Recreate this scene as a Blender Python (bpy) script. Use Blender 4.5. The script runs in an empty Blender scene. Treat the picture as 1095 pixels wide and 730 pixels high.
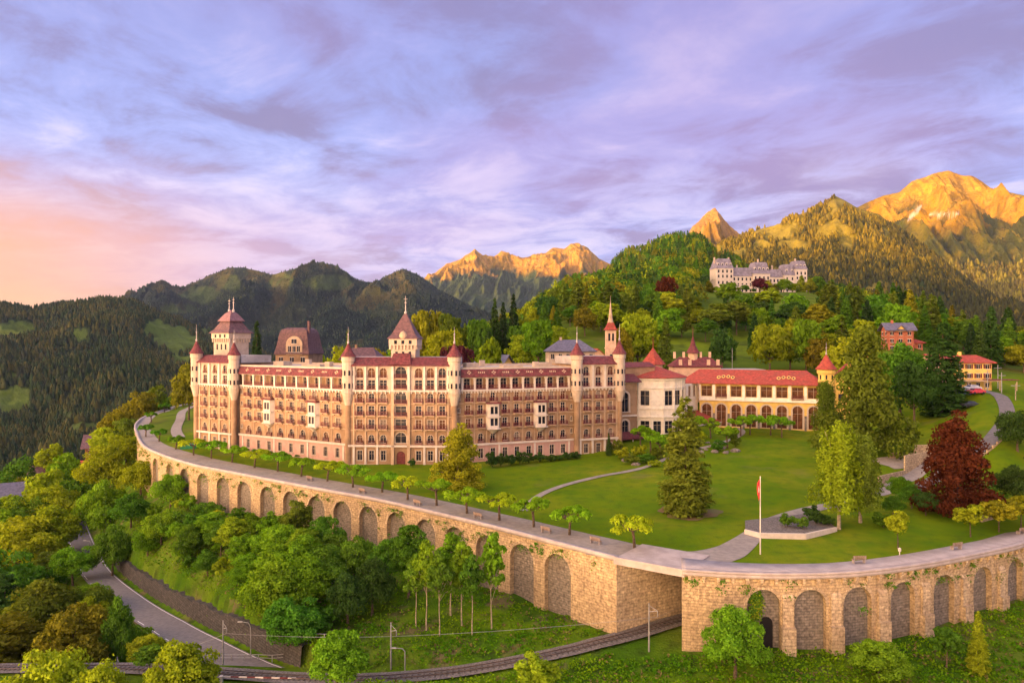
import bpy, bmesh, math, random
import numpy as np
from mathutils import Vector, Matrix
R = math.radians
# ------------------------------------------------------------------ camera, sky, sun, exposure
scene = bpy.context.scene
col = scene.collection
F, CX, CY, EYE = 800.0, 547.5, 365.0, 30.0
cd = bpy.data.cameras.new("camera"); cam = bpy.data.objects.new("camera", cd); col.objects.link(cam)
cam.location = (0, 0, EYE); cam.rotation_euler = (R(90), 0, 0)
cd.sensor_width = 36; cd.lens = 36*F/1095; cd.clip_start = 1; cd.clip_end = 60000
scene.camera = cam
SUN = Vector((-0.84, -0.54, 0.0)).normalized(); SUN_EL = R(10)
SUNV = Vector((SUN.x*math.cos(SUN_EL), SUN.y*math.cos(SUN_EL), math.sin(SUN_EL)))
world = bpy.data.worlds.new("World"); scene.world = world; world.use_nodes = True
wt = world.node_tree; wt.nodes.clear()
def wn(t, **k):
    n = wt.nodes.new(t)
    for a, b in k.items(): setattr(n, a, b)
    return n
def wmath(op, a, b=None, c=None, clamp=False):
    n = wn('ShaderNodeMath', operation=op); n.use_clamp = clamp
    for i, v in enumerate((a, b, c)):
        if v is None: continue
        if isinstance(v, (int, float)): n.inputs[i].default_value = v
        else: wt.links.new(v, n.inputs[i])
    return n.outputs[0]
def wmix(f, a, b):
    n = wn('ShaderNodeMix', data_type='RGBA'); n.clamp_factor = True
    for i, v in ((0, f), (6, a), (7, b)):
        if isinstance(v, (int, float)): n.inputs[i].default_value = v
        elif isinstance(v, tuple): n.inputs[i].default_value = v + (1,)
        else: wt.links.new(v, n.inputs[i])
    return n.outputs[2]
sky = wn('ShaderNodeTexSky', sky_type='NISHITA'); sky.sun_disc = False
sky.sun_elevation = SUN_EL; sky.sun_rotation = math.atan2(SUNV.x, SUNV.y)
tc = wn('ShaderNodeTexCoord'); sp = wn('ShaderNodeSeparateXYZ'); wt.links.new(tc.outputs['Generated'], sp.inputs[0])
X_, Y_, Z_ = sp.outputs
zz = wmath('MAXIMUM', Z_, 0.0)
den = wmath('ADD', zz, 0.10)
cu = wmath('DIVIDE', X_, den); cv = wmath('DIVIDE', Y_, den)
def cloud(su, sv, rot, scale, detail, rough, dist, off):
    c = wn('ShaderNodeCombineXYZ'); wt.links.new(cu, c.inputs[0]); wt.links.new(cv, c.inputs[1]); c.inputs[2].default_value = off
    r = wn('ShaderNodeMapping'); wt.links.new(c.outputs[0], r.inputs[0]); r.inputs['Rotation'].default_value = (0, 0, rot)
    m = wn('ShaderNodeMapping'); wt.links.new(r.outputs[0], m.inputs[0]); m.inputs['Scale'].default_value = (su, sv, 1)
    n = wn('ShaderNodeTexNoise'); wt.links.new(m.outputs[0], n.inputs['Vector'])
    n.inputs['Scale'].default_value = scale; n.inputs['Detail'].default_value = detail
    n.inputs['Roughness'].default_value = rough; n.inputs['Distortion'].default_value = dist
    return n.outputs['Fac']
def ramp(v, lo, hi):
    n = wn('ShaderNodeMapRange', interpolation_type='SMOOTHSTEP'); wt.links.new(v, n.inputs[0])
    n.inputs[1].default_value = lo; n.inputs[2].default_value = hi
    return n.outputs[0]
n1 = cloud(1.0, 0.8, R(-20), 0.75, 10, 0.56, 0.25, 3.1)      # big masses
n2 = cloud(1.0, 0.75, R(-30), 2.3, 11, 0.62, 0.4, 8.7)      # streaks
n3 = cloud(1.0, 0.7, R(10), 0.45, 4, 0.5, 0.3, 21.0)
mass = wmath('ADD', wmath('MULTIPLY', n1, 0.52), wmath('MULTIPLY', n2, 0.48))
S10 = 7.7; WEST = 88.0; ZEN = 9.0
def c10(r, g, b): return (r*S10, g*S10, b*S10)
cl = wmix(ramp(mass, 0.395, 0.50), c10(.225, .20, .38), c10(.30, .36, .74))
cl = wmix(ramp(mass, 0.48, 0.63), cl, c10(.66, .60, .86))
cl = wmix(wmath('MULTIPLY', ramp(n3, 0.46, 0.66), 0.45), cl, c10(.42, .25, .50))
low = ramp(zz, 0.30, 0.06)
cl = wmix(wmath('MULTIPLY', wmath('MULTIPLY', low, ramp(n2, .38, .62)), 0.55), cl, c10(.80, .70, .82))
cl = wmix(wmath('MULTIPLY', ramp(zz, .20, .46), .45), cl, c10(.22, .20, .46))
# sunset glow low on the left
az = wmath('ARCTAN2', X_, Y_)
gl = wmath('MULTIPLY', ramp(az, -0.26, -0.66), ramp(wmath('ADD', zz, wmath('MULTIPLY', wmath('SUBTRACT', n2, .5), .10)), 0.23, 0.085))
back = wmath('SUBTRACT', 1.0, ramp(wmath('ABSOLUTE', az), 1.3, 2.2))
pink = ramp(az, 0.15, -0.5)
pl = wmath('MULTIPLY', pink, ramp(wmath('ADD', zz, wmath('MULTIPLY', wmath('SUBTRACT', n2, .5), .14)), 0.26, 0.07))
cl = wmix(wmath('MULTIPLY', pl, .60), cl, c10(.66, .40, .52))
cl = wmix(wmath('MULTIPLY', gl, .95), cl, c10(.86, .37, .14))
hot = wmath('MULTIPLY', ramp(az, -0.35, -0.60), ramp(zz, 0.085, 0.03))
cl = wmix(wmath('MULTIPLY', hot, .55), cl, c10(.88, .50, .18))
# bright western sky behind the camera (the sun stands there) and brighter cloud overhead
sd_ = wmath('ADD', wmath('MULTIPLY', X_, SUN.x), wmath('MULTIPLY', Y_, SUN.y+.0))
west = wmath('MULTIPLY', ramp(sd_, 0.2, 0.85), ramp(zz, 0.75, 0.25))
cl = wmix(wmath('MULTIPLY', west, .95), cl, (WEST*1.0, WEST*.62, WEST*.35))
zen = ramp(Z_, 0.48, 0.85)
cl = wmix(wmath('MULTIPLY', zen, .8), cl, (ZEN*.92, ZEN*.84, ZEN*1.0))
out = wmix(0.93, sky.outputs[0], cl)
bg = wn('ShaderNodeBackground'); wt.links.new(out, bg.inputs[0]); bg.inputs[1].default_value = 0.1
wo = wn('ShaderNodeOutputWorld'); wt.links.new(bg.outputs[0], wo.inputs[0])
ld = bpy.data.lights.new("sun", 'SUN'); sun = bpy.data.objects.new("sun", ld); col.objects.link(sun)
ld.energy = 5.0; ld.angle = R(1.2); ld.color = (1.0, 0.49, 0.11)
sun.rotation_euler = SUNV.to_track_quat('Z', 'Y').to_euler(); sun.location = (-300, -300, 400)
scene.view_settings.view_transform = 'Standard'; scene.view_settings.look = 'None'
scene.view_settings.exposure = 0.86; scene.view_settings.gamma = 1.0
scene.render.engine = 'CYCLES'
scene.cycles.max_bounces = 5; scene.cycles.diffuse_bounces = 3; scene.cycles.glossy_bounces = 2
scene.cycles.transmission_bounces = 3; scene.cycles.transparent_max_bounces = 4
scene.cycles.use_denoising = True

rng = np.random.default_rng(7); random.seed(7)
def P(px, py, D): return ((px-CX)/F*D, D, EYE-(py-CY)/F*D)
def G(px, py, z):
    D = F*(EYE-z)/(py-CY); return ((px-CX)/F*D, D, z)
def pix(x, y, z): return (CX+F*x/y, CY+F*(EYE-z)/y)

# ------------------------------------------------------------------ tags
def tag(o, label=None, cat=None, group=None, kind=None):
    if label: o['label'] = label
    if cat: o['category'] = cat
    if group: o['group'] = group
    if kind: o['kind'] = kind
    return o
def empty(name, loc, rz=0, **k):
    o = bpy.data.objects.new(name, None); col.objects.link(o); o.location = loc; o.rotation_euler = (0, 0, rz)
    o.empty_display_size = 0.5
    return tag(o, **k)
def copy_tree(o, parent=None):
    c = o.copy(); col.objects.link(c)
    if parent: c.parent = parent
    for ch in o.children: copy_tree(ch, c)
    return c

# ------------------------------------------------------------------ materials
def mat(name, base, rough=0.8, var=0.15, scale=1.0, bump=0.0, bscale=8.0, base2=None, lo=.4, hi=.6, spec=0.3, metal=0.0,
        coord='Object', detail=6, extra=None):
    m = bpy.data.materials.new(name); m.use_nodes = True
    nt = m.node_tree; N = nt.nodes; b = N['Principled BSDF']
    b.inputs['Roughness'].default_value = rough; b.inputs['Specular IOR Level'].default_value = spec
    b.inputs['Metallic'].default_value = metal
    t = N.new('ShaderNodeTexCoord')
    src = t.outputs[coord]
    n = N.new('ShaderNodeTexNoise'); n.inputs['Scale'].default_value = scale; n.inputs['Detail'].default_value = detail
    n.inputs['Roughness'].default_value = .6
    nt.links.new(src, n.inputs['Vector'])
    mr = N.new('ShaderNodeMapRange'); mr.inputs[1].default_value = lo; mr.inputs[2].default_value = hi
    nt.links.new(n.outputs['Fac'], mr.inputs[0])
    mx = N.new('ShaderNodeMix'); mx.data_type = 'RGBA'; nt.links.new(mr.outputs[0], mx.inputs[0])
    b2 = base2 or tuple(min(1, c*(1+var)) for c in base)
    b1 = base if base2 else tuple(c*(1-var) for c in base)
    mx.inputs[6].default_value = tuple(b1)+(1,); mx.inputs[7].default_value = tuple(b2)+(1,)
    res = mx.outputs[2]
    if extra: res = extra(nt, N, src, res)
    nt.links.new(res, b.inputs['Base Color'])
    if bump:
        n2 = N.new('ShaderNodeTexNoise'); n2.inputs['Scale'].default_value = bscale; n2.inputs['Detail'].default_value = 5
        nt.links.new(src, n2.inputs['Vector'])
        bp = N.new('ShaderNodeBump'); bp.inputs['Strength'].default_value = bump; bp.inputs['Distance'].default_value = 0.3
        nt.links.new(n2.outputs['Fac'], bp.inputs['Height']); nt.links.new(bp.outputs[0], b.inputs['Normal'])
    return m
def noise_over(colr, scale, lo, hi, fac=1.0, coord=None, sc=(1, 1, 1)):
    def f(nt, N, src, res):
        if coord: src = N.new('ShaderNodeTexCoord').outputs[coord]
        mp = N.new('ShaderNodeMapping'); mp.inputs['Scale'].default_value = sc; nt.links.new(src, mp.inputs[0])
        n = N.new('ShaderNodeTexNoise'); n.inputs['Scale'].default_value = scale; n.inputs['Detail'].default_value = 7
        nt.links.new(mp.outputs[0], n.inputs['Vector'])
        mr = N.new('ShaderNodeMapRange'); mr.inputs[1].default_value = lo; mr.inputs[2].default_value = hi; mr.inputs[4].default_value = fac
        nt.links.new(n.outputs['Fac'], mr.inputs[0])
        mx = N.new('ShaderNodeMix'); mx.data_type = 'RGBA'; nt.links.new(mr.outputs[0], mx.inputs[0])
        nt.links.new(res, mx.inputs[6]); mx.inputs[7].default_value = tuple(colr)+(1,)
        return mx.outputs[2]
    return f
def chain(*fs):
    def f(nt, N, src, res):
        for g in fs: res = g(nt, N, src, res)
        return res
    return f
def stone(name, c1, c2, cm, bw=.9, bh=.38, stain=None, coord='UV', mort=.035):
    m = bpy.data.materials.new(name); m.use_nodes = True
    nt = m.node_tree; N = nt.nodes; b = N['Principled BSDF']; b.inputs['Roughness'].default_value = .9; b.inputs['Specular IOR Level'].default_value = .2
    t = N.new('ShaderNodeTexCoord')
    nz = N.new('ShaderNodeTexNoise'); nz.inputs['Scale'].default_value = 1.1; nz.inputs['Detail'].default_value = 3
    nt.links.new(t.outputs[coord], nz.inputs['Vector'])
    ad = N.new('ShaderNodeMix'); ad.data_type = 'RGBA'; ad.blend_type = 'LINEAR_LIGHT'; ad.inputs[0].default_value = .12
    nt.links.new(t.outputs[coord], ad.inputs[6]); nt.links.new(nz.outputs['Color'], ad.inputs[7])
    br = N.new('ShaderNodeTexBrick'); nt.links.new(ad.outputs[2], br.inputs['Vector'])
    br.inputs['Scale'].default_value = 1; br.inputs['Brick Width'].default_value = bw; br.inputs['Row Height'].default_value = bh
    br.inputs['Mortar Size'].default_value = mort; br.inputs['Bias'].default_value = 0
    br.inputs['Color1'].default_value = tuple(c1)+(1,); br.inputs['Color2'].default_value = tuple(c2)+(1,); br.inputs['Mortar'].default_value = tuple(cm)+(1,)
    res = br.outputs['Color']
    n = N.new('ShaderNodeTexNoise'); n.inputs['Scale'].default_value = .35; n.inputs['Detail'].default_value = 9; n.inputs['Roughness'].default_value = .7
    mps = N.new('ShaderNodeMapping'); mps.inputs['Scale'].default_value = (1.6, .55, 1); nt.links.new(t.outputs[coord], mps.inputs[0]); nt.links.new(mps.outputs[0], n.inputs['Vector'])
    mr = N.new('ShaderNodeMapRange'); mr.inputs[1].default_value = .42; mr.inputs[2].default_value = .68; mr.inputs[4].default_value = .75
    nt.links.new(n.outputs['Fac'], mr.inputs[0])
    mx = N.new('ShaderNodeMix'); mx.data_type = 'RGBA'; nt.links.new(mr.outputs[0], mx.inputs[0]); nt.links.new(res, mx.inputs[6])
    mx.inputs[7].default_value = tuple(stain or (c*.45 for c in c1))+(1,)
    n4 = N.new('ShaderNodeTexNoise'); n4.inputs['Scale'].default_value = 2.2; n4.inputs['Detail'].default_value = 6
    nt.links.new(t.outputs[coord], n4.inputs['Vector'])
    hs = N.new('ShaderNodeHueSaturation'); nt.links.new(mx.outputs[2], hs.inputs['Color'])
    m4 = N.new('ShaderNodeMapRange'); m4.inputs[1].default_value = .3; m4.inputs[2].default_value = .7; m4.inputs[3].default_value = .6; m4.inputs[4].default_value = 1.4
    nt.links.new(n4.outputs['Fac'], m4.inputs[0]); nt.links.new(m4.outputs[0], hs.inputs['Value'])
    nt.links.new(hs.outputs[0], b.inputs['Base Color'])
    bp = N.new('ShaderNodeBump'); bp.inputs['Strength'].default_value = .8; bp.inputs['Distance'].default_value = .12
    mm = N.new('ShaderNodeMath'); mm.operation = 'SUBTRACT'; nt.links.new(n4.outputs['Fac'], mm.inputs[0]); nt.links.new(br.outputs['Fac'], mm.inputs[1])
    nt.links.new(mm.outputs[0], bp.inputs['Height']); nt.links.new(bp.outputs[0], b.inputs['Normal'])
    return m
def attr_mat(name, attr='col', rough=.95, nscale=.05, namp=.35, bump=0, bscale=.05, bdist=6, trans=0):
    m = bpy.data.materials.new(name); m.use_nodes = True
    nt = m.node_tree; N = nt.nodes; b = N['Principled BSDF']; b.inputs['Roughness'].default_value = rough; b.inputs['Specular IOR Level'].default_value = .1
    a = N.new('ShaderNodeAttribute'); a.attribute_name = attr
    g = N.new('ShaderNodeNewGeometry')
    n = N.new('ShaderNodeTexNoise'); n.inputs['Scale'].default_value = nscale; n.inputs['Detail'].default_value = 9; n.inputs['Roughness'].default_value = .65
    nt.links.new(g.outputs['Position'], n.inputs['Vector'])
    mr = N.new('ShaderNodeMapRange'); mr.inputs[1].default_value = .3; mr.inputs[2].default_value = .7
    mr.inputs[3].default_value = 1-namp; mr.inputs[4].default_value = 1+namp; nt.links.new(n.outputs['Fac'], mr.inputs[0])
    hs = N.new('ShaderNodeHueSaturation'); nt.links.new(a.outputs['Color'], hs.inputs['Color']); nt.links.new(mr.outputs[0], hs.inputs['Value'])
    nt.links.new(hs.outputs[0], b.inputs['Base Color'])
    if bump:
        n2 = N.new('ShaderNodeTexNoise'); n2.inputs['Scale'].default_value = bscale; n2.inputs['Detail'].default_value = 10; n2.inputs['Roughness'].default_value = .68
        nt.links.new(g.outputs['Position'], n2.inputs['Vector'])
        bp = N.new('ShaderNodeBump'); bp.inputs['Strength'].default_value = bump; bp.inputs['Distance'].default_value = bdist
        nt.links.new(n2.outputs['Fac'], bp.inputs['Height']); nt.links.new(bp.outputs[0], b.inputs['Normal'])
    return m
def leaf_mat(name, use_attr=False, trans=.3):
    m = bpy.data.materials.new(name); m.use_nodes = True
    nt = m.node_tree; N = nt.nodes; N.clear()
    o = N.new('ShaderNodeOutputMaterial'); d = N.new('ShaderNodeBsdfDiffuse'); tr = N.new('ShaderNodeBsdfTranslucent'); mx = N.new('ShaderNodeMixShader')
    at = N.new('ShaderNodeAttribute'); at.attribute_name = 'tint'
    if use_attr:
        c = N.new('ShaderNodeAttribute'); c.attribute_name = 'col'; colo = c.outputs['Color']; rnd = None
    else:
        c = N.new('ShaderNodeObjectInfo'); colo = c.outputs['Color']; rnd = c.outputs['Random']
    hs = N.new('ShaderNodeHueSaturation'); nt.links.new(colo, hs.inputs['Color'])
    nt.links.new(at.outputs['Fac'], hs.inputs['Value'])
    if rnd:
        mr = N.new('ShaderNodeMapRange'); mr.inputs[3].default_value = .485; mr.inputs[4].default_value = .512; nt.links.new(rnd, mr.inputs[0]); nt.links.new(mr.outputs[0], hs.inputs['Hue'])
    nt.links.new(hs.outputs[0], d.inputs[0]); 
    h2 = N.new('ShaderNodeHueSaturation'); nt.links.new(hs.outputs[0], h2.inputs['Color']); h2.inputs['Value'].default_value = 1.3; h2.inputs['Saturation'].default_value = 1.1
    nt.links.new(h2.outputs[0], tr.inputs[0])
    mx.inputs[0].default_value = trans; nt.links.new(d.outputs[0], mx.inputs[1]); nt.links.new(tr.outputs[0], mx.inputs[2]); nt.links.new(mx.outputs[0], o.inputs[0])
    return m
M = {}
M['leaf'] = leaf_mat('leaf'); M['leaf_stuff'] = leaf_mat('leaf_stuff', True, .2)
M['bark'] = mat('bark', (.11, .075, .045), .95, .35, 3, .6, 10)
M['bark_pale'] = mat('bark_pale', (.30, .24, .16), .9, .3, 3, .4, 10)
M['ochre'] = mat('ochre_plaster', (.31, .195, .112), .9, .20, .35, .15, 5, extra=noise_over((.30, .19, .11), .9, .5, .75, .6))
M['ochre_trim'] = mat('ochre_trim', (.45, .315, .20), .85, .12, .8)
M['cream'] = mat('cream_stucco', (.46, .355, .265), .8, .10, .8, extra=noise_over((.42, .33, .25), 1.2, .55, .8, .5))
M['white'] = mat('white_stone', (.58, .50, .42), .75, .08, 1.0, extra=noise_over((.48, .42, .36), 1.6, .52, .8, .6))
M['pink'] = mat('pink_plaster', (.46, .27, .22), .85, .10, .7, extra=noise_over((.40, .25, .19), 1.1, .52, .8, .6))
M['red_tile'] = mat('red_tile', (.15, .040, .043), .8, .3, 1.6, .3, 14, spec=.15, extra=noise_over((.11, .055, .05), 1.1, .45, .75, .8))
M['red_tile_bright'] = mat('red_tile_bright', (.33, .062, .042), .8, .25, 1.5, .3, 12, spec=.15, extra=chain(noise_over((.24, .065, .045), .5, .45, .7, .8), noise_over((.18, .10, .07), 2.5, .55, .75, .5)))
M['brown_tile'] = mat('brown_tile', (.125, .062, .062), .6, .25, 1.4, .3, 12)
M['slate'] = mat('slate', (.10, .09, .125), .5, .25, 1.2, .2, 10, spec=.4)
M['rail_red'] = mat('dark_red_metal', (.135, .025, .026), .5, .2, 2)
M['glass'] = mat('window_glass', (.022, .024, .034), .15, .6, .5, spec=.10)
M['glass_blind'] = mat('blind_glass', (.20, .155, .12), .5, .3, 1, spec=.1)
M['glass_warm'] = mat('curtained_glass', (.12, .05, .022), .3, .4, .6, spec=.10)
M['sleeper'] = mat('sleeper_wood', (.085, .07, .06), .9, .25, 2)
M['wood'] = mat('wood', (.20, .09, .04), .7, .3, 2)
M['flatroof'] = mat('flat_roof', (.38, .34, .31), .9, .2, .25, extra=noise_over((.20, .18, .16), .5, .5, .7, .7))
M['metal'] = mat('galvanised', (.30, .29, .28), .5, .15, 2, metal=.4)
M['finial'] = mat('finial_metal', (.42, .36, .33), .5, .15, 3)
M['annex_white'] = mat('annex_white', (.76, .68, .56), .75, .08, 1.0)
M['yellow'] = mat('yellow_plaster', (.70, .47, .12), .85, .12, .6, extra=noise_over((.46, .28, .10), 1, .5, .8, .6))
M['peach'] = mat('peach_plaster', (.62, .42, .28), .85, .12, .7)
M['pale_slate'] = mat('pale_slate', (.20, .175, .21), .5, .25, .5)
M['brick'] = mat('red_brick', (.34, .11, .06), .85, .2, 2.2)
M['lawn'] = mat('lawn', (.080, .138, .003), .95, .2, .06, .4, 3, base2=(.130, .180, .004), lo=.35, hi=.65, spec=.02,
    extra=chain(noise_over((.185, .19, .012), .035, .48, .66, .8), noise_over((.070, .145, .004), .22, .42, .66, .75), noise_over((.045, .09, .010), .6, .5, .75, .6), noise_over((.16, .13, .05), .09, .62, .74, .45)))
M['hill'] = mat('meadow_hill', (.06, .10, .012), .95, .2, .02, .5, 1, base2=(.12, .17, .010), lo=.35, hi=.65, spec=.02,
    extra=chain(noise_over((.035, .05, .012), .12, .5, .7, .8), noise_over((.15, .14, .03), .03, .56, .7, .7)))
M['slope'] = mat('rough_slope', (.045, .105, .005), .97, .2, .10, .8, 3, base2=(.095, .165, .007), lo=.4, hi=.6, spec=.02,
    extra=chain(noise_over((.14, .095, .055), .16, .56, .66, .8), noise_over((.02, .03, .008), .5, .5, .7, .7), noise_over((.10, .12, .02), .05, .5, .66, .5)))
M['gravel'] = mat('promenade_gravel', (.26, .225, .19), .95, .12, 1.2, .2, 20, extra=noise_over((.17, .15, .135), .2, .5, .7, .6))
M['concrete'] = mat('pale_concrete', (.38, .32, .29), .85, .12, .6, .1, 20, extra=noise_over((.30, .25, .23), .5, .5, .75, .6))
M['asphalt'] = mat('asphalt', (.15, .135, .13), .9, .15, 1.5, .1, 20, extra=noise_over((.15, .135, .13), .12, .5, .7, .6))
M['paint'] = mat('road_paint', (.75, .72, .68), .7, .1, 3)
M['ballast'] = mat('ballast', (.16, .14, .125), .95, .35, 4, .8, 10)
M['steel'] = mat('rail_steel', (.22, .17, .15), .4, .15, 3, metal=.7)
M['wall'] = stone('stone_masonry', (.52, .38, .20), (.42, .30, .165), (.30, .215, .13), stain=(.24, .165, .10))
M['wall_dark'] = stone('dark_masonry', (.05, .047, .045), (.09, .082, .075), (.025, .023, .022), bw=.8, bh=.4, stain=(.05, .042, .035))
M['wall_pale'] = stone('pier_masonry', (.55, .42, .25), (.45, .33, .20), (.32, .24, .15), bw=.8, bh=.42, stain=(.26, .18, .11))
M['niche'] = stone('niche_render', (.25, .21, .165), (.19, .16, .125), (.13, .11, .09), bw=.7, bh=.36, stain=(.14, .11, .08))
M['rock'] = mat('boulder', (.20, .165, .14), .9, .3, 1.5, .6, 4)
M['frame'] = mat('window_frame', (.50, .40, .31), .7, .08, 2)
M['slate_red'] = mat('violet_tile', (.20, .10, .105), .6, .2, 1.4)
M['soil'] = mat('bare_soil', (.17, .095, .045), .95, .3, .8, base2=(.12, .12, .03))
M['wood_pale'] = mat('bench_wood', (.27, .18, .12), .8, .2, 4)
M['leafy'] = leaf_mat('shrub_leaf')
# ------------------------------------------------------------------ mesh builders
def np_mesh(name, V, Fc, mats, parent=None, attrs=None, mi=None, smooth=False, link=True, uv=None):
    """V (n,3); Fc (m,k) constant k"""
    me = bpy.data.meshes.new(name); V = np.asarray(V, np.float32); Fc = np.asarray(Fc, np.int32)
    me.vertices.add(len(V)); me.vertices.foreach_set('co', V.ravel())
    k = Fc.shape[1]; me.loops.add(Fc.size); me.loops.foreach_set('vertex_index', Fc.ravel())
    me.polygons.add(len(Fc)); me.polygons.foreach_set('loop_start', np.arange(0, Fc.size, k, dtype=np.int32))
    if mi is not None: me.polygons.foreach_set('material_index', np.asarray(mi, np.int32))
    if smooth: me.polygons.foreach_set('use_smooth', np.ones(len(Fc), bool))
    for m in mats: me.materials.append(m)
    me.update(calc_edges=True)
    if uv is not None:
        l = me.uv_layers.new(name='UVMap'); l.data.foreach_set('uv', np.asarray(uv, np.float32)[Fc.ravel()].ravel())
    for an, (ty, data) in (attrs or {}).items():
        if ty == 'C':
            a = me.color_attributes.new(an, 'FLOAT_COLOR', 'POINT'); d = np.ones((len(V), 4), np.float32); d[:, :3] = data
            a.data.foreach_set('color', d.ravel())
        else:
            a = me.attributes.new(an, 'FLOAT', 'POINT'); a.data.foreach_set('value', np.asarray(data, np.float32))
    if not link: return me
    o = bpy.data.objects.new(name, me); col.objects.link(o)
    if parent: o.parent = parent
    return o
class MB:
    def __init__(s, o=(0, 0, 0), t=(1, 0)):
        s.v = []; s.f = []; s.m = []; s.uv = {}; s.fr(o, t)
    def fr(s, o, t):
        l = math.hypot(*t[:2]); s.o = o; s.t = (t[0]/l, t[1]/l); s.n = (s.t[1], -s.t[0]); return s
    def pt(s, u, d, z): return (s.o[0]+s.t[0]*u+s.n[0]*d, s.o[1]+s.t[1]*u+s.n[1]*d, s.o[2]+z)
    def face(s, pts, m=0, raw=False):
        i = len(s.v); s.v += [p if raw else s.pt(*p) for p in pts]; s.f.append(tuple(range(i, i+len(pts)))); s.m.append(m)
    def box(s, u0, u1, d0, d1, z0, z1, m=0, taper=0):
        a = taper
        lo = [(u0, d0, z0), (u1, d0, z0), (u1, d1, z0), (u0, d1, z0)]
        hi = [(u0+a, d0+a, z1), (u1-a, d0+a, z1), (u1-a, d1-a, z1), (u0+a, d1-a, z1)]
        i = len(s.v); s.v += [s.pt(*p) for p in lo+hi]
        for f in ((3, 2, 1, 0), (4, 5, 6, 7), (0, 1, 5, 4), (1, 2, 6, 5), (2, 3, 7, 6), (3, 0, 4, 7)):
            s.f.append(tuple(i+k for k in f)); s.m.append(m)
    def lathe(s, u, d, prof, n=16, m=0, a0=0.0, a1=2*math.pi, cap=True, sq=False):
        """prof list of (r,z) bottom->top; mats optional third"""
        full = abs(a1-a0-2*math.pi) < 1e-6; k = n if full else n+1
        i = len(s.v)
        for pr in prof:
            for j in range(k):
                a = a0+(a1-a0)*j/n; r = pr[0]
                s.v.append(s.pt(u+r*math.cos(a), d+r*math.sin(a), pr[1]))
        for q in range(len(prof)-1):
            mm = prof[q][2] if len(prof[q]) > 2 else m
            for j in range(n):
                j2 = (j+1) % k
                s.f.append((i+q*k+j, i+q*k+j2, i+(q+1)*k+j2, i+(q+1)*k+j)); s.m.append(mm)
        if cap:
            s.f.append(tuple(i+(len(prof)-1)*k+j for j in range(k))); s.m.append(prof[-1][2] if len(prof[-1]) > 2 else m)
            s.f.append(tuple(i+j for j in reversed(range(k)))); s.m.append(prof[0][2] if len(prof[0]) > 2 else m)
    def pyr(s, u0, u1, d0, d1, prof, m=0):
        """square roof, prof list (inset fraction 0..1, z)"""
        uc, dc = (u0+u1)/2, (d0+d1)/2; i = len(s.v)
        for fr_, z in prof:
            k = 1-fr_
            for (a, b) in ((u0, d0), (u1, d0), (u1, d1), (u0, d1)): s.v.append(s.pt(uc+(a-uc)*k, dc+(b-dc)*k, z))
        for q in range(len(prof)-1):
            for j in range(4): s.f.append((i+q*4+j, i+q*4+(j+1) % 4, i+q*4+4+(j+1) % 4, i+q*4+4+j)); s.m.append(m)
        s.f.append((i+3, i+2, i+1, i)); s.m.append(m)
        q = len(prof)-1; s.f.append((i+q*4, i+q*4+1, i+q*4+2, i+q*4+3)); s.m.append(m)
    def gable(s, u0, u1, d0, d1, z0, z1, ov=.5, m=0, th=.25, hip=0, axis='u', gm=None):
        """roof; ridge along u by default"""
        if axis == 'u':
            dc = (d0+d1)/2; A = [(u0-ov, d1+ov, z0), (u1+ov, d1+ov, z0), (u1+ov-hip, dc, z1), (u0-ov+hip, dc, z1), (u0-ov, d0-ov, z0), (u1+ov, d0-ov, z0)]
            g = [(u0, d1, z0), (u0, d0, z0), (u0, dc, z1-.3)], [(u1, d0, z0), (u1, d1, z0), (u1, dc, z1-.3)]
        else:
            uc = (u0+u1)/2; A = [(u1+ov, d1+ov, z0), (u1+ov, d0-ov, z0), (uc, d0-ov+hip, z1), (uc, d1+ov-hip, z1), (u0-ov, d1+ov, z0), (u0-ov, d0-ov, z0)]
            g = [(u0, d1, z0), (u1, d1, z0), (uc, d1, z1-.3)], [(u1, d0, z0), (u0, d0, z0), (uc, d0, z1-.3)]
        for dz in (0, -th):
            B = [(p[0], p[1], p[2]+dz) for p in A]
            s.face([B[0], B[1], B[2], B[3]], m); s.face([B[5], B[4], B[3], B[2]], m)
            if hip:
                s.face([B[4], B[0], B[3]], m); s.face([B[1], B[5], B[2]], m)
        for a, b in ((0, 1), (4, 5), (0, 3), (3, 4), (1, 2), (2, 5)):
            s.face([A[a], A[b], (A[b][0], A[b][1], A[b][2]-th), (A[a][0], A[a][1], A[a][2]-th)], m)
        if not hip and gm is not None:
            for t3 in g: s.face(t3, gm)
    def tube(s, pts, r, n=6, m=0, raw=True, cap=True):
        pts = [Vector(p) if raw else Vector(s.pt(*p)) for p in pts]
        if isinstance(r, (int, float)): r = [r]*len(pts)
        i = len(s.v); up = Vector((0, 0, 1))
        for q, p in enumerate(pts):
            d = (pts[min(q+1, len(pts)-1)]-pts[max(q-1, 0)]).normalized()
            a = d.cross(up if abs(d.z) < .95 else Vector((1, 0, 0))).normalized(); b = d.cross(a)
            for j in range(n):
                t = 2*math.pi*j/n; s.v.append(tuple(p+(a*math.cos(t)+b*math.sin(t))*r[q]))
        for q in range(len(pts)-1):
            for j in range(n): s.f.append((i+q*n+j, i+q*n+(j+1) % n, i+(q+1)*n+(j+1) % n, i+(q+1)*n+j)); s.m.append(m)
        if cap:
            s.f.append(tuple(i+j for j in range(n))); s.m.append(m); s.f.append(tuple(i+(len(pts)-1)*n+j for j in reversed(range(n)))); s.m.append(m)
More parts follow.
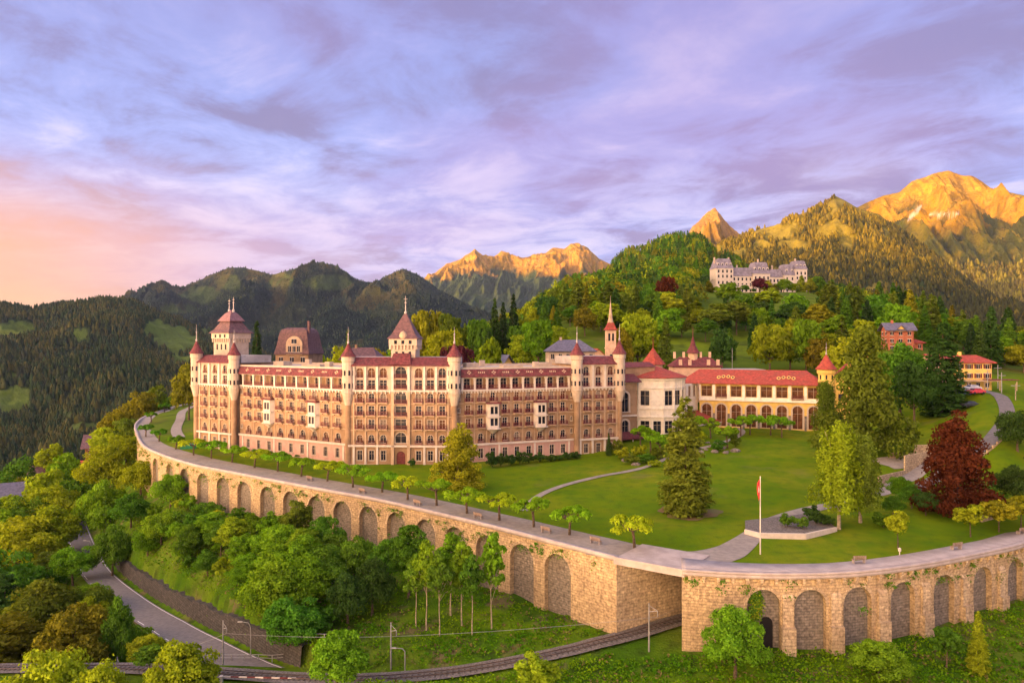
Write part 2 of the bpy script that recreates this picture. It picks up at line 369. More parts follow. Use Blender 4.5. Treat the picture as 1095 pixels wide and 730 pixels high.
    def wall(s, L, z0, z1, ops, m=0, depth=.35, d=0, rm=None, u0=0):
        """wall plane at outward offset d from u0..L with openings (ua,ub,za,zb,arch)"""
        us = sorted({u0, L} | {o[0] for o in ops} | {o[1] for o in ops}); zs = sorted({z0, z1} | {o[2] for o in ops} | {o[3] for o in ops})
        rm = m if rm is None else rm
        for a, b in zip(us, us[1:]):
            if b-a < 1e-5: continue
            run = None
            for c, e in zip(zs, zs[1:]):
                uc, zc = (a+b)/2, (c+e)/2
                hole = any(o[0]-1e-6 < uc < o[1]+1e-6 and o[2] < zc < o[3] for o in ops)
                if not hole: run = (run[0], e) if run else (c, e)
                if (hole or e == zs[-1]) and run:
                    s.face([(a, d, run[0]), (b, d, run[0]), (b, d, run[1]), (a, d, run[1])], m); run = None
        for o in ops:
            a, b, c, e, ar = o[:5]; D = d-depth
            if ar:
                r = (b-a)/2; uc = (a+b)/2; zc = e-r; n = 10
                arc = [(uc-r*math.cos(math.pi*k/n), zc+r*math.sin(math.pi*k/n)) for k in range(n+1)]
                for side, crn in ((arc[:n//2+1], (a, e)), (arc[n//2:], (b, e))):
                    s.face([(crn[0], d, crn[1])]+[(p[0], d, p[1]) for p in (side[::-1] if crn[0] == a else side[::-1])], m)
                for k in range(n):
                    s.face([(arc[k][0], d, arc[k][1]), (arc[k+1][0], d, arc[k+1][1]), (arc[k+1][0], D, arc[k+1][1]), (arc[k][0], D, arc[k][1])], rm)
                top = zc
            else:
                top = e; s.face([(a, d, e), (b, d, e), (b, D, e), (a, D, e)], rm)
            s.face([(a, d, c), (a, d, top), (a, D, top), (a, D, c)], rm); s.face([(b, d, top), (b, d, c), (b, D, c), (b, D, top)], rm)
            s.face([(b, d, c), (a, d, c), (a, D, c), (b, D, c)], rm)
    def build(s, name, mats, parent=None, smooth=False, uvs=False, origin=None):
        me = bpy.data.meshes.new(name)
        v = s.v if origin is None else [(p[0]-origin[0], p[1]-origin[1], p[2]-origin[2]) for p in s.v]
        me.from_pydata(v, [], s.f)
        for m_ in (mats if isinstance(mats, (list, tuple)) else [mats]): me.materials.append(m_)
        me.polygons.foreach_set('material_index', s.m)
        if smooth: me.polygons.foreach_set('use_smooth', [True]*len(s.f))
        me.update()
        if uvs:  # box-like uv from world position: u along dominant horizontal tangent, v = z
            l = me.uv_layers.new(name='UVMap')
            for p in me.polygons:
                n = p.normal
                for li in p.loop_indices:
                    c = me.vertices[me.loops[li].vertex_index].co
                    if abs(n.z) > .8: l.data[li].uv = (c.x, c.y)
                    else:
                        h = Vector((n.y, -n.x, 0)).normalized(); l.data[li].uv = (c.x*h.x+c.y*h.y, c.z)
        o = bpy.data.objects.new(name, me); col.objects.link(o)
        if parent:
            o.parent = parent
            if origin is None: # geometry in world coordinates: cancel the parent's transform
                o.matrix_parent_inverse = Matrix.LocRotScale(parent.location, parent.rotation_euler, None).inverted()
        elif origin is not None: o.location = origin
        return o

# ------------------------------------------------------------------ noise
_perm = np.random.default_rng(11).permutation(512); _perm = np.concatenate([_perm, _perm, _perm])
_g = np.random.default_rng(12).normal(size=(512, 2)); _g /= np.linalg.norm(_g, axis=1)[:, None]
def perlin(x, y):
    xi = np.floor(x).astype(int); yi = np.floor(y).astype(int); xf = x-xi; yf = y-yi
    def gr(a, b):
        g = _g[_perm[(_perm[a % 512]+b) % 512]]; return g
    def dt(a, b): g = gr(xi+a, yi+b); return g[..., 0]*(xf-a)+g[..., 1]*(yf-b)
    u = xf*xf*xf*(xf*(xf*6-15)+10); v = yf*yf*yf*(yf*(yf*6-15)+10)
    return ((1-v)*((1-u)*dt(0, 0)+u*dt(1, 0))+v*((1-u)*dt(0, 1)+u*dt(1, 1)))*1.5
def fbm(x, y, o=5, g=.5):
    s = 0; a = 1; t = 0
    for k in range(o): s = s+a*perlin(x*2**k+k*17.3, y*2**k+k*9.1); t += a; a *= g
    return s/t
def ridged(x, y, o=5, g=.5):
    s = 0; a = 1; t = 0
    for k in range(o): s = s+a*(1-2*np.abs(perlin(x*2**k+k*13.7, y*2**k+k*5.3))); t += a; a *= g
    return s/t

# ------------------------------------------------------------------ the wall line and the terrain
ZW = 0.3
def Gz(px, py, z=ZW): p = G(px, py, z); return (p[0], p[1])
WALL_L = [(-150, 372), (-154, 344), (-149, 315), (-144, 292), (-134, 266), (-121, 241), (-105, 213), (-91, 195), (-76.6, 180), (-65.9, 171.4), (-41, 152), (-23.9, 139), (-7.3, 123.8), (0.2, 116.5), (8, 108.6), (14.3, 102.3)]
WALL_R = [(22, 96.9), (28, 95.7), (35.4, 95.2), (44.3, 96.2), (55, 99.8), (68, 106), (75.5, 110.3), (90, 121), (106, 137), (135, 170), (190, 230)]
def smooth_line(pts, step=1.0):
    P_ = [Vector(p) for p in pts]; out = []
    for i in range(len(P_)-1):
        p0 = P_[max(i-1, 0)]; p1 = P_[i]; p2 = P_[i+1]; p3 = P_[min(i+2, len(P_)-1)]
        n = max(2, int((p2-p1).length/step))
        for k in range(n):
            t = k/n; out.append(.5*((2*p1)+(p2-p0)*t+(2*p0-5*p1+4*p2-p3)*t*t+(3*p1-p0-3*p2+p3)*t**3))
    out.append(P_[-1]); return [tuple(p) for p in out]
LW, RW = smooth_line(WALL_L), smooth_line(WALL_R)
EDGE = np.array(LW+RW)
POLY = np.array(LW+RW+[(900, 230), (2600, 1750), (-2300, 1750), (-2300, 1300), (-250, 520)])
def in_poly(x, y, Pg):
    x = np.asarray(x, float); y = np.asarray(y, float); ins = np.zeros(x.shape, bool); n = len(Pg)
    if x.size == 1:
        a = np.asarray(Pg); b = np.roll(a, -1, 0); X1, Y1 = float(x.ravel()[0]), float(y.ravel()[0]); c = (b[:, 1] > Y1) != (a[:, 1] > Y1); dy = np.where(b[:, 1] != a[:, 1], b[:, 1]-a[:, 1], 1e-9)
        return np.full(x.shape, bool(np.sum(c & (X1 < a[:, 0]+(Y1-a[:, 1])*(b[:, 0]-a[:, 0])/dy)) % 2))
    for i in range(n):
        x1, y1 = Pg[i]; x2, y2 = Pg[(i+1) % n]
        c = ((y1 > y) != (y2 > y)); xx = x1+(y-y1)*(x2-x1)/((y2-y1) if y2 != y1 else 1e-9); ins ^= c & (x < xx)
    return ins
def prof_fn(T):
    pxs = np.array(sorted(T)); lg = np.linspace(math.log(80), math.log(2400), 260)
    tab = np.array([np.interp(lg, np.log([q[0] for q in T[p]]), [q[1] for q in T[p]]) for p in pxs])
    k = np.array([1, 2, 3, 2, 1])/9.
    tab = np.array([np.convolve(np.pad(r, 2, mode='edge'), k, 'valid') for r in tab])
    def f(x, y):
        x = np.asarray(x, float); y = np.maximum(np.asarray(y, float), 81); px = np.clip(CX+F*x/y, pxs[0], pxs[-1]-1e-6)
        i = np.clip(np.searchsorted(pxs, px, 'right')-1, 0, len(pxs)-2); t = (px-pxs[i])/(pxs[i+1]-pxs[i]); t = t*t*(3-2*t)
        q = np.clip((np.log(y)-lg[0])/(lg[1]-lg[0]), 0, 258.999); j = q.astype(int); w = q-j
        a = tab[i, j]*(1-w)+tab[i, j+1]*w; b = tab[i+1, j]*(1-w)+tab[i+1, j+1]*w
        return a*(1-t)+b*t
    return f
HI = {-400: [(250, 0), (400, -40), (800, -220), (2000, -330)],
 60: [(250, 0), (340, -2), (450, -40), (700, -160), (1600, -280)],
 150: [(250, .3), (300, .5), (360, -2), (450, -30), (700, -150), (1600, -260)],
 250: [(150, 0), (190, 1), (260, 3), (340, 3), (600, -30), (1000, -130), (1600, -220)],
 430: [(120, 0), (150, .4), (178, 1.3), (230, 5), (300, 11), (400, 14), (600, -5), (1000, -80), (1600, -170)],
 520: [(120, 0), (150, .5), (180, 1.4), (230, 6), (300, 15), (400, 24), (600, 32), (900, 10), (1600, -80)],
 620: [(105, 0), (120, .1), (190, 1.9), (230, 7), (300, 21), (400, 42), (600, 68), (1000, 100), (1600, 130)],
 680: [(100, 0), (130, .3), (180, 2), (210, 5), (250, 12), (330, 27), (400, 41), (600, 72), (1000, 118), (1500, 212), (1750, 205)],
 720: [(97, 0), (130, .4), (166, 2), (200, 4.4), (250, 12), (330, 27), (400, 40), (500, 58), (600, 76), (900, 125), (1500, 236), (1750, 228)],
 745: [(97, 0), (130, .4), (166, 2), (200, 4.3), (250, 12), (330, 27), (500, 55), (600, 74), (900, 125), (1500, 236), (1750, 228)],
 770: [(97, 0), (130, .4), (200, 4), (225, 5), (260, 13), (330, 26), (450, 48), (560, 66), (640, 70), (1000, 118), (1500, 204), (1750, 195)],
 860: [(95, 0), (116, .2), (150, 1.5), (212, 4.8), (260, 13), (330, 28), (450, 50), (560, 66), (640, 70), (800, 76), (1100, 70), (1600, 80)],
 960: [(96, 0), (112, .2), (130, 1.6), (160, 5), (187, 9), (230, 20), (260, 28), (330, 36), (450, 44), (600, 42), (1000, 20), (1600, 20)],
 1050: [(106, 0), (116, .3), (130, 2), (155, 7), (180, 14), (200, 17), (230, 19), (300, 24), (400, 26), (600, 15), (1600, -10)],
 1160: [(119, 0), (130, 2), (155, 6), (200, 13), (300, 22), (600, 15), (1600, -10)], 1500: [(150, 5), (300, 15), (1600, 0)]}
LO = {-400: [(85, -45), (150, -55), (250, -70), (400, -100), (800, -220), (2000, -360)],
 -50: [(85, -33), (150, -38), (250, -40), (330, -40), (420, -70), (800, -220), (2000, -340)],
 60: [(85, -27), (120, -29), (160, -29.5), (200, -28), (270, -28), (320, -26), (380, -45), (700, -160), (2000, -320)],
 100: [(85, -24), (130, -26), (172, -25.6), (182, -24.8), (215, -22), (265, -18), (320, -23), (400, -55), (700, -155), (2000, -300)],
 150: [(85, -21.5), (110, -22), (145, -22.3), (155, -20), (180, -16), (220, -10), (250, -8), (320, -12), (400, -40), (700, -160), (2000, -290)],
 200: [(85, -18.5), (105, -19), (122, -18.5), (130, -16), (160, -12), (185, -7.5), (200, -6.5), (400, -36), (700, -100), (2000, -280)],
 260: [(85, -16.4), (103, -16.3), (109, -15.8), (116, -12.5), (140, -10), (165, -8), (400, -30), (2000, -280)],
 320: [(85, -15), (98.7, -14.5), (104, -13.6), (120, -11.5), (150, -8.8), (400, -25), (2000, -260)],
 400: [(85, -14.4), (97, -13.8), (102, -13), (120, -11), (140, -9.3), (400, -20), (2000, -200)],
 480: [(85, -13.6), (97.3, -13), (101, -12.3), (112, -10.8), (125, -9.5), (400, -20), (2000, -150)],
 540: [(85, -13), (98, -12.2), (101, -11.7), (116, -9.6), (400, -20), (2000, -100)],
 600: [(85, -12.5), (94, -11.9), (100, -11.2), (103, -10.8), (108, -10), (400, -20), (2000, -60)],
 660: [(85, -12), (92, -11.6), (101.5, -10.3), (110, -9.4), (2000, -30)],
 725: [(85, -12), (92, -11), (97, -9.9), (104.8, -9.3), (2000, -20)], 800: [(85, -12), (90, -10.6), (95, -9.2), (110, -8.9), (2000, -20)],
 880: [(85, -11.6), (92, -10.4), (96, -9.4), (115, -9), (2000, -20)], 950: [(85, -11.5), (92, -10), (96.5, -9.1), (2000, -20)],
 1050: [(85, -12), (95, -10.3), (105, -7.9), (2000, -20)], 1150: [(85, -12), (95, -10), (118, -6.6), (2000, -20)], 1500: [(85, -12), (120, -8), (2000, -20)]}
z_hi0, z_lo0 = prof_fn(HI), prof_fn(LO)
ROAD = smooth_line([(p[0], p[1]) for p in [G(62, 500, -30), G(70, 520, -29), G(75, 540, -28), G(88, 580, -26.8), G(105, 613, -25.2), G(140, 643, -22.5), G(180, 668, -19.7), G(220, 690, -17.6), G(262, 711, -16), G(292, 724, -15.2)]]+[(-24, 92)], 1.5)
_rz = np.interp(np.arange(len(ROAD)), np.linspace(0, len(ROAD)-1, 11), [-30.6, -29.2, -28, -26.8, -25.2, -22.5, -19.7, -17.6, -16, -15.1, -14.9])
# real z along the road from its own points
_ctl = [G(62, 500, -30), G(70, 520, -29), G(75, 540, -28), G(88, 580, -26.8), G(105, 613, -25.2), G(140, 643, -22.5), G(180, 668, -19.7), G(220, 690, -17.6), G(262, 711, -16), G(292, 724, -15.2), (-24, 92, -15)]
_ra = np.array(ROAD)
_idx = [int(np.argmin(np.hypot(_ra[:, 0]-c[0], _ra[:, 1]-c[1]))) for c in _ctl]
ROADZ = np.interp(np.arange(len(ROAD)), _idx, [c[2] for c in _ctl])
TRC = [(70, 121, -6.0), (45, 113.8, -7.3), (35, 109.8, -8.0), (23.5, 105.0, -9.0), (17, 101.9, -9.6), (11, 99.6, -10.1), (6.5, 98.6, -10.8), (-1, 97.6, -11.9), (-8.2, 97.0, -12.8), (-17.7, 97, -13.6), (-28, 98.7, -14.3), (-40.5, 102, -15), (-55, 105.5, -15.9), (-75, 109, -17.5), (-100, 112, -20)]
TRK = smooth_line([(p[0], p[1]) for p in TRC], 1.0)
_ta = np.array(TRK); _ti = [int(np.argmin(np.hypot(_ta[:, 0]-c[0], _ta[:, 1]-c[1]))) for c in TRC]
TRKZ = np.interp(np.arange(len(TRK)), _ti, [c[2] for c in TRC])
def near_line(x, y, L, Z):
    """signed distance (positive = left of travel direction) and z of the nearest point"""
    L = np.asarray(L, float); x = np.asarray(x, float).ravel(); y = np.asarray(y, float).ravel()
    if x.size == 1:
        a = L[:-1]; d = L[1:]-a; Z = np.asarray(Z); t = np.clip(((x[0]-a[:, 0])*d[:, 0]+(y[0]-a[:, 1])*d[:, 1])/(d**2).sum(1), 0, 1); q = a+d*t[:, None]; ds = np.hypot(x[0]-q[:, 0], y[0]-q[:, 1]); i = int(np.argmin(ds))
        cr = d[i, 0]*(y[0]-a[i, 1])-d[i, 1]*(x[0]-a[i, 0]); return np.array([np.sign(cr)*ds[i]]), np.array([Z[i]*(1-t[i])+Z[i+1]*t[i]])
    best = np.full(x.shape, 1e9); sd = np.zeros(x.shape); zz_ = np.zeros(x.shape)
    for i in range(len(L)-1):
        a = L[i]; b = L[i+1]; d = b-a; l2 = d@d
        t = np.clip(((x-a[0])*d[0]+(y-a[1])*d[1])/l2, 0, 1); qx = a[0]+t*d[0]; qy = a[1]+t*d[1]
        ds = np.hypot(x-qx, y-qy); m = ds < best; best[m] = ds[m]
        cr = d[0]*(y-a[1])-d[1]*(x-a[0]); sd[m] = (np.sign(cr)*ds)[m]; zz_[m] = (Z[i]*(1-t)+Z[i+1]*t)[m]
    return sd, zz_
PROAD = smooth_line([G(968, 530, 1.2)[:2], G(1000, 512, 3)[:2], G(1045, 482, 7.5)[:2], G(1066, 462, 10.5)[:2], G(1077, 443, 13.5)[:2], G(1070, 424, 16.5)[:2], G(1050, 417.5, 17.6)[:2], (112, 206)], 2)
_pc = [G(968, 530, 1.2), G(1000, 512, 3), G(1045, 482, 7.5), G(1066, 462, 10.5), G(1077, 443, 13.5), G(1070, 424, 16.5), G(1050, 417.5, 17.6), (112, 206, 18)]
_pa = np.array(PROAD); PROADZ = np.interp(np.arange(len(PROAD)), [int(np.argmin(np.hypot(_pa[:, 0]-c[0], _pa[:, 1]-c[1]))) for c in _pc], [c[2] for c in _pc])
def z_hi(x, y):
    x = np.asarray(x, float); y = np.asarray(y, float); sh = x.shape
    z = z_hi0(x, y)
    z = z+np.where(y > 230, np.clip((y-230)/200, 0, 1)*fbm(x/60., y/60., 4)*3.5, 0)
    z = z.ravel(); m = (x.ravel() > 50) & (y.ravel() > 110) & (y.ravel() < 240)
    if m.any():
        sd, rz = near_line(x.ravel()[m], y.ravel()[m], PROAD, PROADZ); w = np.clip((9-np.abs(sd))/5.5, 0, 1); w = w*w*(3-2*w)
        z[m] = z[m]*(1-w)+(rz-.12)*w
    return z.reshape(sh)
def z_lo(x, y):
    x = np.asarray(x, float); y = np.asarray(y, float); sh = x.shape
    z = (z_lo0(x, y)+fbm(x/14., y/14., 4)*.9*np.clip((y-70)/60, .3, 1.5)).ravel(); xr = x.ravel(); yr = y.ravel()
    m = (yr < 330) & (xr < 30) & (xr > -190)
    if m.any():
        sd, rz = near_line(xr[m], yr[m], ROAD, ROADZ)
        a = np.abs(sd); zz_ = z[m].copy()
        w = np.clip((7-a)/3.4, 0, 1); w = w*w*(3-2*w)
        up = (sd > 0) & (a > 5.3) & (a < 16) & (yr[m] < 195)
        zz2 = np.where(up, np.maximum(zz_, rz+3.0), zz_*(1-w)+(rz-.15)*w)
        zz2 = np.where((sd < 0) & (a > 4), np.minimum(zz2, rz-.3-(a-4)*.12), zz2)
        zz2 = np.where((sd < 0) & (a > 30), zz_*(1-w)+(rz-.15)*w, zz2)
        z[m] = zz2
    m = (yr < 130) & (xr > -110) & (xr < 80)
    if m.any():
        sd, rz = near_line(xr[m], yr[m], TRK, TRKZ); a = np.abs(sd); w = np.clip((5.5-a)/3.0, 0, 1); w = w*w*(3-2*w)
        z[m] = z[m]*(1-w)+(rz-.35)*w
    return z.reshape(sh)
def ground(x, y):
    inside = bool(in_poly(np.array([x]), np.array([y]), POLY)[0])
    return float((z_hi if inside else z_lo)(np.array([x]), np.array([y]))[0])
def proj_edge(x, y):
    E = EDGE; best = None
    d = np.hypot(E[:, 0]-x, E[:, 1]-y); return E[int(np.argmin(d))]
def fan_grid(u0, u1, nu, y0, y1, ny):
    u = np.linspace(u0, u1, nu); yy = np.exp(np.linspace(math.log(y0), math.log(y1), ny)); U, Y = np.meshgrid(u, yy); return U*Y, Y
def grid_faces(ny, nx):
    i = np.arange(ny*nx).reshape(ny, nx); return np.stack([i[:-1, :-1], i[:-1, 1:], i[1:, 1:], i[1:, :-1]], -1).reshape(-1, 4)
# lower ground, one sheet that goes on under the terrace and down the valley
Xg, Yg = fan_grid(-1.5, 1.5, 420, 60, 2400, 380)
Zg = z_lo(Xg, Yg)
hi_here = in_poly(Xg.ravel(), Yg.ravel(), POLY).reshape(Xg.shape)
Zg = np.where(hi_here & (Yg > 150), np.minimum(Zg, z_hi(Xg, Yg)-6), Zg)
o = np_mesh('slope_ground', np.stack([Xg, Yg, Zg], -1).reshape(-1, 3), grid_faces(*Xg.shape), [M['slope']], smooth=True); tag(o, kind='structure')
# terrace lawn and the hillside behind it
Xg, Yg = fan_grid(-1.4, 1.45, 460, 92, 1750, 420)
ins = in_poly(Xg.ravel(), Yg.ravel(), POLY).reshape(Xg.shape)
fc = grid_faces(*Xg.shape); insf = ins.ravel()[fc]; keep = insf.any(1)
fc = fc[keep]; Xr = Xg.ravel().copy(); Yr = Yg.ravel().copy()
need = np.unique(fc[~insf[keep].all(1)].ravel()); need = need[~ins.ravel()[need]]
for k in need:
    if Yr[k] < 380 and abs(Xr[k]) < 200:
        e = proj_edge(Xr[k], Yr[k]); Xr[k], Yr[k] = e
Zr = z_hi(Xr, Yr)
far = Yr[fc].mean(1) > 235
used, inv = np.unique(fc.ravel(), return_inverse=True)
o = np_mesh('terrace_ground', np.stack([Xr[used], Yr[used], Zr[used]], -1), inv.reshape(-1, 4), [M['lawn'], M['hill']], mi=far.astype(int), smooth=True); tag(o, kind='structure')

def ribbon(name, line, wl, wr, zf, m, lift=.02, mats=None, kind='structure', zlist=None):
    """flat strip following the ground: line of (x,y); wl/wr widths left/right (number or list)"""
    L = np.array(line); n = len(L); T = np.gradient(L, axis=0); T /= np.linalg.norm(T, axis=1)[:, None]; Nn = np.stack([-T[:, 1], T[:, 0]], -1)
    wl = np.broadcast_to(np.asarray(wl, float), (n,)); wr = np.broadcast_to(np.asarray(wr, float), (n,)); K = 7; rows = []
    for k in range(K):
        s = k/(K-1); off = wl*(1-s)-wr*s; pos = L+Nn*off[:, None]
        z = zf(pos[:, 0], pos[:, 1]) if zlist is None else np.asarray(zlist)
        rows.append(np.column_stack([pos, z+lift]))
    V = np.stack(rows, 1).reshape(-1, 3); i = np.arange(n*K).reshape(n, K); f = np.stack([i[:-1, :-1], i[:-1, 1:], i[1:, 1:], i[1:, :-1]], -1).reshape(-1, 4)
    o = np_mesh(name, V, f, [m], smooth=True); tag(o, kind=kind); return o
# ------------------------------------------------------------------ retaining walls, bridge, promenade
def arc_len(L):
    L = np.array(L); d = np.r_[0, np.cumsum(np.hypot(*np.diff(L, axis=0).T))]; return L, d
def at_s(L, d, s): return (float(np.interp(s, d, L[:, 0])), float(np.interp(s, d, L[:, 1])))
def s_of_px(L, d, px):
    a = CX+F*L[:, 0]/L[:, 1]; k0 = int(np.argmin(a)) if L[0, 0] < 0 else 0; i = k0+int(np.argmin(np.abs(a[k0:]-px))); return float(np.interp(px, a[k0:], d[k0:])) if np.all(np.diff(a[k0:]) > 0) else d[i]
ZT = 0.0
def build_wall(Lp, pxs, half0, crown, zb, label, buttress, corbels, s_lo=0, extra_s=()):
    L, d = arc_len(Lp); root = empty('retaining_wall', (Lp[len(Lp)//2][0], Lp[len(Lp)//2][1], zb+3)); tag(root, label, 'retaining wall')
    mb = MB(); cs = sorted([s_of_px(L, d, p) for p in pxs]+list(extra_s)); pitch = np.median(np.diff(cs))
    bounds = [cs[0]-pitch/2]+[(a+b)/2 for a, b in zip(cs, cs[1:])]+[cs[-1]+pitch/2]
    def plain(a, b):
        n = max(1, int(round((b-a)/2.5))); 
        for k in range(n):
            p = at_s(L, d, a+(b-a)*k/n); q = at_s(L, d, a+(b-a)*(k+1)/n); l = math.hypot(q[0]-p[0], q[1]-p[1])
            if l < .05: continue
            mb.fr((p[0], p[1], 0), (q[0]-p[0], q[1]-p[1])).wall(l, zb, ZT, [])
    plain(0, bounds[0])
    for i, c in enumerate(cs):
        p = at_s(L, d, bounds[i]); q = at_s(L, d, bounds[i+1]); l = math.hypot(q[0]-p[0], q[1]-p[1]); t = (q[0]-p[0], q[1]-p[1])
        uc = l*(c-bounds[i])/(bounds[i+1]-bounds[i]); mb.fr((p[0], p[1], 0), t)
        half = min(half0, .335*l); mb.wall(l, zb, ZT, [(uc-half, uc+half, zb+.2, crown, True)], depth=.8, rm=0)
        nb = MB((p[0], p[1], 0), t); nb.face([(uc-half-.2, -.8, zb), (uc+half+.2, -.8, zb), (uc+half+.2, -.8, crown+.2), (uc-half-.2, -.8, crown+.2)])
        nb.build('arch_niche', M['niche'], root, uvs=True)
        # ring of voussoirs standing 6 cm proud
        vb = MB((p[0], p[1], 0), t); r = half; zc = crown-half; n = 13
        for k in range(n):
            a0, a1 = math.pi*(k+.06)/n, math.pi*(k+.94)/n; r2 = r+.42
            A = [(uc-r*math.cos(a0), .05, zc+r*math.sin(a0)), (uc-r*math.cos(a1), .05, zc+r*math.sin(a1)), (uc-r2*math.cos(a1), .05, zc+r2*math.sin(a1)), (uc-r2*math.cos(a0), .05, zc+r2*math.sin(a0))]
            vb.face(A[::-1])
            for e in range(4):
                f_, g_ = A[e], A[(e+1) % 4]; vb.face([f_, g_, (g_[0], -.02, g_[2]), (f_[0], -.02, f_[2])])
        vb.build('arch_ring', M['wall_pale'], root, uvs=True)
        if buttress and i < len(cs):
            bb = MB((p[0], p[1], 0), t); w = .85
            for (dd, z0, z1, ww) in ((.35, -6.2, -2.6, w*.8), (.8, zb, -6.2, w)):
                bb.box(l-ww, l+ww, -.4, dd, z0, z1, taper=0.0)
            bb.face([(l-.68, .001, -2.1), (l-.68, .35, -2.6), (l+.68, .35, -2.6), (l+.68, .001, -2.1)])
            bb.build('buttress', M['wall_pale'], root, uvs=True)
    plain(bounds[-1], d[-1])
    mb.build('masonry', M['wall'], root, uvs=True)
    if corbels:
        cb = MB(); s = .8
        while s < d[-1]-2:
            p = at_s(L, d, s); q = at_s(L, d, s+.4); cb.fr((p[0], p[1], 0), (q[0]-p[0], q[1]-p[1]))
            cb.box(0, .38, -.05, .42, -.62, -.12); cb.box(.04, .34, -.05, .22, -.95, -.62); s += 1.78
        tag(cb.build('corbel_row', M['wall_pale'], root, uvs=True))
    return root, L, d
Z_B = -14
rl, LLn, dL = build_wall(LW, [166, 181, 197, 216, 238.5, 261, 286, 311, 338, 366, 394, 424, 455, 487, 521, 558, 596], 2.65, -1.2, Z_B,
    'long curved ochre stone retaining wall with arches below the hotel terrace, left of the bridge', False, False, extra_s=())
rr, LRn, dR = build_wall(RW, [817, 867, 918, 966, 1010, 1051, 1087], 2.1, -1.6, Z_B,
    'tall stone retaining wall with blind arches and buttresses right of the railway bridge', True, True, extra_s=())
# copings and parapets
def strip_box(line, w_in, w_out, z0, z1, name, m, parent, seg=2.0):
    """solid strip following the wall line: w_in metres inside, w_out outside"""
    L = np.array(line); T = np.gradient(L, axis=0); T /= np.linalg.norm(T, axis=1)[:, None]; Nn = np.stack([-T[:, 1], T[:, 0]], -1)
    w_in = np.broadcast_to(np.asarray(w_in, float), (len(L),))
    a = L+Nn*w_in[:, None]; b = L-Nn*w_out; n = len(L); V = []
    for z, q in ((z1, a), (z1, b), (z0, b), (z0, a)): V.append(np.column_stack([q, np.full(n, z)]))
    V = np.stack(V, 1).reshape(-1, 3); f = []
    for i in range(n-1):
        for k in range(4): f.append((i*4+k, i*4+(k+1) % 4, i*4+4+(k+1) % 4, i*4+4+k))
    f.append((0, 3, 2, 1)); e = (n-1)*4; f.append((e, e+1, e+2, e+3))
    o = np_mesh(name, V, f, [m]); o.parent = parent
    if parent: o.matrix_parent_inverse = Matrix.LocRotScale(parent.location, parent.rotation_euler, None).inverted()
    return o
strip_box(LW[60:], .55, .18, 0, .62, 'parapet', M['concrete'], rl)
strip_box(LW[:61], .55, .18, 0, .62, 'parapet', M['concrete'], rl)
wr_ = np.interp(np.arange(len(RW)), [0, 8, 20, len(RW)], [6.0, 5.0, 4.4, 3.6])
strip_box(RW, wr_, .38, -.12, .34, 'walkway_slab', M['concrete'], rr)
strip_box(RW, .28, .42, .34, .62, 'parapet', M['concrete'], rr)
# bridge over the railway cutting
br = empty('railway_bridge', (18, 100, -9)); tag(br, 'short stone bridge deck carrying the promenade over the rack railway between the two arched walls', 'bridge')
mb = MB((14.3, 102.3, 0), (7.7, -5.4)); Lb = math.hypot(7.7, 5.4)
mb.box(-.4, Lb+.4, -9, .16, -.42, .30); mb.build('deck', M['concrete'], br)
mb = MB((14.3, 102.3, 0), (7.7, -5.4)); mb.box(-.2, Lb+.2, -.2, .26, .30, .58); mb.build('kerb', M['concrete'], br)
mb = MB((14.3, 102.3, 0), (10, 5.5)); mb.wall(12, -14, -.02, []); mb.wall(30, -14, -.02, [], u0=12); mb.build('abutment', M['wall_pale'], br, uvs=True)
mb = MB((25.0, 100.4, 0), (-3.0, -3.5)); mb.wall(4.55, -14, -.13, []); mb.fr((60, 108, 0), (-35, -7.6)); mb.wall(35.9, -14, -.13, []); mb.build('pier_return', M['wall_pale'], br, uvs=True)
mb = MB((25.2, 107.6, 0), (1, .5)); mb.box(0, .3, -.1, .35, -12, -1); mb.build('drainpipe', M['metal'], br)

wl_ = np.interp(np.arange(len(LW)), [0, 60, 130, 200, len(LW)-20, len(LW)], [3.5, 4.0, 4.6, 6.0, 8.0, 8.5])
ribbon('promenade_path', LW, wl_, -.5, z_hi, M['gravel'], .06)
pl2 = smooth_line([(12, 108.5), (18.5, 105), (24.5, 103.4), (29, 105.5), G(793, 580, .1)[:2], G(812, 568, .15)[:2], G(832, 557, .2)[:2], G(872, 545, .6)[:2], G(905, 538, 1.0)[:2], G(950, 520, 2)[:2], G(995, 500, 4)[:2]], 1.2)
ribbon('garden_path', pl2, np.interp(np.arange(len(pl2)), [0, 9, 18, len(pl2)], [2.2, 3.4, 1.7, 1.4]), np.interp(np.arange(len(pl2)), [0, 9, 16, 24, len(pl2)], [3.5, 4.0, 3.4, 1.7, 1.4]), z_hi, M['gravel'], .075)
pl3 = smooth_line([G(560, 548, .05)[:2], G(575, 534, .1)[:2], G(600, 524, .2)[:2], G(640, 513, .6)[:2], G(672, 506, 1.1)[:2], G(700, 498, 1.6)[:2], G(730, 489, 2)[:2], G(765, 480, 2.6)[:2], G(788, 471, 3.2)[:2], G(794, 464, 3.8)[:2], G(785, 458, 4.3)[:2]], 1.5)
ribbon('lawn_footpath', pl3, .75, .75, z_hi, M['gravel'], .12)
dl = LW; pth = [(p[0], p[1]) for p in LW[:140]]
ribbon('driveway', smooth_line([(-100, 225), (-110, 245), (-122, 275), (-134, 305), (-140, 335)], 2), 1.6, 1.6, z_hi, M['gravel'], .16)

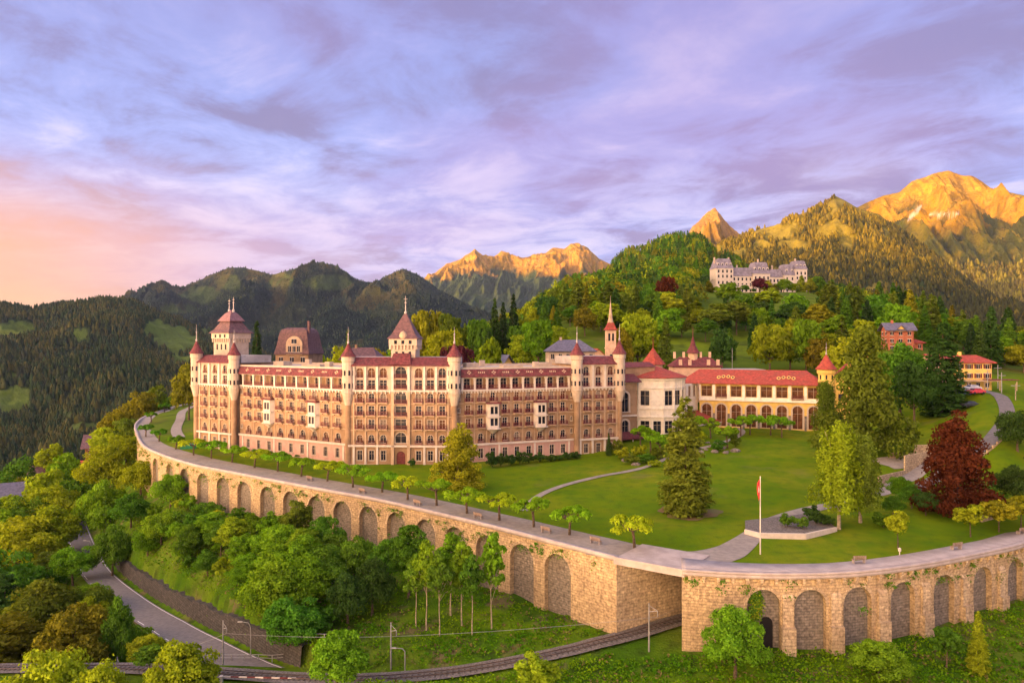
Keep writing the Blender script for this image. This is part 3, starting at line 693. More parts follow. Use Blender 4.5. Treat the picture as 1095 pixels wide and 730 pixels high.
# ------------------------------------------------------------------ the hotel
PAL = empty('grand_hotel', (-26, 180, 1.2)); tag(PAL, 'huge ochre palace hotel with red roofs, turrets and a pointed central tower behind the terrace', 'hotel')
_wm = {}
def window_mesh(w, h, arch, glass='glass', surround=.11, bars=True, sill=True):
    key = (round(w, 2), round(h, 2), arch, glass, surround)
    if key in _wm: return _wm[key]
    b = MB((0, 0, 0), (1, 0)); r = w/2; zc = h-r if arch else h
    pts = [(-r, -.27, 0), (r, -.27, 0), (r, -.27, zc)]
    if arch: pts += [(r*math.cos(math.pi*k/10), -.27, zc+r*math.sin(math.pi*k/10)) for k in range(1, 10)]
    pts += [(-r, -.27, zc)]; pn = bpy.data.meshes.new('pane'); pn.from_pydata([b.pt(*p) for p in pts], [], [tuple(range(len(pts)))]); pn.materials.append(M[glass])
    f = .07
    b.box(-r, -r+f, -.26, -.15, 0, zc, 1); b.box(r-f, r, -.26, -.15, 0, zc, 1); b.box(-r+f, r-f, -.26, -.15, 0, f, 1)
    b.box(-.035, .035, -.26, -.17, f, h-.02, 1); b.box(-r+f, r-f, -.26, -.17, h*.66, h*.66+.055, 1)
    s = surround
    if s:
        b.box(-r-s, -r, .003, .07, 0, zc, 1); b.box(r, r+s, .003, .07, 0, zc, 1)
        if arch:
            n = 10
            for k in range(n):
                a0, a1 = math.pi*k/n, math.pi*(k+1)/n; R2 = r+s
                A = [(r*math.cos(a0), zc+r*math.sin(a0)), (R2*math.cos(a0), zc+R2*math.sin(a0)), (R2*math.cos(a1), zc+R2*math.sin(a1)), (r*math.cos(a1), zc+r*math.sin(a1))]
                b.face([(p[0], .07, p[1]) for p in A], 1)
                b.face([(A[1][0], .07, A[1][1]), (A[1][0], 0, A[1][1]), (A[2][0], 0, A[2][1]), (A[2][0], .07, A[2][1])], 1)
        else: b.box(-r-s, r+s, .003, .09, zc, zc+s, 1)
        if sill: b.box(-r-s, r+s, .003, .16, -.14, 0, 1)
    me = bpy.data.meshes.new('window'); me.from_pydata(b.v, [], b.f); me.materials.append(M[glass]); me.materials.append(M['frame'])
    me.polygons.foreach_set('material_index', b.m); me.update(); _wm[key] = me; PANES[me.name] = pn; return me
PANES = {}
def inst(name, me, mb, u, d, z, parent, **k):
    o = bpy.data.objects.new(name, me); col.objects.link(o); p = mb.pt(u, d, z); ang = math.atan2(mb.t[1], mb.t[0])
    o.parent = parent
    o.matrix_world = Matrix.LocRotScale(Vector(p), None, None) @ Matrix.Rotation(ang, 4, 'Z') if parent is None else Matrix.Identity(4)
    if parent is not None:
        o.matrix_parent_inverse = Matrix.LocRotScale(parent.location, parent.rotation_euler, None).inverted()
        o.location = p; o.rotation_euler = (0, 0, ang)
    if me.name in PANES:
        q = bpy.data.objects.new('pane', PANES[me.name]); col.objects.link(q); q.parent = o
    return tag(o, **k)
_bm = {}
def balcony_mesh(w, dep=.85, round_=False):
    key = (round(w, 2), dep)
    if key in _bm: return _bm[key]
    b = MB(); r = w/2
    b.box(-r, r, .003, dep, -.16, 0, 1); b.box(-r+.1, -r+.28, .003, dep*.7, -.45, -.16, 1); b.box(r-.28, r-.1, .003, dep*.7, -.45, -.16, 1)
    for (a, c, e, g) in ((-r, r, dep-.06, dep), (-r, -r+.06, .05, dep-.06), (r-.06, r, .05, dep-.06)):
        b.box(a, c, e, g, .86, .95, 0); b.box(a, c, e, g, .06, .22, 0)
    n = max(3, int(w/.26))
    for k in range(n+1):
        x = -r+.02+(w-.1)*k/n; b.box(x, x+.07, dep-.05, dep-.01, .22, .86, 0)
    for k in (.25, .5, .75):
        for x in (-r, r-.05): b.box(x, x+.05, dep*k, dep*k+.05, .22, .86, 0)
    me = bpy.data.meshes.new('balcony'); me.from_pydata(b.v, [], b.f); me.materials.append(M['rail_red']); me.materials.append(M['ochre_trim'])
    me.polygons.foreach_set('material_index', b.m); me.update(); _bm[key] = me; return me
P0, P1, P2, P3, P4, P5 = [Vector(p) for p in ((-86, 206.5), (-72, 198), (-38.6, 177.6), (-13.3, 176.2), (15.6, 187.5), (27, 192))]
Zg_ = -1.0
FL = [(5.75, 9.1, 'a'), (9.1, 12.3, 'r'), (12.3, 15.3, 'r'), (15.3, 18.35, 'A')]    # z0, z1, type
def rows_windows(mb, us, w, parent, balc=True, skip=()):
    ops = []
    for (z0, z1, ty) in FL:
        for i, u in enumerate(us):
            if (i, ty, z0) in skip: continue
            ar = ty in 'aA'; h = 2.1 if ty != 'a' else 1.9; zb = z0+.45
            ops.append((u-w/2, u+w/2, zb, zb+h, ar))
            inst('arched_window' if ar else 'window', window_mesh(w, h, ar, random.choice(['glass', 'glass', 'glass_warm', 'glass_blind', 'glass'])), mb, u, 0, zb, parent)
            if balc and not ty == 'a': inst('balcony', balcony_mesh(w+.75), mb, u, 0, zb-.05, parent)
            elif ty == 'a': inst('window_box', balcony_mesh(w+.3, .4), mb, u, 0, zb-.35, parent)
    return ops
def corbel_table(b, L, z, step, m=1, d0=0.003, u0=0):
    n = int((L-u0)/step); st = (L-u0)/n
    for k in range(n+1):
        u = u0+k*st; b.box(max(u0, u-.14), min(L, u+.14), d0, d0+.45, z-.55, z, m)
        if k < n:  # little arch between corbels
            b.box(u+.14, u+st-.14, d0, d0+.25, z-.2, z, m)
def sloped_roof(b, u0, u1, dlo, zlo, dhi, zhi, m):
    b.face([(u0, dlo, zlo), (u1, dlo, zlo), (u1, dhi, zhi), (u0, dhi, zhi)], m); b.face([(u0, dlo, zlo-.25), (u1, dlo, zlo-.25), (u1, dlo, zlo), (u0, dlo, zlo)], m)
    b.face([(u0, 0, zlo-.25), (u1, 0, zlo-.25), (u1, dlo, zlo-.25), (u0, dlo, zlo-.25)], m)
    b.face([(u0, dlo, zlo-.25), (u0, dlo, zlo), (u0, dhi, zhi), (u0, 0, zlo-.25)], m); b.face([(u1, dlo, zlo-.25), (u1, 0, zlo-.25), (u1, dhi, zhi), (u1, dlo, zlo)], m)
def wing(A, B, oriels):
    mb = MB((A.x, A.y, 0), (B.x-A.x, B.y-A.y)); L = (B-A).length; n = 9; e = 1.6; bw = (L-2*e)/n; us = [e+bw*(k+.5) for k in range(n)]
    w = min(1.5, bw*.40); ops = []
    skip = set()
    for k in oriels: skip |= {(k, 'r', 9.1), (k, 'r', 12.3)}
    ops += rows_windows(mb, us, w, PAL, skip=skip)
    for s in (e*.5, L-e*.5):
        for z in (7.2, 10.2, 13.2, 16.2):
            ops.append((s-.3, s+.3, z, z+1.1, True)); inst('slit_window', window_mesh(.6, 1.1, True, 'glass', .1), mb, s, 0, z, PAL)
    b = MB(mb.o, mb.t)
    b.wall(L, 5.75, 18.3, ops, 0)
    # ground storey
    gop = []
    for u in us:
        gop.append((u-.62, u+.62, 2.2, 4.5, False)); inst('ground_window', window_mesh(1.24, 2.3, False, 'glass', .14), mb, u, 0.25, 2.2, PAL)
    b.wall(L, Zg_, 5.3, gop, 2, d=.25)
    for k in range(n+1):
        u = e+bw*k
        if k % 3 == 0: b.box(u-.22, u+.22, .26, .42, .9, 5.2, 1)
    b.box(0, L, .26, .5, -.5, 1.35, 3)
    b.box(0, L, 0, .55, 5.3, 5.75, 1)
    # vertical strips between bays
    for k in range(1, n): b.box(e+bw*k-.07, e+bw*k+.07, .003, .10, 5.75, 17.5, 4)
    for z in (9.1, 12.3, 15.3): b.box(0, L, .003, .12, z-.04, z+.14, 4)
    corbel_table(b, L, 18.3, bw/4, 1)
    b.box(0, L, .003, .62, 18.3, 18.6, 1)
    # loggia storey, recessed behind white columns
    lop = []
    for u in us:
        lop.append((u-.8, u+.8, 18.75, 21.1, False)); inst('loggia_window', window_mesh(1.6, 2.35, False, 'glass', .08), mb, u, -.9, 18.75, PAL)
    b.wall(L, 18.6, 21.6, lop, 0, d=-.9)
    for k in range(n+1):
        u = e+bw*k; b.box(u-.24, u+.24, -.2, .35, 18.6, 21.35, 1); b.box(u-.38, u+.38, -.25, .45, 20.95, 21.35, 1)
    b.box(0, L, -.9, .4, 21.35, 21.6, 1)
    rb = MB(mb.o, mb.t)
    rb.box(e, L-e, .28, .34, 19.55, 19.65, 0); rb.box(e, L-e, .28, .34, 18.66, 18.85, 0)
    x = e
    while x < L-e: rb.box(x, x+.09, .28, .33, 18.85, 19.55, 0); x += .3
    rb.build('loggia_railing', M['rail_red'], PAL)
    b.build('wing_wall', [M['ochre'], M['white'], M['pink'], M['cream'], M['ochre_trim']], PAL)
    rf = MB(mb.o, mb.t); sloped_roof(rf, 0, L, 1.1, 21.75, .15, 23.5, 0)
    rf.build('tiled_eave', M['red_tile'], PAL)
    ob = MB(mb.o, mb.t)
    for k in range(n):       # pale mosaic marks on the tiles, in alternating clusters
        u = us[k]
        if k % 2 == 0:
            for q, (du, dz, ww) in enumerate(((-.35, 0, .5), (.35, 0, .5), (0, .28, .5), (0, -.28, .5))):
                z = 22.65+dz; dd = 1.1-(z-21.75)*.95/1.75+.02
                ob.face([(u+du-ww/2, dd+.0, z), (u+du, dd+.1, z-.18), (u+du+ww/2, dd, z), (u+du, dd-.09, z+.18)], 0)
        else:
            for du in (-.7, -.25, .25, .7):
                z = 22.65; dd = 1.1-(z-21.75)*.95/1.75+.03
                ob.face([(u+du-.13, dd+.08, z-.2), (u+du+.13, dd+.08, z-.2), (u+du+.13, dd-.12, z+.2), (u+du-.13, dd-.12, z+.2)], 0)
    ob.build('roof_ornament', M['ochre_trim'], PAL)
    fb = MB(mb.o, mb.t); fb.box(-.5, L+.5, -17, .2, 23.4, 23.62, 0); fb.box(0, L, -.2, .15, 23.62, 23.85, 1); fb.box(0, L, -17, -16.6, 23.62, 24.2, 1)
    for (ua, ub, da, db, h) in ((.15, .25, -9, -6, 1.1), (.32, .36, -12, -11, 1.6), (.45, .62, -8, -5, .5), (.7, .74, -5, -3.6, 1.3), (.8, .92, -12, -8, .9)):
        fb.box(L*ua, L*ub, da, db, 23.62, 23.62+h, 1)
    fb.build('flat_roof', [M['flatroof'], M['cream']], PAL)
    bk = MB(mb.o, mb.t); bk.box(-.5, L+.5, -16.8, -16.5, Zg_, 23.4, 0); bk.build('rear_wall', M['ochre'], PAL)
    for k in oriels:
        ob = MB(mb.o, mb.t); u = us[k]; hw = 1.75; dp = 1.1
        ob.face([(u-hw, 0.003, 9.2), (u-hw+.6, dp, 9.2), (u-hw+.6, dp, 15.1), (u-hw, 0.003, 15.1)]); ob.face([(u+hw-.6, dp, 9.2), (u+hw, .003, 9.2), (u+hw, .003, 15.1), (u+hw-.6, dp, 15.1)])
        ob2 = MB(ob.pt(u-hw+.6, dp, 0), mb.t); wid = 2*hw-1.2; oo = []
        for z in (9.9, 12.7):
            for q in (0, 1): a = .12+q*(wid-.24)/2; oo.append((a+.1, a+(wid-.24)/2-.1, z, z+1.75, False))
        ob2.wall(wid, 9.2, 15.1, oo, 0, depth=.2); ob2.face([(a_, -.2, z_) for a_, z_ in ((0, 9.3), (wid, 9.3), (wid, 15), (0, 15))], 1)
        ob2.box(-.5, wid+.5, -1, .15, 11.9, 12.15); ob2.box(-.5, wid+.5, -1, .15, 9.0, 9.25)
        ob.v += ob2.v; off = len(ob.v)-len(ob2.v); ob.f += [tuple(i+off for i in f) for f in ob2.f]; ob.m += ob2.m
        ob.lathe(u, .1, [(.2, 7.9), (1.1, 8.7), (1.7, 9.1)], 10, 0, math.pi*0, math.pi)
        orl = ob.build('oriel', [M['white'], M['glass']], PAL)
        tb = MB(mb.o, mb.t); tb.box(u-hw-.1, u+hw+.1, .003, dp+.25, 15.1, 15.5, 0, taper=.08); tb.build('oriel_roof', M['red_tile'], PAL)
wing(P1, P2, (2, 6)); wing(P3, P4, (2, 6))
def turret(p, rad, zc, ze, za, zf, faces=True, parent=PAL, body='cream', low='ochre', zbase=None, roof='red_tile', n=14):
    """round corner turret: plain shaft, corbelled white head with windows, cone roof, finial"""
    b = MB((p[0], p[1], 0)); zb = Zg_ if zbase is None else zbase
    b.lathe(0, 0, [(rad*.5, zb, 1), (rad*.5, zc-3.0, 1), (rad*.55, zc-3.0, 0), (rad*1.02, zc-.3, 0), (rad*1.1, zc-.2, 0), (rad*1.1, zc, 0), (rad, zc, 0), (rad, ze-1.2, 0), (rad*1.12, ze-1.05, 0), (rad*1.12, ze, 0)], n, 0)
    t = b.build('corner_turret', [M[body], M[low]], parent, smooth=False)
    # little windows round the head
    wb = MB((p[0], p[1], 0))
    for z0 in np.arange(zc+1.0, ze-2.4, 3.0):
        for k in range(6):
            a = -math.pi/2+(k-2.5)*.75
            tx, ty = -math.sin(a), math.cos(a); q = MB((p[0]+math.cos(a)*(rad*.985), p[1]+math.sin(a)*(rad*.985), 0), (tx, ty)); q.n = (math.cos(a), math.sin(a))
            q.box(-.22, .22, -.02, .05, z0, z0+1.2, 0)
            off = len(wb.v); wb.v += q.v; wb.f += [tuple(i+off for i in f) for f in q.f]; wb.m += q.m
    if wb.v: wb.build('turret_window', M['glass'], parent)
    r = MB((p[0], p[1], 0)); h = za-ze
    r.lathe(0, 0, [(rad*1.3, ze, 0), (rad*1.32, ze+.12, 0), (rad*.9, ze+h*.28, 0), (rad*.5, ze+h*.6, 0), (rad*.16, ze+h*.93, 0), (.07, za, 0)], n, 0)
    r.build('turret_roof', M[roof], parent)
    f = MB((p[0], p[1], 0)); f.lathe(0, 0, [(.16, za-.2), (.28, za+.25), (.1, za+.5), (.09, za+(zf-za)*.5), (.2, za+(zf-za)*.55), (.05, za+(zf-za)*.62), (.03, zf)], 7)
    f.build('finial', M['finial'], parent)
def tall_loggia(b, mb, us, w, parent, d=0):
    """two tiers of arched loggia windows between white columns, z 18.35..24.1"""
    ops = []
    for u in us:
        ops.append((u-w/2, u+w/2, 18.85, 20.95, False)); inst('loggia_window', window_mesh(w, 2.1, False, 'glass', .0), mb, u, d, 18.85, parent)
        ops.append((u-w/2, u+w/2, 21.45, 23.75, True)); inst('loggia_window', window_mesh(w, 2.3, True, random.choice(['glass', 'glass_warm']), .1), mb, u, d, 21.45, parent)
    return ops
def block(A, B, us_f, w, out, roofd=3.0, centre=None, tp=None):
    T = (B-A).normalized(); Nn = Vector((T.y, -T.x)); A2 = A+Nn*out; B2 = B+Nn*out; L = (B2-A2).length
    mb = MB((A2.x, A2.y, 0), (T.x, T.y)); us = [L*u for u in us_f]; b = MB(mb.o, mb.t)
    ops = rows_windows(mb, us, w, PAL); lo = tall_loggia(b, mb, us, w*1.25, PAL)
    g = []
    for u in us: g.append((u-.6, u+.6, 2.1, 4.4, False)); inst('ground_window', window_mesh(1.2, 2.3, False, 'glass', .14), mb, u, 0, 2.1, PAL)
    if centre is not None:
        uc = centre
        for (z0, h, ar, nm) in ((6.2, 2.5, True, 'arched_window'), (9.5, 2.3, False, 'wide_window'), (12.6, 2.2, False, 'wide_window'), (15.5, 2.8, True, 'arched_window'), (19.0, 2.0, False, 'wide_window'), (21.5, 2.6, True, 'arched_window')):
            (ops if z0 < 18 else lo).append((uc-1.3, uc+1.3, z0, z0+h, ar)); inst(nm, window_mesh(2.6, h, ar, 'glass', .22), mb, uc, 0, z0, PAL)
            if z0 not in (6.2,): inst('balcony', balcony_mesh(3.0, .8), mb, uc, 0, z0-.1, PAL)
        g.append((uc-1.05, uc+1.05, -.4, 4.3, True))
        dm = MB(mb.o, mb.t); dm.box(uc-1.05, uc+1.05, -.32, -.25, -.2, 4.3); dm.box(uc-.04, uc+.04, -.25, -.2, 0, 4.2)
        dm.build('entrance_door', M['rail_red'], PAL)
        sb = MB(mb.o, mb.t)
        for k in range(6): sb.box(uc-2.2+k*.12, uc+2.2-k*.12, .01, 2.6-k*.38, .1+k*.17-.6, .27+k*.17-.3)
        sb.build('entrance_steps', M['concrete'], PAL)
        ar_ = MB(mb.o, mb.t)
        for s in (-1, 1): ar_.box(uc+s*1.9-.35, uc+s*1.9+.35, .003, .5, .2, 18.2, 0)
        for s in (-1, 1): ar_.box(uc+s*1.9-.3, uc+s*1.9+.3, .003, .6, 18.2, 24.6, 1)
        ar_.build('portal_frame', [M['ochre_trim'], M['white']], PAL)
    b.wall(L, 5.75, 18.35, ops, 0); b.wall(L, 18.35, 24.1, lo, 3); b.wall(L, Zg_, 5.3, g, 0, d=.0)
    b.box(0, L, .003, .5, 5.3, 5.75, 1) ; b.face([(0, 0, 5.3), (L, 0, 5.3), (L, 0, 5.75), (0, 0, 5.75)], 1)
    for z in (9.1, 12.3, 15.3): b.box(0, L, .003, .14, z-.04, z+.16, 2)
    corbel_table(b, L, 18.35, 1.0, 1); b.box(0, L, .003, .6, 18.35, 18.62, 1)
    b.box(0, L, .003, .5, 24.1, 24.35, 1)
    b.box(0, L, .003, .35, -.6, 1.2, 3)
    edges = sorted(us); mid = [(a+c)/2 for a, c in zip(edges, edges[1:]) if c-a < 6]
    for u in mid+[edges[0]-(mid[0]-edges[0]), edges[-1]+(mid[0]-edges[0])]:
        b.box(u-.25, u+.25, .003, .42, 18.62, 24.1, 1); b.box(u-.18, u+.18, .003, .22, 5.75, 17.6, 2); b.box(u-.25, u+.25, .003, .3, 1.2, 5.3, 1)
    for (a, c) in ((0, -1), (L, 1)):    # side returns
        b.face([(a, 0, Zg_), (a, -out-2, Zg_), (a, -out-2, 24.1), (a, 0, 24.1)] if c > 0 else [(a, -out-2, Zg_), (a, 0, Zg_), (a, 0, 24.1), (a, -out-2, 24.1)], 0)
    b.build('block_wall', [M['ochre'], M['white'], M['ochre_trim'], M['cream']], PAL)
    rb = MB(mb.o, mb.t)
    for z in (18.75, 21.25):
        for u in us:
            rb.box(u-w*.7, u+w*.7, .08, .14, z+.75, z+.85); rb.box(u-w*.7, u+w*.7, .08, .14, z, z+.15); x = u-w*.7
            while x < u+w*.7: rb.box(x, x+.07, .09, .13, z+.15, z+.75); x += .28
    rb.build('loggia_railing', M['rail_red'], PAL)
    r = MB(mb.o, mb.t); sloped_roof(r, -.3, L+.3, .9, 24.45, -1.9, 26.3, 0)
    r.box(-.3, L+.3, -roofd-9, -1.9, 24.3, 26.25, 1); r.build('mansard_roof', [M['red_tile'], M['flatroof']], PAL)
    return mb, L, b
# centre block
Lc = (P3-P2).length
us_c = [.115, .225, .335, .665, .775, .885]
mbc, Lc, _ = block(P2, P3, us_c, 1.4, 1.6, centre=Lc*.5)
for u in (0.1, Lc-.1): turret(mbc.pt(u, -.2, 0)[:2], 1.45, 18.0, 26.4, 29.6, 33.4)
# little gabled roof over the central bay
b = MB(mbc.o, mbc.t); u = Lc/2; b.box(u-2.3, u+2.3, -1.6, .7, 24.3, 24.6, 0); b.face([(u-2.5, 1.1, 24.6), (u+2.5, 1.1, 24.6), (u+2.0, -1.2, 27.2), (u-2.0, -1.2, 27.2)], 0)
b.face([(u-2.5, 1.1, 24.6), (u-2.0, -1.2, 27.2), (u-2.5, -1.6, 24.6)], 0); b.face([(u+2.5, 1.1, 24.6), (u+2.5, -1.6, 24.6), (u+2.0, -1.2, 27.2)], 0); b.build('bay_roof', M['red_tile'], PAL)
def great_tower(mb, uc, dc, hw, zb, ze, za, zf, over, name='central_tower', two=False):
    b = MB(mb.o, mb.t); b.box(uc-hw, uc+hw, dc-hw, dc+hw, zb, ze-2.6, 0); e = hw+.45
    b.box(uc-e, uc+e, dc-e, dc+e, ze-1.5, ze, 0)
    for s in np.arange(-hw, hw+.01, hw/3.5):   # machicolation brackets on all sides
        b.box(uc+s-.16, uc+s+.16, dc+hw, dc+e, ze-2.5, ze-1.5, 0); b.box(uc+s-.16, uc+s+.16, dc-e, dc-hw, ze-2.5, ze-1.5, 0)
        b.box(uc-e, uc-hw, dc+s-.16, dc+s+.16, ze-2.5, ze-1.5, 0); b.box(uc+hw, uc+e, dc+s-.16, dc+s+.16, ze-2.5, ze-1.5, 0)
    b.box(uc-hw*.995, uc+hw*.995, dc-hw*.995, dc+hw*.995, ze-2.6, ze-1.5, 0)
    t = b.build(name, [M['cream']], PAL)
    w = MB(mb.o, mb.t)
    for s in (-.55, 0, .55): w.box(uc+s*hw-.3, uc+s*hw+.3, dc+hw, dc+hw+.03, ze-4.6, ze-3.0, 0)
    for s in (-.6, 0, .6):
        w.box(uc+s*hw-.35, uc+s*hw+.35, dc+e, dc+e+.03, ze-1.2, ze-.35, 0); w.box(uc-e-.03, uc-e, dc+s*hw-.35, dc+s*hw+.35, ze-1.2, ze-.35, 0)
    w.build('tower_window', M['glass'], PAL)
    r = MB(mb.o, mb.t); o_ = e+over; h = za-ze
    r.pyr(uc-o_, uc+o_, dc-o_, dc+o_, [(0, ze), (.0, ze+.15), (.22, ze+h*.16), (.42, ze+h*.38), (.68, ze+h*.70), (.93, ze+h*.97), (.985, za)], 0)
    if two: r.pyr(uc-o_*.6, uc+o_*.6, dc-o_*.6, dc+o_*.6, [(0, ze+h*.52), (0, ze+h*.55), (.5, ze+h*.85), (.9, za)], 1)
    r.build('tower_roof', [M['brown_tile'], M['slate_red']], PAL)
    d = MB(mb.o, mb.t)
    if not two:   # small arched dormer on the front slope
        d.lathe(uc, dc+o_-.9, [(1.0, ze+.1), (1.0, ze+.9), (.7, ze+1.5), (.1, ze+1.9)], 12, 0); d.build('tower_dormer', M['ochre_trim'], PAL)
    f = MB(mb.o, mb.t)
    for s in ((-.9, .9) if two else (0,)):
        k = 1 if s >= 0 else .9; z1 = za-.3+(zf-za)*k; f.lathe(uc+s, dc, [(.3, za-.6), (.35, za+.1), (.12, za+.4), (.1, za+(z1-za)*.55), (.28, za+(z1-za)*.6), (.07, za+(z1-za)*.66), (.04, z1)], 8)
        f.box(uc+s-.45, uc+s+.45, dc-.06, dc+.06, za+(z1-za)*.8, za+(z1-za)*.8+.12)
    f.build('finial', M['finial'], PAL)
great_tower(mbc, Lc*.5+.2, -4.6, 2.9, 24, 30.6, 36.9, 41.2, .35)
# end towers
mbl, Ll, _ = block(P0, P1-(P1-P0).normalized()*.6, [.24, .5, .76], 1.25, 1.3)
turret(mbl.pt(.1, .0, 0)[:2], 1.45, 18.0, 26.7, 30.2, 34.6, roof='red_tile'); turret(mbl.pt(Ll-.1, .0, 0)[:2], 1.35, 17.6, 26.4, 29.8, 33.2)
great_tower(mbl, Ll*.5-5.4, -9.5, 3.3, 20, 32.3, 38.8, 42.8, .5, name='end_tower', two=True)
mbr, Lr, _ = block(P4, P5, [.22, .5, .78], 1.25, 1.3)
turret(mbr.pt(.1, .0, 0)[:2], 1.45, 18.0, 26.6, 29.8, 33.8); turret(mbr.pt(Lr-.1, .0, 0)[:2], 1.45, 17.8, 26.8, 30.4, 34.5)
# low return walls that close the building at its far ends
b = MB(mbl.o, mbl.t); b.box(.2, Ll-.2, -18, -1.5, Zg_, 24.2); b.build('side_wall', M['ochre'], PAL)
b = MB(mbr.o, mbr.t); b.box(.2, Lr-.2, -15, -1.5, Zg_, 24.2); b.build('side_wall', M['ochre'], PAL)
b = MB(mbc.o, mbc.t); b.box(2, Lc-2, -16, -2, 20, 25.5); b.build('roof_house', M['cream'], PAL)
# ------------------------------------------------------------------ annex: round hall and arcaded gallery
AN = empty('arcaded_annex', (45, 212, 4.5)); tag(AN, 'long low annex with arches, white upper windows and red roof right of the big hotel', 'annex')
def hip(b, u0, u1, d0, d1, z0, z1, ins, m=0, ov=.5):
    b.pyr(u0-ov, u1+ov, d0-ov, d1+ov, [(0, z0-.2), (0, z0)], m)
    dc = (d0+d1)/2; A = [(u0-ov, d1+ov, z0), (u1+ov, d1+ov, z0), (u1+ov, d0-ov, z0), (u0-ov, d0-ov, z0)]; r0 = (u0+ins, dc, z1); r1 = (u1-ins, dc, z1)
    b.face([A[0], A[1], r1, r0], m); b.face([A[1], A[2], r1], m); b.face([A[2], A[3], r0, r1], m); b.face([A[3], A[0], r0], m)
# link with two tall arched windows between the right end tower and the hall
A = P5+Vector((0, 5)); B = Vector((33.5, 201)); mb = MB((A.x-2, A.y, 0), (B.x-A.x+2, B.y-A.y)); L = 9.5
ops = [(4.6, 6.8, 4.4, 9.0, True), (4.6, 6.8, 11.2, 16.4, True)]
b = MB(mb.o, mb.t); b.wall(L, 0, 18.9, ops, 0); b.box(0, L, .003, .3, 10.0, 10.4, 1); b.box(0, L, -10, 0.3, 18.9, 19.3, 1)
for o_ in ops: inst('arched_window', window_mesh(2.2, o_[3]-o_[2], True, 'glass', .5), mb, 5.7, 0, o_[2], AN)
b.build('link_wall', [M['ochre'], M['white']], AN)
b = MB(mb.o, mb.t); sloped_roof(b, -1, L+1, .8, 19.3, -3, 21.2, 0); b.box(-1, L+8, -10, -3, 20.6, 23.0, 1); b.face([(-1.3, -2.6, 23), (L+8.3, -2.6, 23), (L+8.3, -6, 24.3), (-1.3, -6, 24.3)], 0)
b.face([(-1.3, -2.6, 23), (-1.3, -6, 24.3), (-1.3, -10, 23)], 0); b.build('link_roof', [M['red_tile'], M['ochre']], AN)
b = MB(mb.o, mb.t); b.face([(2, .05, 6.0), (10, .05, 6.0), (10, 3.4, 4.6), (2, 3.4, 4.6)], 0); b.face([(2, 3.4, 4.3), (10, 3.4, 4.3), (10, 3.4, 4.6), (2, 3.4, 4.6)], 0)
for u in (2.2, 6, 9.8): b.box(u-.1, u+.1, 3.1, 3.3, 0, 4.4, 1)
b.build('porch_roof', [M['red_tile'], M['white']], AN)
# round hall
hc = (39.4, 212.0); HR = 9.2; seg = 9; a0, a1 = R(-185), R(5)
b = MB(); zb, z1 = 0, 20.0
for k in range(seg):
    q0 = a0+(a1-a0)*k/seg; q1 = a0+(a1-a0)*(k+1)/seg
    p = (hc[0]+HR*math.cos(q0), hc[1]+HR*math.sin(q0)); q = (hc[0]+HR*math.cos(q1), hc[1]+HR*math.sin(q1)); l = math.hypot(q[0]-p[0], q[1]-p[1])
    b.fr((p[0], p[1], 0), (q[0]-p[0], q[1]-p[1])); mb = MB(b.o, b.t)
    blank = k == 4
    ops = []
    if not blank:
        ops = [(.45, l-.45, 5.0, 8.4, False), (.45, l-.45, 12.6, 16.6, False)]
        for o_ in ops: inst('hall_window', window_mesh(l-.9, o_[3]-o_[2], False, 'glass', .0), mb, l/2, 0, o_[2], AN)
    else:
        ops = [(.6, l-.6, 5.0, 8.4, False)]; inst('hall_window', window_mesh(l-1.2, 3.4, False, 'glass', .0), mb, l/2, 0, 5.0, AN)
    b.wall(l, zb, z1, ops, 0)
    b.box(-.05, l+.05, .003, .35, 9.3, 9.7, 1); b.box(-.05, l+.05, .003, .25, 11.6, 11.9, 1); b.box(-.05, l+.05, .003, .3, 17.2, 17.45, 1); b.box(-.1, l+.1, .003, .5, 19.5, 20.0, 1)
    b.box(-.16, .16, .003, .22, 4, 19.5, 1)
    x = .5
    while x < l-.3: b.box(x, x+.12, .003, .12, 17.45, 19.5, 1); x += .9
b.build('hall_wall', [M['annex_white'], M['annex_white']], AN)
b = MB((hc[0], hc[1], 0)); b.lathe(0, 0, [(HR+.9, 20.0), (HR+.95, 20.2), (HR*.55, 21.9), (.3, 23.4)], 18); b.build('hall_roof', M['red_tile_bright'], AN)
b = MB(); b.box(31.5, 47.5, -226, -212, 0, 19.6); b.build('hall_rear', M['ochre'], AN)
# part right of the hall
A = Vector((47.2, 215.5)); B = Vector((55.5, 223.5)); mb = MB((A.x, A.y, 0), (B.x-A.x, B.y-A.y)); L = (B-A).length
ops = [(1.2+2.6*k, 2.5+2.6*k, 13.8, 16.9, False) for k in range(4)]
b = MB(mb.o, mb.t); b.wall(L, 0, 17.6, ops, 0); b.box(0, L, .003, .25, 13.0, 13.5, 0)
for o_ in ops: inst('gallery_window', window_mesh(1.3, 3.1, False, 'glass_warm', .1), mb, (o_[0]+o_[1])/2, 0, 13.8, AN)
b.build('connecting_wall', [M['annex_white']], AN)
b = MB(mb.o, mb.t); b.face([(-4, .6, 9.6), (L+1.0, .6, 9.6), (L+1.5, 7.2, 6.6), (-4, 7.2, 6.6)], 0); b.face([(-4, 7.2, 6.2), (L+1.5, 7.2, 6.2), (L+1.5, 7.2, 6.6), (-4, 7.2, 6.6)], 1)
for u in (-3.6, 0, 4, 8, L+1.1): b.box(u-.15, u+.15, 6.6, 6.9, 2, 6.4, 1)
b.build('veranda_roof', [M['red_tile_bright'], M['white']], AN)
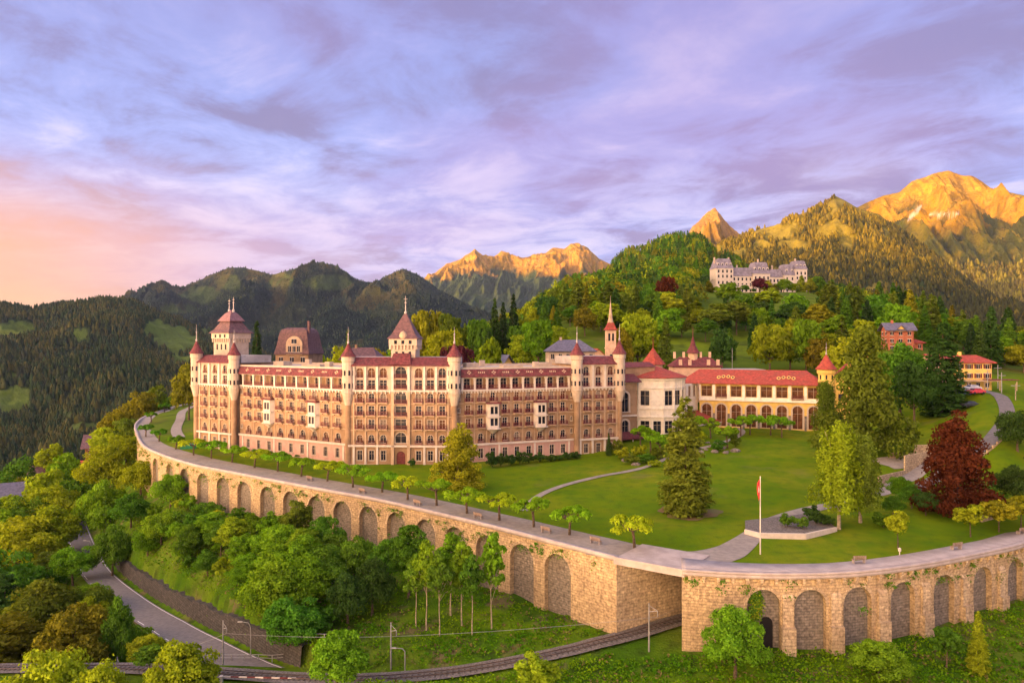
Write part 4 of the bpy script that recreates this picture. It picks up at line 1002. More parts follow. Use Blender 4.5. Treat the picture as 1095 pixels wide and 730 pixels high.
# gallery
GA = Vector((55.5, 221.5)); GB = Vector((86.5, 209.0)); mb = MB((GA.x, GA.y, 0), (GB.x-GA.x, GB.y-GA.y)); L = (GB-GA).length; n = 8; bw = L/n
ops = []; b = MB(mb.o, mb.t)
for k in range(n):
    u = bw*(k+.5); ops.append((u-1.35, u+1.35, 5.2, 11.7, True)); inst('arcade_window', window_mesh(2.7, 6.5, True, 'glass_warm', .42, sill=False), mb, u, 0, 5.2, AN)
    ops.append((u-1.5, u+1.5, 13.9, 17.0, False)); inst('gallery_window', window_mesh(3.0, 3.1, False, 'glass_warm', .0), mb, u, 0, 13.9, AN)
    b.box(bw*k-.42 if k else 0, bw*k+.42, .003, .4, 13.3, 17.4, 1)
    b.box(bw*k-.3 if k else 0, bw*k+.3, .003, .35, 3, 9.0, 2)
b.wall(L, 0, 17.6, ops, 0); b.box(L-.42, L, .003, .4, 13.3, 17.4, 1); b.box(0, L, .003, .5, 12.7, 13.3, 1); b.box(0, L, .003, .55, 17.4, 17.75, 0)
b.box(0, L, .003, .12, 13.3, 13.85, 1)
b.build('gallery_wall', [M['yellow'], M['annex_white'], M['rock']], AN)
b = MB(mb.o, mb.t); b.box(0, L, -13, -.5, 0, 17.7); b.build('gallery_core', M['yellow'], AN)
b = MB(mb.o, mb.t); hip(b, -5, L, -13, 0, 17.8, 21.6, 4, 0, ov=1.1); b.build('gallery_roof', M['red_tile_bright'], AN)
b = MB(mb.o, mb.t)      # oval eyes on the roof slope, two clusters of four
for uc in (bw*1.75, bw*5.75):
    b = MB(mb.o, mb.t)
    for k, du in enumerate((-2.0, -.7, .7, 2.0)):
        zc = 19.5+(.12 if k in (1, 2) else -.1); dd = 1.1-(zc-17.8)*7.6/3.8
        pts = []
        for q in range(14):
            a = 2*math.pi*q/14; z = zc+.42*math.sin(a); pts.append((uc+du+.55*math.cos(a), 1.1-(z-17.8)*7.6/3.8+.12, z+.06))
        b.face(pts, 0)
        pts = [(uc+du+.32*math.cos(2*math.pi*q/12), 1.1-(zc+.24*math.sin(2*math.pi*q/12)-17.8)*2+.20, zc+.24*math.sin(2*math.pi*q/12)+.1) for q in range(12)]; b.face(pts, 1)
    b.build('roof_ornament', [M['yellow'], M['red_tile']], AN)
inst('balcony', balcony_mesh(3.2), mb, bw*.5+bw, 0, 13.8, AN); inst('balcony', balcony_mesh(3.2), mb, bw*6.5, 0, 13.8, AN)
turret(mb.pt(L+1.2, -.5, 0)[:2], 2.2, 15.5, 22.2, 26.4, 29.8, parent=AN, body='yellow', low='yellow', zbase=3, roof='red_tile_bright')
b = MB(mb.o, mb.t); b.box(L+3, L+11, -9, -1, 2, 19.5, 0); b.gable(L+3, L+11, -9, -1, 19.5, 24.2, .6, 1, axis='d', gm=0)
b.box(L+11, L+17, -12, -3, 2, 15.5, 0); b.gable(L+11, L+17, -12, -3, 15.5, 18.5, .5, 1, gm=0)
b.build('gable_block', [M['yellow'], M['red_tile_bright']], AN)
for z, u in ((8, L+5), (8, L+9), (13.5, L+5), (13.5, L+9), (18.8, L+7)): 
    wb = MB(mb.o, mb.t); wb.box(u-.7, u+.7, -1, -.94, z, z+1.9); wb.build('window', M['glass'], AN)
wb = MB(mb.o, mb.t); wb.lathe(L+12, -8, [(1.9, 15), (1.9, 22.2)], 8, 0); wb.lathe(L+12, -8, [(2.5, 22.2), (1.2, 23.8), (.1, 25.6), (.05, 29)], 8, 1); wb.build('rear_turret', [M['yellow'], M['red_tile_bright']], AN)
# pointed roofs behind the hall
t = MB((44.5, 236, 0)); t.lathe(0, 0, [(3.0, 8), (3.0, 22.8)], 8, 0); t.lathe(0, 0, [(4.0, 22.8), (2.6, 24.6), (1.1, 26.6), (.12, 28), (.05, 31.5)], 8, 1); t.build('octagonal_turret', [M['peach'], M['red_tile_bright']], AN)
t = MB((52, 240, 0)); t.box(0, 15, -8, 0, 8, 22.0, 0); t.gable(0, 15, -8, 0, 22, 25.0, .5, 1, gm=0, hip=3)
for u in (2, 5, 11, 14): t.box(u-.5, u+.5, .0, .4, 22.4, 24.2, 0)
t.lathe(7.0, -4, [(1.6, 22), (1.6, 26.2)], 8, 0); t.lathe(7, -4, [(2.3, 26.2), (1.0, 28.5), (.15, 31.5), (.05, 35)], 8, 1)
for u in (1, 4, 9.5, 12.5): t.box(u-.35, u+.35, -4.4, -3.6, 24.5, 26.6, 0)
t.build('chimneyed_wing', [M['peach'], M['red_tile']], AN)
t = MB((66, 243, 0)); t.box(0, 16, -10, 0, 8, 20.5, 0); t.box(-.3, 16.3, -10.3, .3, 20.5, 20.9, 1); t.build('flat_wing', [M['ochre'], M['flatroof']], AN)

# ------------------------------------------------------------------ other buildings
def simple_windows(root, fr, us, zs, w, h, mat_='glass', name='window', frame=True):
    for u in us:
        for z in zs:
            wb = MB(fr.o, fr.t); wb.box(u-w/2, u+w/2, 0.01, .05, z, z+h, 0)
            if frame: wb.box(u-w/2-.12, u+w/2+.12, 0.003, .12, z-.15, z, 1); wb.box(u-.04, u+.04, .05, .08, z, z+h, 1); wb.box(u-w/2-.12, u+w/2+.12, .003, .1, z+h, z+h+.14, 1)
            wb.build(name, [M[mat_], M['white']], root)
def house(name, x, y, zb, ang, w, dp, h, rh, wallm, roofm, label, cat='house', hipv=0, axis='u', storeys=2, nw=3, ov=.8, found=4, shutter=None, chim=True, group=None):
    root = empty(name, (x, y, zb), 0); tag(root, label, cat, group)
    fr = MB((x-math.cos(ang)*w/2, y-math.sin(ang)*w/2, zb), (math.cos(ang), math.sin(ang)))
    b = MB(fr.o, fr.t); b.box(0, w, -dp, 0, -found, h, 0)
    if axis == 'u' and not hipv:
        for u, s in ((0, 1), (w, -1)): b.face([(u, 0, h), (u, -dp, h), (u, -dp/2, h+rh-.3)], 0)
    if axis != 'u': 
        for d in (0, -dp): b.face([(0, d, h), (w, d, h), (w/2, d, h+rh-.3)], 0)
    b.build('wall', M[wallm], root)
    r = MB(fr.o, fr.t); r.gable(0, w, -dp, 0, h, h+rh, ov, 0, hip=hipv, axis=axis)
    ro = r.build('roof', M[roofm], root)
    if chim:
        c = MB(fr.o, fr.t); c.box(w*.3-.35, w*.3+.35, -dp*.5-.35, -dp*.5+.35, h+rh-1.2, h+rh+.9); c.build('chimney', M[wallm], root)
    sh = h/storeys
    simple_windows(root, fr, [w*(k+.5)/nw for k in range(nw)], [sh*s+sh*.3 for s in range(storeys)], min(1.2, w/nw*.4), sh*.45)
    sd = MB(fr.pt(0, 0, 0), (fr.t[1], -fr.t[0])); sd.o = fr.pt(0, -dp, 0); sd.t = (fr.n[0], fr.n[1]); sd.n = (-fr.t[0], -fr.t[1])
    simple_windows(root, sd, [dp*(k+.5)/2 for k in range(2)], [sh*s+sh*.3 for s in range(storeys)], 1.0, sh*.45)
    return root, fr
# mansard pavilion behind the hotel's left wing
r_, fr = house('mansard_pavilion', -66.5, 226, 2, R(-8), 10.4, 11, 24.2, .4, 'ochre', 'brown_tile', 'square pavilion with dark mansard roof and round gable behind the hotel\'s left wing', 'pavilion', storeys=6, nw=3, ov=.2, chim=False)
b = MB(fr.o, fr.t); b.pyr(-.4, 10.8, -11.4, .4, [(0, 24.2), (.10, 26.5), (.22, 30.6), (.30, 31.6), (.5, 32.2)]); b.build('mansard_roof', M['brown_tile'], r_)
b = MB(fr.o, fr.t); pts = [(6+2.6*math.cos(math.pi*k/12), .25, 27.0+2.6*math.sin(math.pi*k/12)) for k in range(13)]; b.face([(3.4, .25, 24), (8.6, .25, 24)]+pts); b.box(3.4, 8.6, -3, .24, 24, 27)
i0 = len(b.v)
for k in range(12):
    a_, c_ = pts[k], pts[k+1]; b.face([a_, c_, (c_[0], -3, c_[2]), (a_[0], -3, a_[2])])
b.build('round_gable', M['ochre_trim'], r_)
simple_windows(r_, MB(fr.pt(0, .25, 0), fr.t), [4.6, 6, 7.4], [24.8], .9, 1.8); simple_windows(r_, MB(fr.pt(0, .25, 0), fr.t), [6], [27.4], 1.6, 1.3)
b = MB(fr.o, fr.t); b.box(9.2, 9.9, -3, -2, 30.5, 34.2); b.build('chimney', M['brown_tile'], r_)
# brown roofed block behind the centre-left
house('brown_roof_house', -47.5, 232, 4, R(-5), 11, 9, 20.5, 3.6, 'ochre', 'brown_tile', 'ochre house with brown roof showing just left of the central hotel turret', storeys=5, hipv=3)
# white villa with hipped slate roof
house('white_villa', 20.0, 250, 8, R(3), 15.5, 11, 18.8, 3.8, 'cream', 'slate', 'white villa with dark hipped slate roof behind the right end of the hotel', 'villa', hipv=5, storeys=5, nw=6, ov=.7)
house('yellow_cottage', -8.5, 270, 12, R(-25), 11, 9, 9.6, 3.6, 'yellow', 'slate', 'small yellow cottage with grey pitched roof among the trees behind the hotel', 'cottage', storeys=2, nw=3)
# church
ch = empty('church', (34.5, 262, 14)); tag(ch, 'small peach church with pointed spire rising behind the right end of the hotel', 'church')
b = MB((34.5, 262, 0)); b.box(-1.7, 1.7, -1.7, 1.7, 10, 34.2, 0); b.box(-1.9, 1.9, -1.9, 1.9, 27.5, 27.9, 0); b.build('tower', M['peach'], ch)
b = MB((34.5, 262, 0)); b.box(-1, -.3, 1.7, 1.73, 30.2, 32.8); b.box(.3, 1, 1.7, 1.73, 30.2, 32.8); b.box(-.5, .5, 1.7, 1.73, 23, 25.5); b.build('belfry_opening', M['glass'], ch)
b = MB((34.5, 262, 0)); b.pyr(-2.3, 2.3, -2.3, 2.3, [(0, 34.0), (.30, 34.9), (.58, 36.6)]); b.build('roof_skirt', M['red_tile_bright'], ch)
b = MB((34.5, 262, 0)); b.lathe(0, 0, [(1.05, 36.5), (.7, 38.2), (.28, 42), (.07, 44.5), (.04, 46)], 8); b.build('spire', M['ochre_trim'], ch)
b = MB((30.5, 265, 0)); b.box(-5, 5, -14, 0, 10, 22.5, 0); b.gable(-5, 5, -14, 0, 22.5, 27.5, .6, 1, axis='d', gm=0); b.box(2.5, 3.6, 2, 3, 10, 27, 0); b.build('nave', [M['peach'], M['red_tile_bright']], ch)
# brick house on the hillside
r_, fr = house('brick_house', 133.5, 257, 26.5, R(-8), 8.4, 6.5, 7.4, 2.6, 'brick', 'slate', 'tall red brick house with dark roof above the trees at the right', storeys=3, nw=3, ov=1.0)
b = MB(fr.o, fr.t); b.gable(2.4, 6.0, -3, .4, 7.0, 9.2, .5, 0, axis='d', gm=1); b.build('cross_gable', [M['slate'], M['yellow']], r_)
house('brick_annex', 141.5, 262, 24, R(-8), 4.5, 5, 5.6, 1.2, 'brick', 'red_tile_bright', 'low red brick outbuilding just right of the tall brick house', 'outbuilding', storeys=2, nw=2, hipv=2)
# yellow station house
r_, fr = house('station_house', 124.0, 201, 17.0, R(-4), 9.4, 7, 7.4, 1.9, 'yellow', 'red_tile_bright', 'yellow house with orange tiled roof and brown shutters at the top of the right-hand road', 'house', storeys=3, nw=4, ov=.9, hipv=3)
for k in range(4):
    u = 9.4*(k+.5)/4
    for z in (3.2, 5.7):
        for s in (-1, 1): b = MB(fr.o, fr.t); b.box(u+s*.78-.2, u+s*.78+.2, .02, .1, z, z+1.2); b.build('shutter', M['rail_red'], r_)
b = MB(fr.o, fr.t); b.box(-2, 10.2, .02, 3.0, 2.4, 2.7, 0); b.box(7, 14.5, .0, 3.4, 2.75, 2.95, 1)
for u in (-1.8, 2, 6, 9.9, 14.2): b.box(u-.1, u+.1, 2.7, 2.9, 0, 2.4, 0)
b.build('veranda', [M['ochre_trim'], M['red_tile']], r_)
b = MB(fr.o, fr.t); b.box(-5, 1, -9, -2, -2, 8.0, 0); b.gable(-5, 1, -9, -2, 8, 9.6, .6, 1, gm=0); b.build('side_wing', [M['peach'], M['red_tile_bright']], r_)
# chalets low on the left
house('wooden_chalet', -173, 318, ground(-173, 318)-1, R(20), 15, 12, 7.5, 5.0, 'wood', 'brown_tile', 'dark wooden chalet with brown roof and dormers below the far left end of the wall', 'chalet', storeys=2, nw=4, ov=1.6)
house('red_roof_chalet', -187, 312, ground(-187, 312), R(-12), 16, 9, 5.8, 3.4, 'wood', 'red_tile_bright', 'low chalet with long orange roof just left of the dark wooden chalet', 'chalet', storeys=2, nw=4, ov=1.4)
house('grey_roof_chalet', -178, 262, ground(-178, 262)+1, R(30), 15, 12, 8, 5, 'cream', 'slate', 'chalet with wide grey roof at the left edge of the picture', 'chalet', storeys=2, nw=3, ov=1.5)
house('white_gable_house', -172, 280, ground(-172, 280), R(50), 9, 9, 8.5, 4, 'cream', 'brown_tile', 'small white gabled house behind the dark spiky conifer at far left', 'house', storeys=2, nw=2, ov=1)
# hilltop castle hotel
CA = empty('hilltop_castle_hotel', (200, 600, 70)); tag(CA, 'pale castle-like hotel with slate mansard towers on the wooded hill at upper right', 'castle')
def pav(u0, u1, d0, d1, zb, ze, zt, nw, rows, mm='white'):
    fr = MB((163.5, 598, 0), (1, .12)); b = MB(fr.o, fr.t); b.box(u0, u1, d0, d1, zb, ze, 0)
    for z in np.linspace(zb+4, ze-.5, 4): b.box(u0-.2, u1+.2, d0-.2, d1+.2, z, z+.4, 1)
    b.build('pavilion_wall', [M[mm], M['white']], CA)
    r = MB(fr.o, fr.t); r.pyr(u0-.5, u1+.5, d0-.5, d1+.5, [(0, ze), (.14, ze+(zt-ze)*.3), (.30, ze+(zt-ze)*.85), (.38, zt)]); r.build('mansard_roof', M['pale_slate'], CA)
    f2 = MB(fr.pt(0, d1, 0), fr.t); us = [u0+(u1-u0)*(k+.5)/nw for k in range(nw)]
    for z in rows: simple_windows(CA, f2, us, [z], 1.3, 2.3, frame=False)
    for u in us:
        d = MB(fr.o, fr.t); d.box(u-.8, u+.8, d1-3, d1-.6, ze+.4, ze+(zt-ze)*.55, 0); d.box(u-.45, u+.45, d1-.6, d1-.55, ze+.8, ze+(zt-ze)*.48, 1); d.build('dormer', [M['white'], M['glass']], CA)
    return fr
pav(0, 14, -14, 0, 58, 88.5, 96.5, 4, (66, 71, 76, 81, 85))
pav(14, 31, -11, -2, 58, 82.5, 89.5, 5, (70, 74.5, 79))
pav(31, 45, -13, 0, 58, 84.5, 94, 4, (70, 75, 80))
pav(45, 57, -11, -2, 58, 82, 88.5, 4, (70, 74.5, 78))
pav(57, 66, -13, .5, 58, 83.5, 92.5, 2, (70, 75, 79.5))
pav(66, 76, -12, 1, 60, 88.5, 95.5, 3, (70, 75, 80, 84))
b = MB((163.5, 598, 0), (1, .12))
for u, z in ((1, 98), (13, 98), (20, 92), (38, 97), (50, 92), (70, 98)): b.box(u-.5, u+.5, -7.5, -6.5, z-5, z, 0)
b.build('chimneys', M['cream'], CA)
# retaining/terrace face under the hotel block: garden wall of the planter on the lawn
pw = empty('planter_wall', G(850, 574, .3)); tag(pw, 'low white angular planter wall filled with shrubs right of the flagpole', 'planter')
b = MB(); pts = [G(796, 572, .1), G(812, 576, .1), G(862, 577, .1), G(895, 569, .2)]
for p, q in zip(pts, pts[1:]):
    b.fr((p[0], p[1], 0), (q[0]-p[0], q[1]-p[1])); b.box(0, math.hypot(q[0]-p[0], q[1]-p[1])+.05, -.35, 0, -.6, 1.0)
b.build('wall', M['white'], pw)
b = MB(); base = [G(797, 571.5, .1), G(812, 575.5, .1), G(862, 576.5, .1), G(894, 568.5, .2), (52.5, 128, 0), (38, 122, 0)]; b.face([(p[0], p[1], .85) for p in base], raw=True); b.build('soil', M['ballast'], pw)

# ------------------------------------------------------------------ far mountains
M['mount'] = attr_mat('mountain_ground', nscale=.02, namp=.35, bump=.9, bscale=.02, bdist=18)
M['mount_far'] = attr_mat('mountain_rock', nscale=.009, namp=.38, bump=1.0, bscale=.014, bdist=95)
FORN = {}
def mountain(name, sky, Dr, Df, zf, amp, wl, seed, colf, px0, px1, n=(520, 240), p=1.0, m='mount', skyamp=0., label=None, back=.35, spur=1.0):
    px = np.linspace(px0, px1, n[0]); t = np.linspace(0, 1+back, n[1]); PX, T = np.meshgrid(px, t)
    Drr = np.interp(px, *zip(*Dr)) if isinstance(Dr, list) else np.full(n[0], float(Dr)); Dff = np.interp(px, *zip(*Df)) if isinstance(Df, list) else np.full(n[0], float(Df))
    sy = np.interp(px, *zip(*sky)); k = np.array([1, 2, 1])/4.; sy = np.convolve(np.pad(sy, 1, mode='edge'), k, 'valid')
    zr = EYE-(sy-CY)*Drr/F; D = Dff+(Drr-Dff)*T; X = (PX-CX)/F*D
    tt = np.clip(T, 0, 1)**p; ZF = np.interp(px, *zip(*zf)) if isinstance(zf, list) else zf
    Z = ZF+(zr-ZF)*tt; Z = np.where(T > 1, Z-(T-1)*(Drr-Dff)*.9, Z)
    S = Drr.mean()
    env = np.clip(np.sin(np.pi*np.clip(T, 0, 1)**(1.3 if m == 'mount_far' else 1))*1.1, 0, 1)**(.65 if m == 'mount_far' else .8)+.04*np.clip(T, 0, 1)
    wx = X/wl; wy = D/wl
    sh = fbm(wx*.7+seed, wy*.7, 3)*.5
    rg = ridged(wx*1.2*spur+sh+seed, wy*.55+sh*1.0, 7, .56)
    Z = Z+amp*env*(rg*.75-.35)
    Z = Z+skyamp*(ridged(PX/18.+seed, T*0+seed, 4, .55)-.2)*np.clip(T, 0, 1)**6*np.where(T > 1, 1, 1)*0.5*S/F*4/4
    # slope for colouring
    gy = np.gradient(Z, axis=0)/np.maximum(np.abs(np.gradient(D, axis=0)), 1); gx = np.gradient(Z, axis=1)/np.maximum(np.abs(np.gradient(X, axis=1)), 1)
    st = np.hypot(gx, gy); py = CY+F*(EYE-Z)/D
    C, forest = colf(PX, T, X, D, Z, st, py)
    o = np_mesh(name, np.stack([X, D, Z], -1).reshape(-1, 3), grid_faces(*X.shape), [M[m]], attrs={'col': ('C', C.reshape(-1, 3))}, smooth=True)
    tag(o, kind='structure'); FORN[name] = (X, D, Z, forest, T)
    return o
def lerp(a, b, w): return np.asarray(a)*(1-w[..., None])+np.asarray(b)*w[..., None]
def sst(x, a, b): t = np.clip((x-a)/(b-a), 0, 1); return t*t*(3-2*t)
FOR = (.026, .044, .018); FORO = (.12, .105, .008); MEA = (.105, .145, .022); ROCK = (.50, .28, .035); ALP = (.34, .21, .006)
def blob(PX, py, cx, cy, rx, ry, s, nz=.35):
    return sst(1-np.hypot((PX-cx)/rx, (py-cy)/ry)+nz*fbm(PX/14.+s, py/9., 3), -.08, .10)
def col_left(PX, T, X, D, Z, st, py):
    f = fbm(X/160., D/160., 4); C = lerp(FOR, (.035, .05, .014), sst(f, -.2, .35))
    m = np.zeros_like(T)
    for b_ in ((185, 362, 26, 17, 1), (165, 350, 12, 9, 2), (14, 352, 20, 9, 3), (88, 357, 9, 6, 4), (15, 426, 22, 13, 5), (20, 402, 14, 3, 6), (200, 385, 16, 5, 7), (60, 405, 10, 3, 8)): m = np.maximum(m, blob(PX, py, *b_, nz=.8))
    m = np.maximum(m, .8*sst(fbm(X/200.+5, D/260., 5), .24, .36))
    return lerp(C, MEA, m) if False else C*(1-m[..., None])+np.array(MEA)*m[..., None], (1-m)
mountain('left_mountain', [(-500, 330), (-200, 318), (0, 325), (15, 328), (35, 331), (60, 326), (90, 322), (112, 319), (140, 321), (152, 326), (168, 334), (190, 340), (225, 352), (260, 368), (300, 385), (345, 400), (420, 415)],
    [(-500, 2300), (0, 2300), (150, 2500), (420, 2900)], [(-500, 700), (0, 750), (250, 1000), (420, 1400)], [(-500, -180), (0, -190), (420, -200)], 110, 420, 3.3, col_left, -500, 420, (620, 300), p=.9)
def col_mid(PX, T, X, D, Z, st, py):
    f = fbm(X/500.+9, D/500., 5); C = lerp((.020, .036, .022), (.040, .055, .024), sst(f, -.1, .3)); m = np.zeros_like(T)
    for b_ in ((350, 302, 28, 8, 1), (215, 315, 22, 9, 2), (245, 302, 14, 8, 9), (190, 330, 20, 5, 3), (300, 300, 14, 8, 4), (400, 312, 12, 5, 5)): m = np.maximum(m, blob(PX, py, *b_)*.9)
    C = C*(1-m[..., None])+np.array((.085, .125, .03))*m[..., None]
    w = sst(fbm(X/180., D/500.+3, 4)+.25*sst(py, 330, 300), .22, .42)*.6; C = C*(1-w[..., None])+np.array((.115, .10, .03))*w[..., None]
    return C, (1-m)
mountain('middle_mountains', [(60, 345), (110, 335), (140, 318), (160, 309), (200, 306), (225, 294), (245, 285), (262, 284), (290, 293), (305, 291), (330, 284), (350, 286), (382, 300), (400, 302), (420, 291), (432, 287), (448, 293), (470, 308), (500, 325), (530, 340), (600, 360), (680, 372)],
    5200, [(60, 2600), (680, 3000)], [(60, -150), (680, -150)], 420, 800, 7.1, col_mid, 60, 680, (560, 220), m='mount_far')
def col_rock(PX, T, X, D, Z, st, py):
    rel = (py-(np.interp(PX, [440, 480, 560, 640], [300, 288, 283, 290]))); w = sst(fbm(X/400.+2, D/400., 5)*1.1+(8-rel)/16., -.1, .35)
    C = lerp((.050, .085, .035), (.075, .11, .04), sst(fbm(X/700., D/700., 3), -.2, .2)); g = lerp(ALP, ROCK, sst(fbm(X/260., D/260.+8, 4)+.1, -.15, .25)*1.0)
    return C*(1-w[..., None])+g*w[..., None], 1-w
mountain('rocky_range', [(400, 330), (440, 305), (462, 294), (478, 282), (492, 277), (508, 268), (516, 274), (528, 275), (536, 268), (546, 273), (560, 275), (572, 273), (584, 270), (592, 265), (603, 266), (610, 262), (618, 261), (628, 265), (640, 276), (655, 283), (680, 292), (720, 300)],
    9000, 5600, [(400, -50), (720, 50)], 460, 1000, 2.2, col_rock, 400, 720, (520, 260), m='mount_far', skyamp=1.6, spur=1.8)
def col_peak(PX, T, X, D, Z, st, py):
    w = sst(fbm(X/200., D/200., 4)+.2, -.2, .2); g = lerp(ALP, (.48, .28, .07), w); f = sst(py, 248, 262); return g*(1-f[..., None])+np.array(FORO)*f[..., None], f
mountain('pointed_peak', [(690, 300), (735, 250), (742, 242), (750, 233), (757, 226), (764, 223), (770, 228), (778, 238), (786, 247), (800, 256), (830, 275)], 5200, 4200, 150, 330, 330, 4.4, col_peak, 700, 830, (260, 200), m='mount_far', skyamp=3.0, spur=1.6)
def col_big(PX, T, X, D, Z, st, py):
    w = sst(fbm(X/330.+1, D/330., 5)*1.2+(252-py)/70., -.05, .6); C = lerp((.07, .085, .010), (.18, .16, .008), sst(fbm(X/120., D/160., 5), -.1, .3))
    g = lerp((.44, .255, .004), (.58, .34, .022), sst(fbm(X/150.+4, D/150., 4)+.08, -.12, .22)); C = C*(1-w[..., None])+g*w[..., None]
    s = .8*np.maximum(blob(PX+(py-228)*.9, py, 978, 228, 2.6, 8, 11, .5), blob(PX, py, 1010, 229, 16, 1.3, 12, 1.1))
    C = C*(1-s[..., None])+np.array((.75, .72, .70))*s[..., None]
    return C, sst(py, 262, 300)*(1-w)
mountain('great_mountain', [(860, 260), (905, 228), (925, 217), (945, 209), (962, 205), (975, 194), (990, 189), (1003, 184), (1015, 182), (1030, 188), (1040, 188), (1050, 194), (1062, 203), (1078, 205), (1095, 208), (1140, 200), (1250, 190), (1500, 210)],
    5400, 3400, [(860, 60), (1100, 120), (1500, 200)], 560, 800, 9.3, col_big, 860, 1500, (900, 460), m='mount_far', skyamp=.1, spur=1.4)
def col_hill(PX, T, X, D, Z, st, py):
    C = lerp(FORO, FOR, sst(fbm(X/240., D/240., 4)+(250-Z)/200., -.3, .5)); m = .75*sst(fbm(X/130.+7, D/200., 5)+(Z-330)/900., .14, .30)  # lower forest darker, upper golden: shade and sunlight put into the colour
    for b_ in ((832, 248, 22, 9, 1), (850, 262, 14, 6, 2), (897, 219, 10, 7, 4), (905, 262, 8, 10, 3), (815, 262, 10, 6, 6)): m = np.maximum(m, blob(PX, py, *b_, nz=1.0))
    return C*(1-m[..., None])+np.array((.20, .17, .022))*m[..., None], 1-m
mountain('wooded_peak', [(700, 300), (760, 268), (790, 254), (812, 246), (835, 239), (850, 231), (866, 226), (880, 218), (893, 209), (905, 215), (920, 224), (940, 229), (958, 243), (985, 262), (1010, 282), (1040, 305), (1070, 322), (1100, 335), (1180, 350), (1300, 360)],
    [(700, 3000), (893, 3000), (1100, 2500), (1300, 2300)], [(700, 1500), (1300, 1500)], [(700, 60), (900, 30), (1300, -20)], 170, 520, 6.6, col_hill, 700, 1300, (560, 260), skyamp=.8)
# unseen ridge added behind left of the camera to keep sun off the estate
def shade_ridge():
    n, m_ = 260, 90; sdir = np.array([SUN.x, SUN.y]); cr = np.array([-SUN.y, SUN.x]); s = np.linspace(-9000, 9000, n); t = np.linspace(-1, 1, m_); S_, T_ = np.meshgrid(s, t)
    D0 = 8000.; crest = D0*math.tan(SUN_EL)+SHADE_Z+60*fbm(S_/1500., S_*0+.5, 3); Xw = sdir[0]*(D0+T_*3500)+cr[0]*S_; Yw = sdir[1]*(D0+T_*3500)+cr[1]*S_
    Z = -250+(crest+250)*(1-np.abs(T_))**1.15+300*ridged(Xw/1200., Yw/1200., 5)*np.abs(T_)*(1-np.abs(T_))*3
    C = lerp(FOR, MEA, sst(fbm(Xw/300., Yw/300., 4), .1, .4)*.7)
    keep = Yw < 300
    f = grid_faces(*Xw.shape); o = np_mesh('added_shade_ridge', np.stack([Xw, Yw, Z], -1).reshape(-1, 3), f, [M['mount']], attrs={'col': ('C', C.reshape(-1, 3))}, smooth=True); tag(o, kind='structure')
SHADE_Z = 640
shade_ridge()
mountain('valley_floor', [(-600, 366), (1700, 366)], 9500, 1500, -230, 40, 900, 1.1, lambda PX, T, X, D, Z, st, py: (lerp(FOR, MEA, sst(fbm(X/400., D/400., 4), .0, .4)*.6), T*0), -600, 1700, (200, 60), m='mount_far', back=.1)
# ------------------------------------------------------------------ vegetation
def unit(v): return v/np.maximum(np.linalg.norm(v, axis=-1, keepdims=True), 1e-9)
def leaves(c, nrm, a, b, rg, spread=.9):
    """rhombic leaf sprays: centres c, preferred normals nrm, half sizes a,b"""
    n = len(c); N_ = unit(nrm+rg.normal(size=(n, 3))*spread*.6); t = unit(np.cross(N_, rg.normal(size=(n, 3)))); bt = np.cross(N_, t)
    a = np.broadcast_to(a, (n,))[:, None]*rg.uniform(.65, 1.3, (n, 1)); b = np.broadcast_to(b, (n,))[:, None]*rg.uniform(.65, 1.3, (n, 1))
    V = np.stack([c-t*a, c-bt*b+N_*.12*a, c+t*a, c+bt*b+N_*.12*a], 1).reshape(-1, 3)
    return V
def quads(nv): return np.arange(nv).reshape(-1, 4)
def leaf_obj(name, V, tint, mat_='leaf', colr=None, parent=None):
    at = {'tint': ('F', np.repeat(tint, 4))}
    if colr is not None: at['col'] = ('C', np.repeat(colr, 4, axis=0))
    return np_mesh(name, V, quads(len(V)), [M[mat_]], attrs=at, link=False)
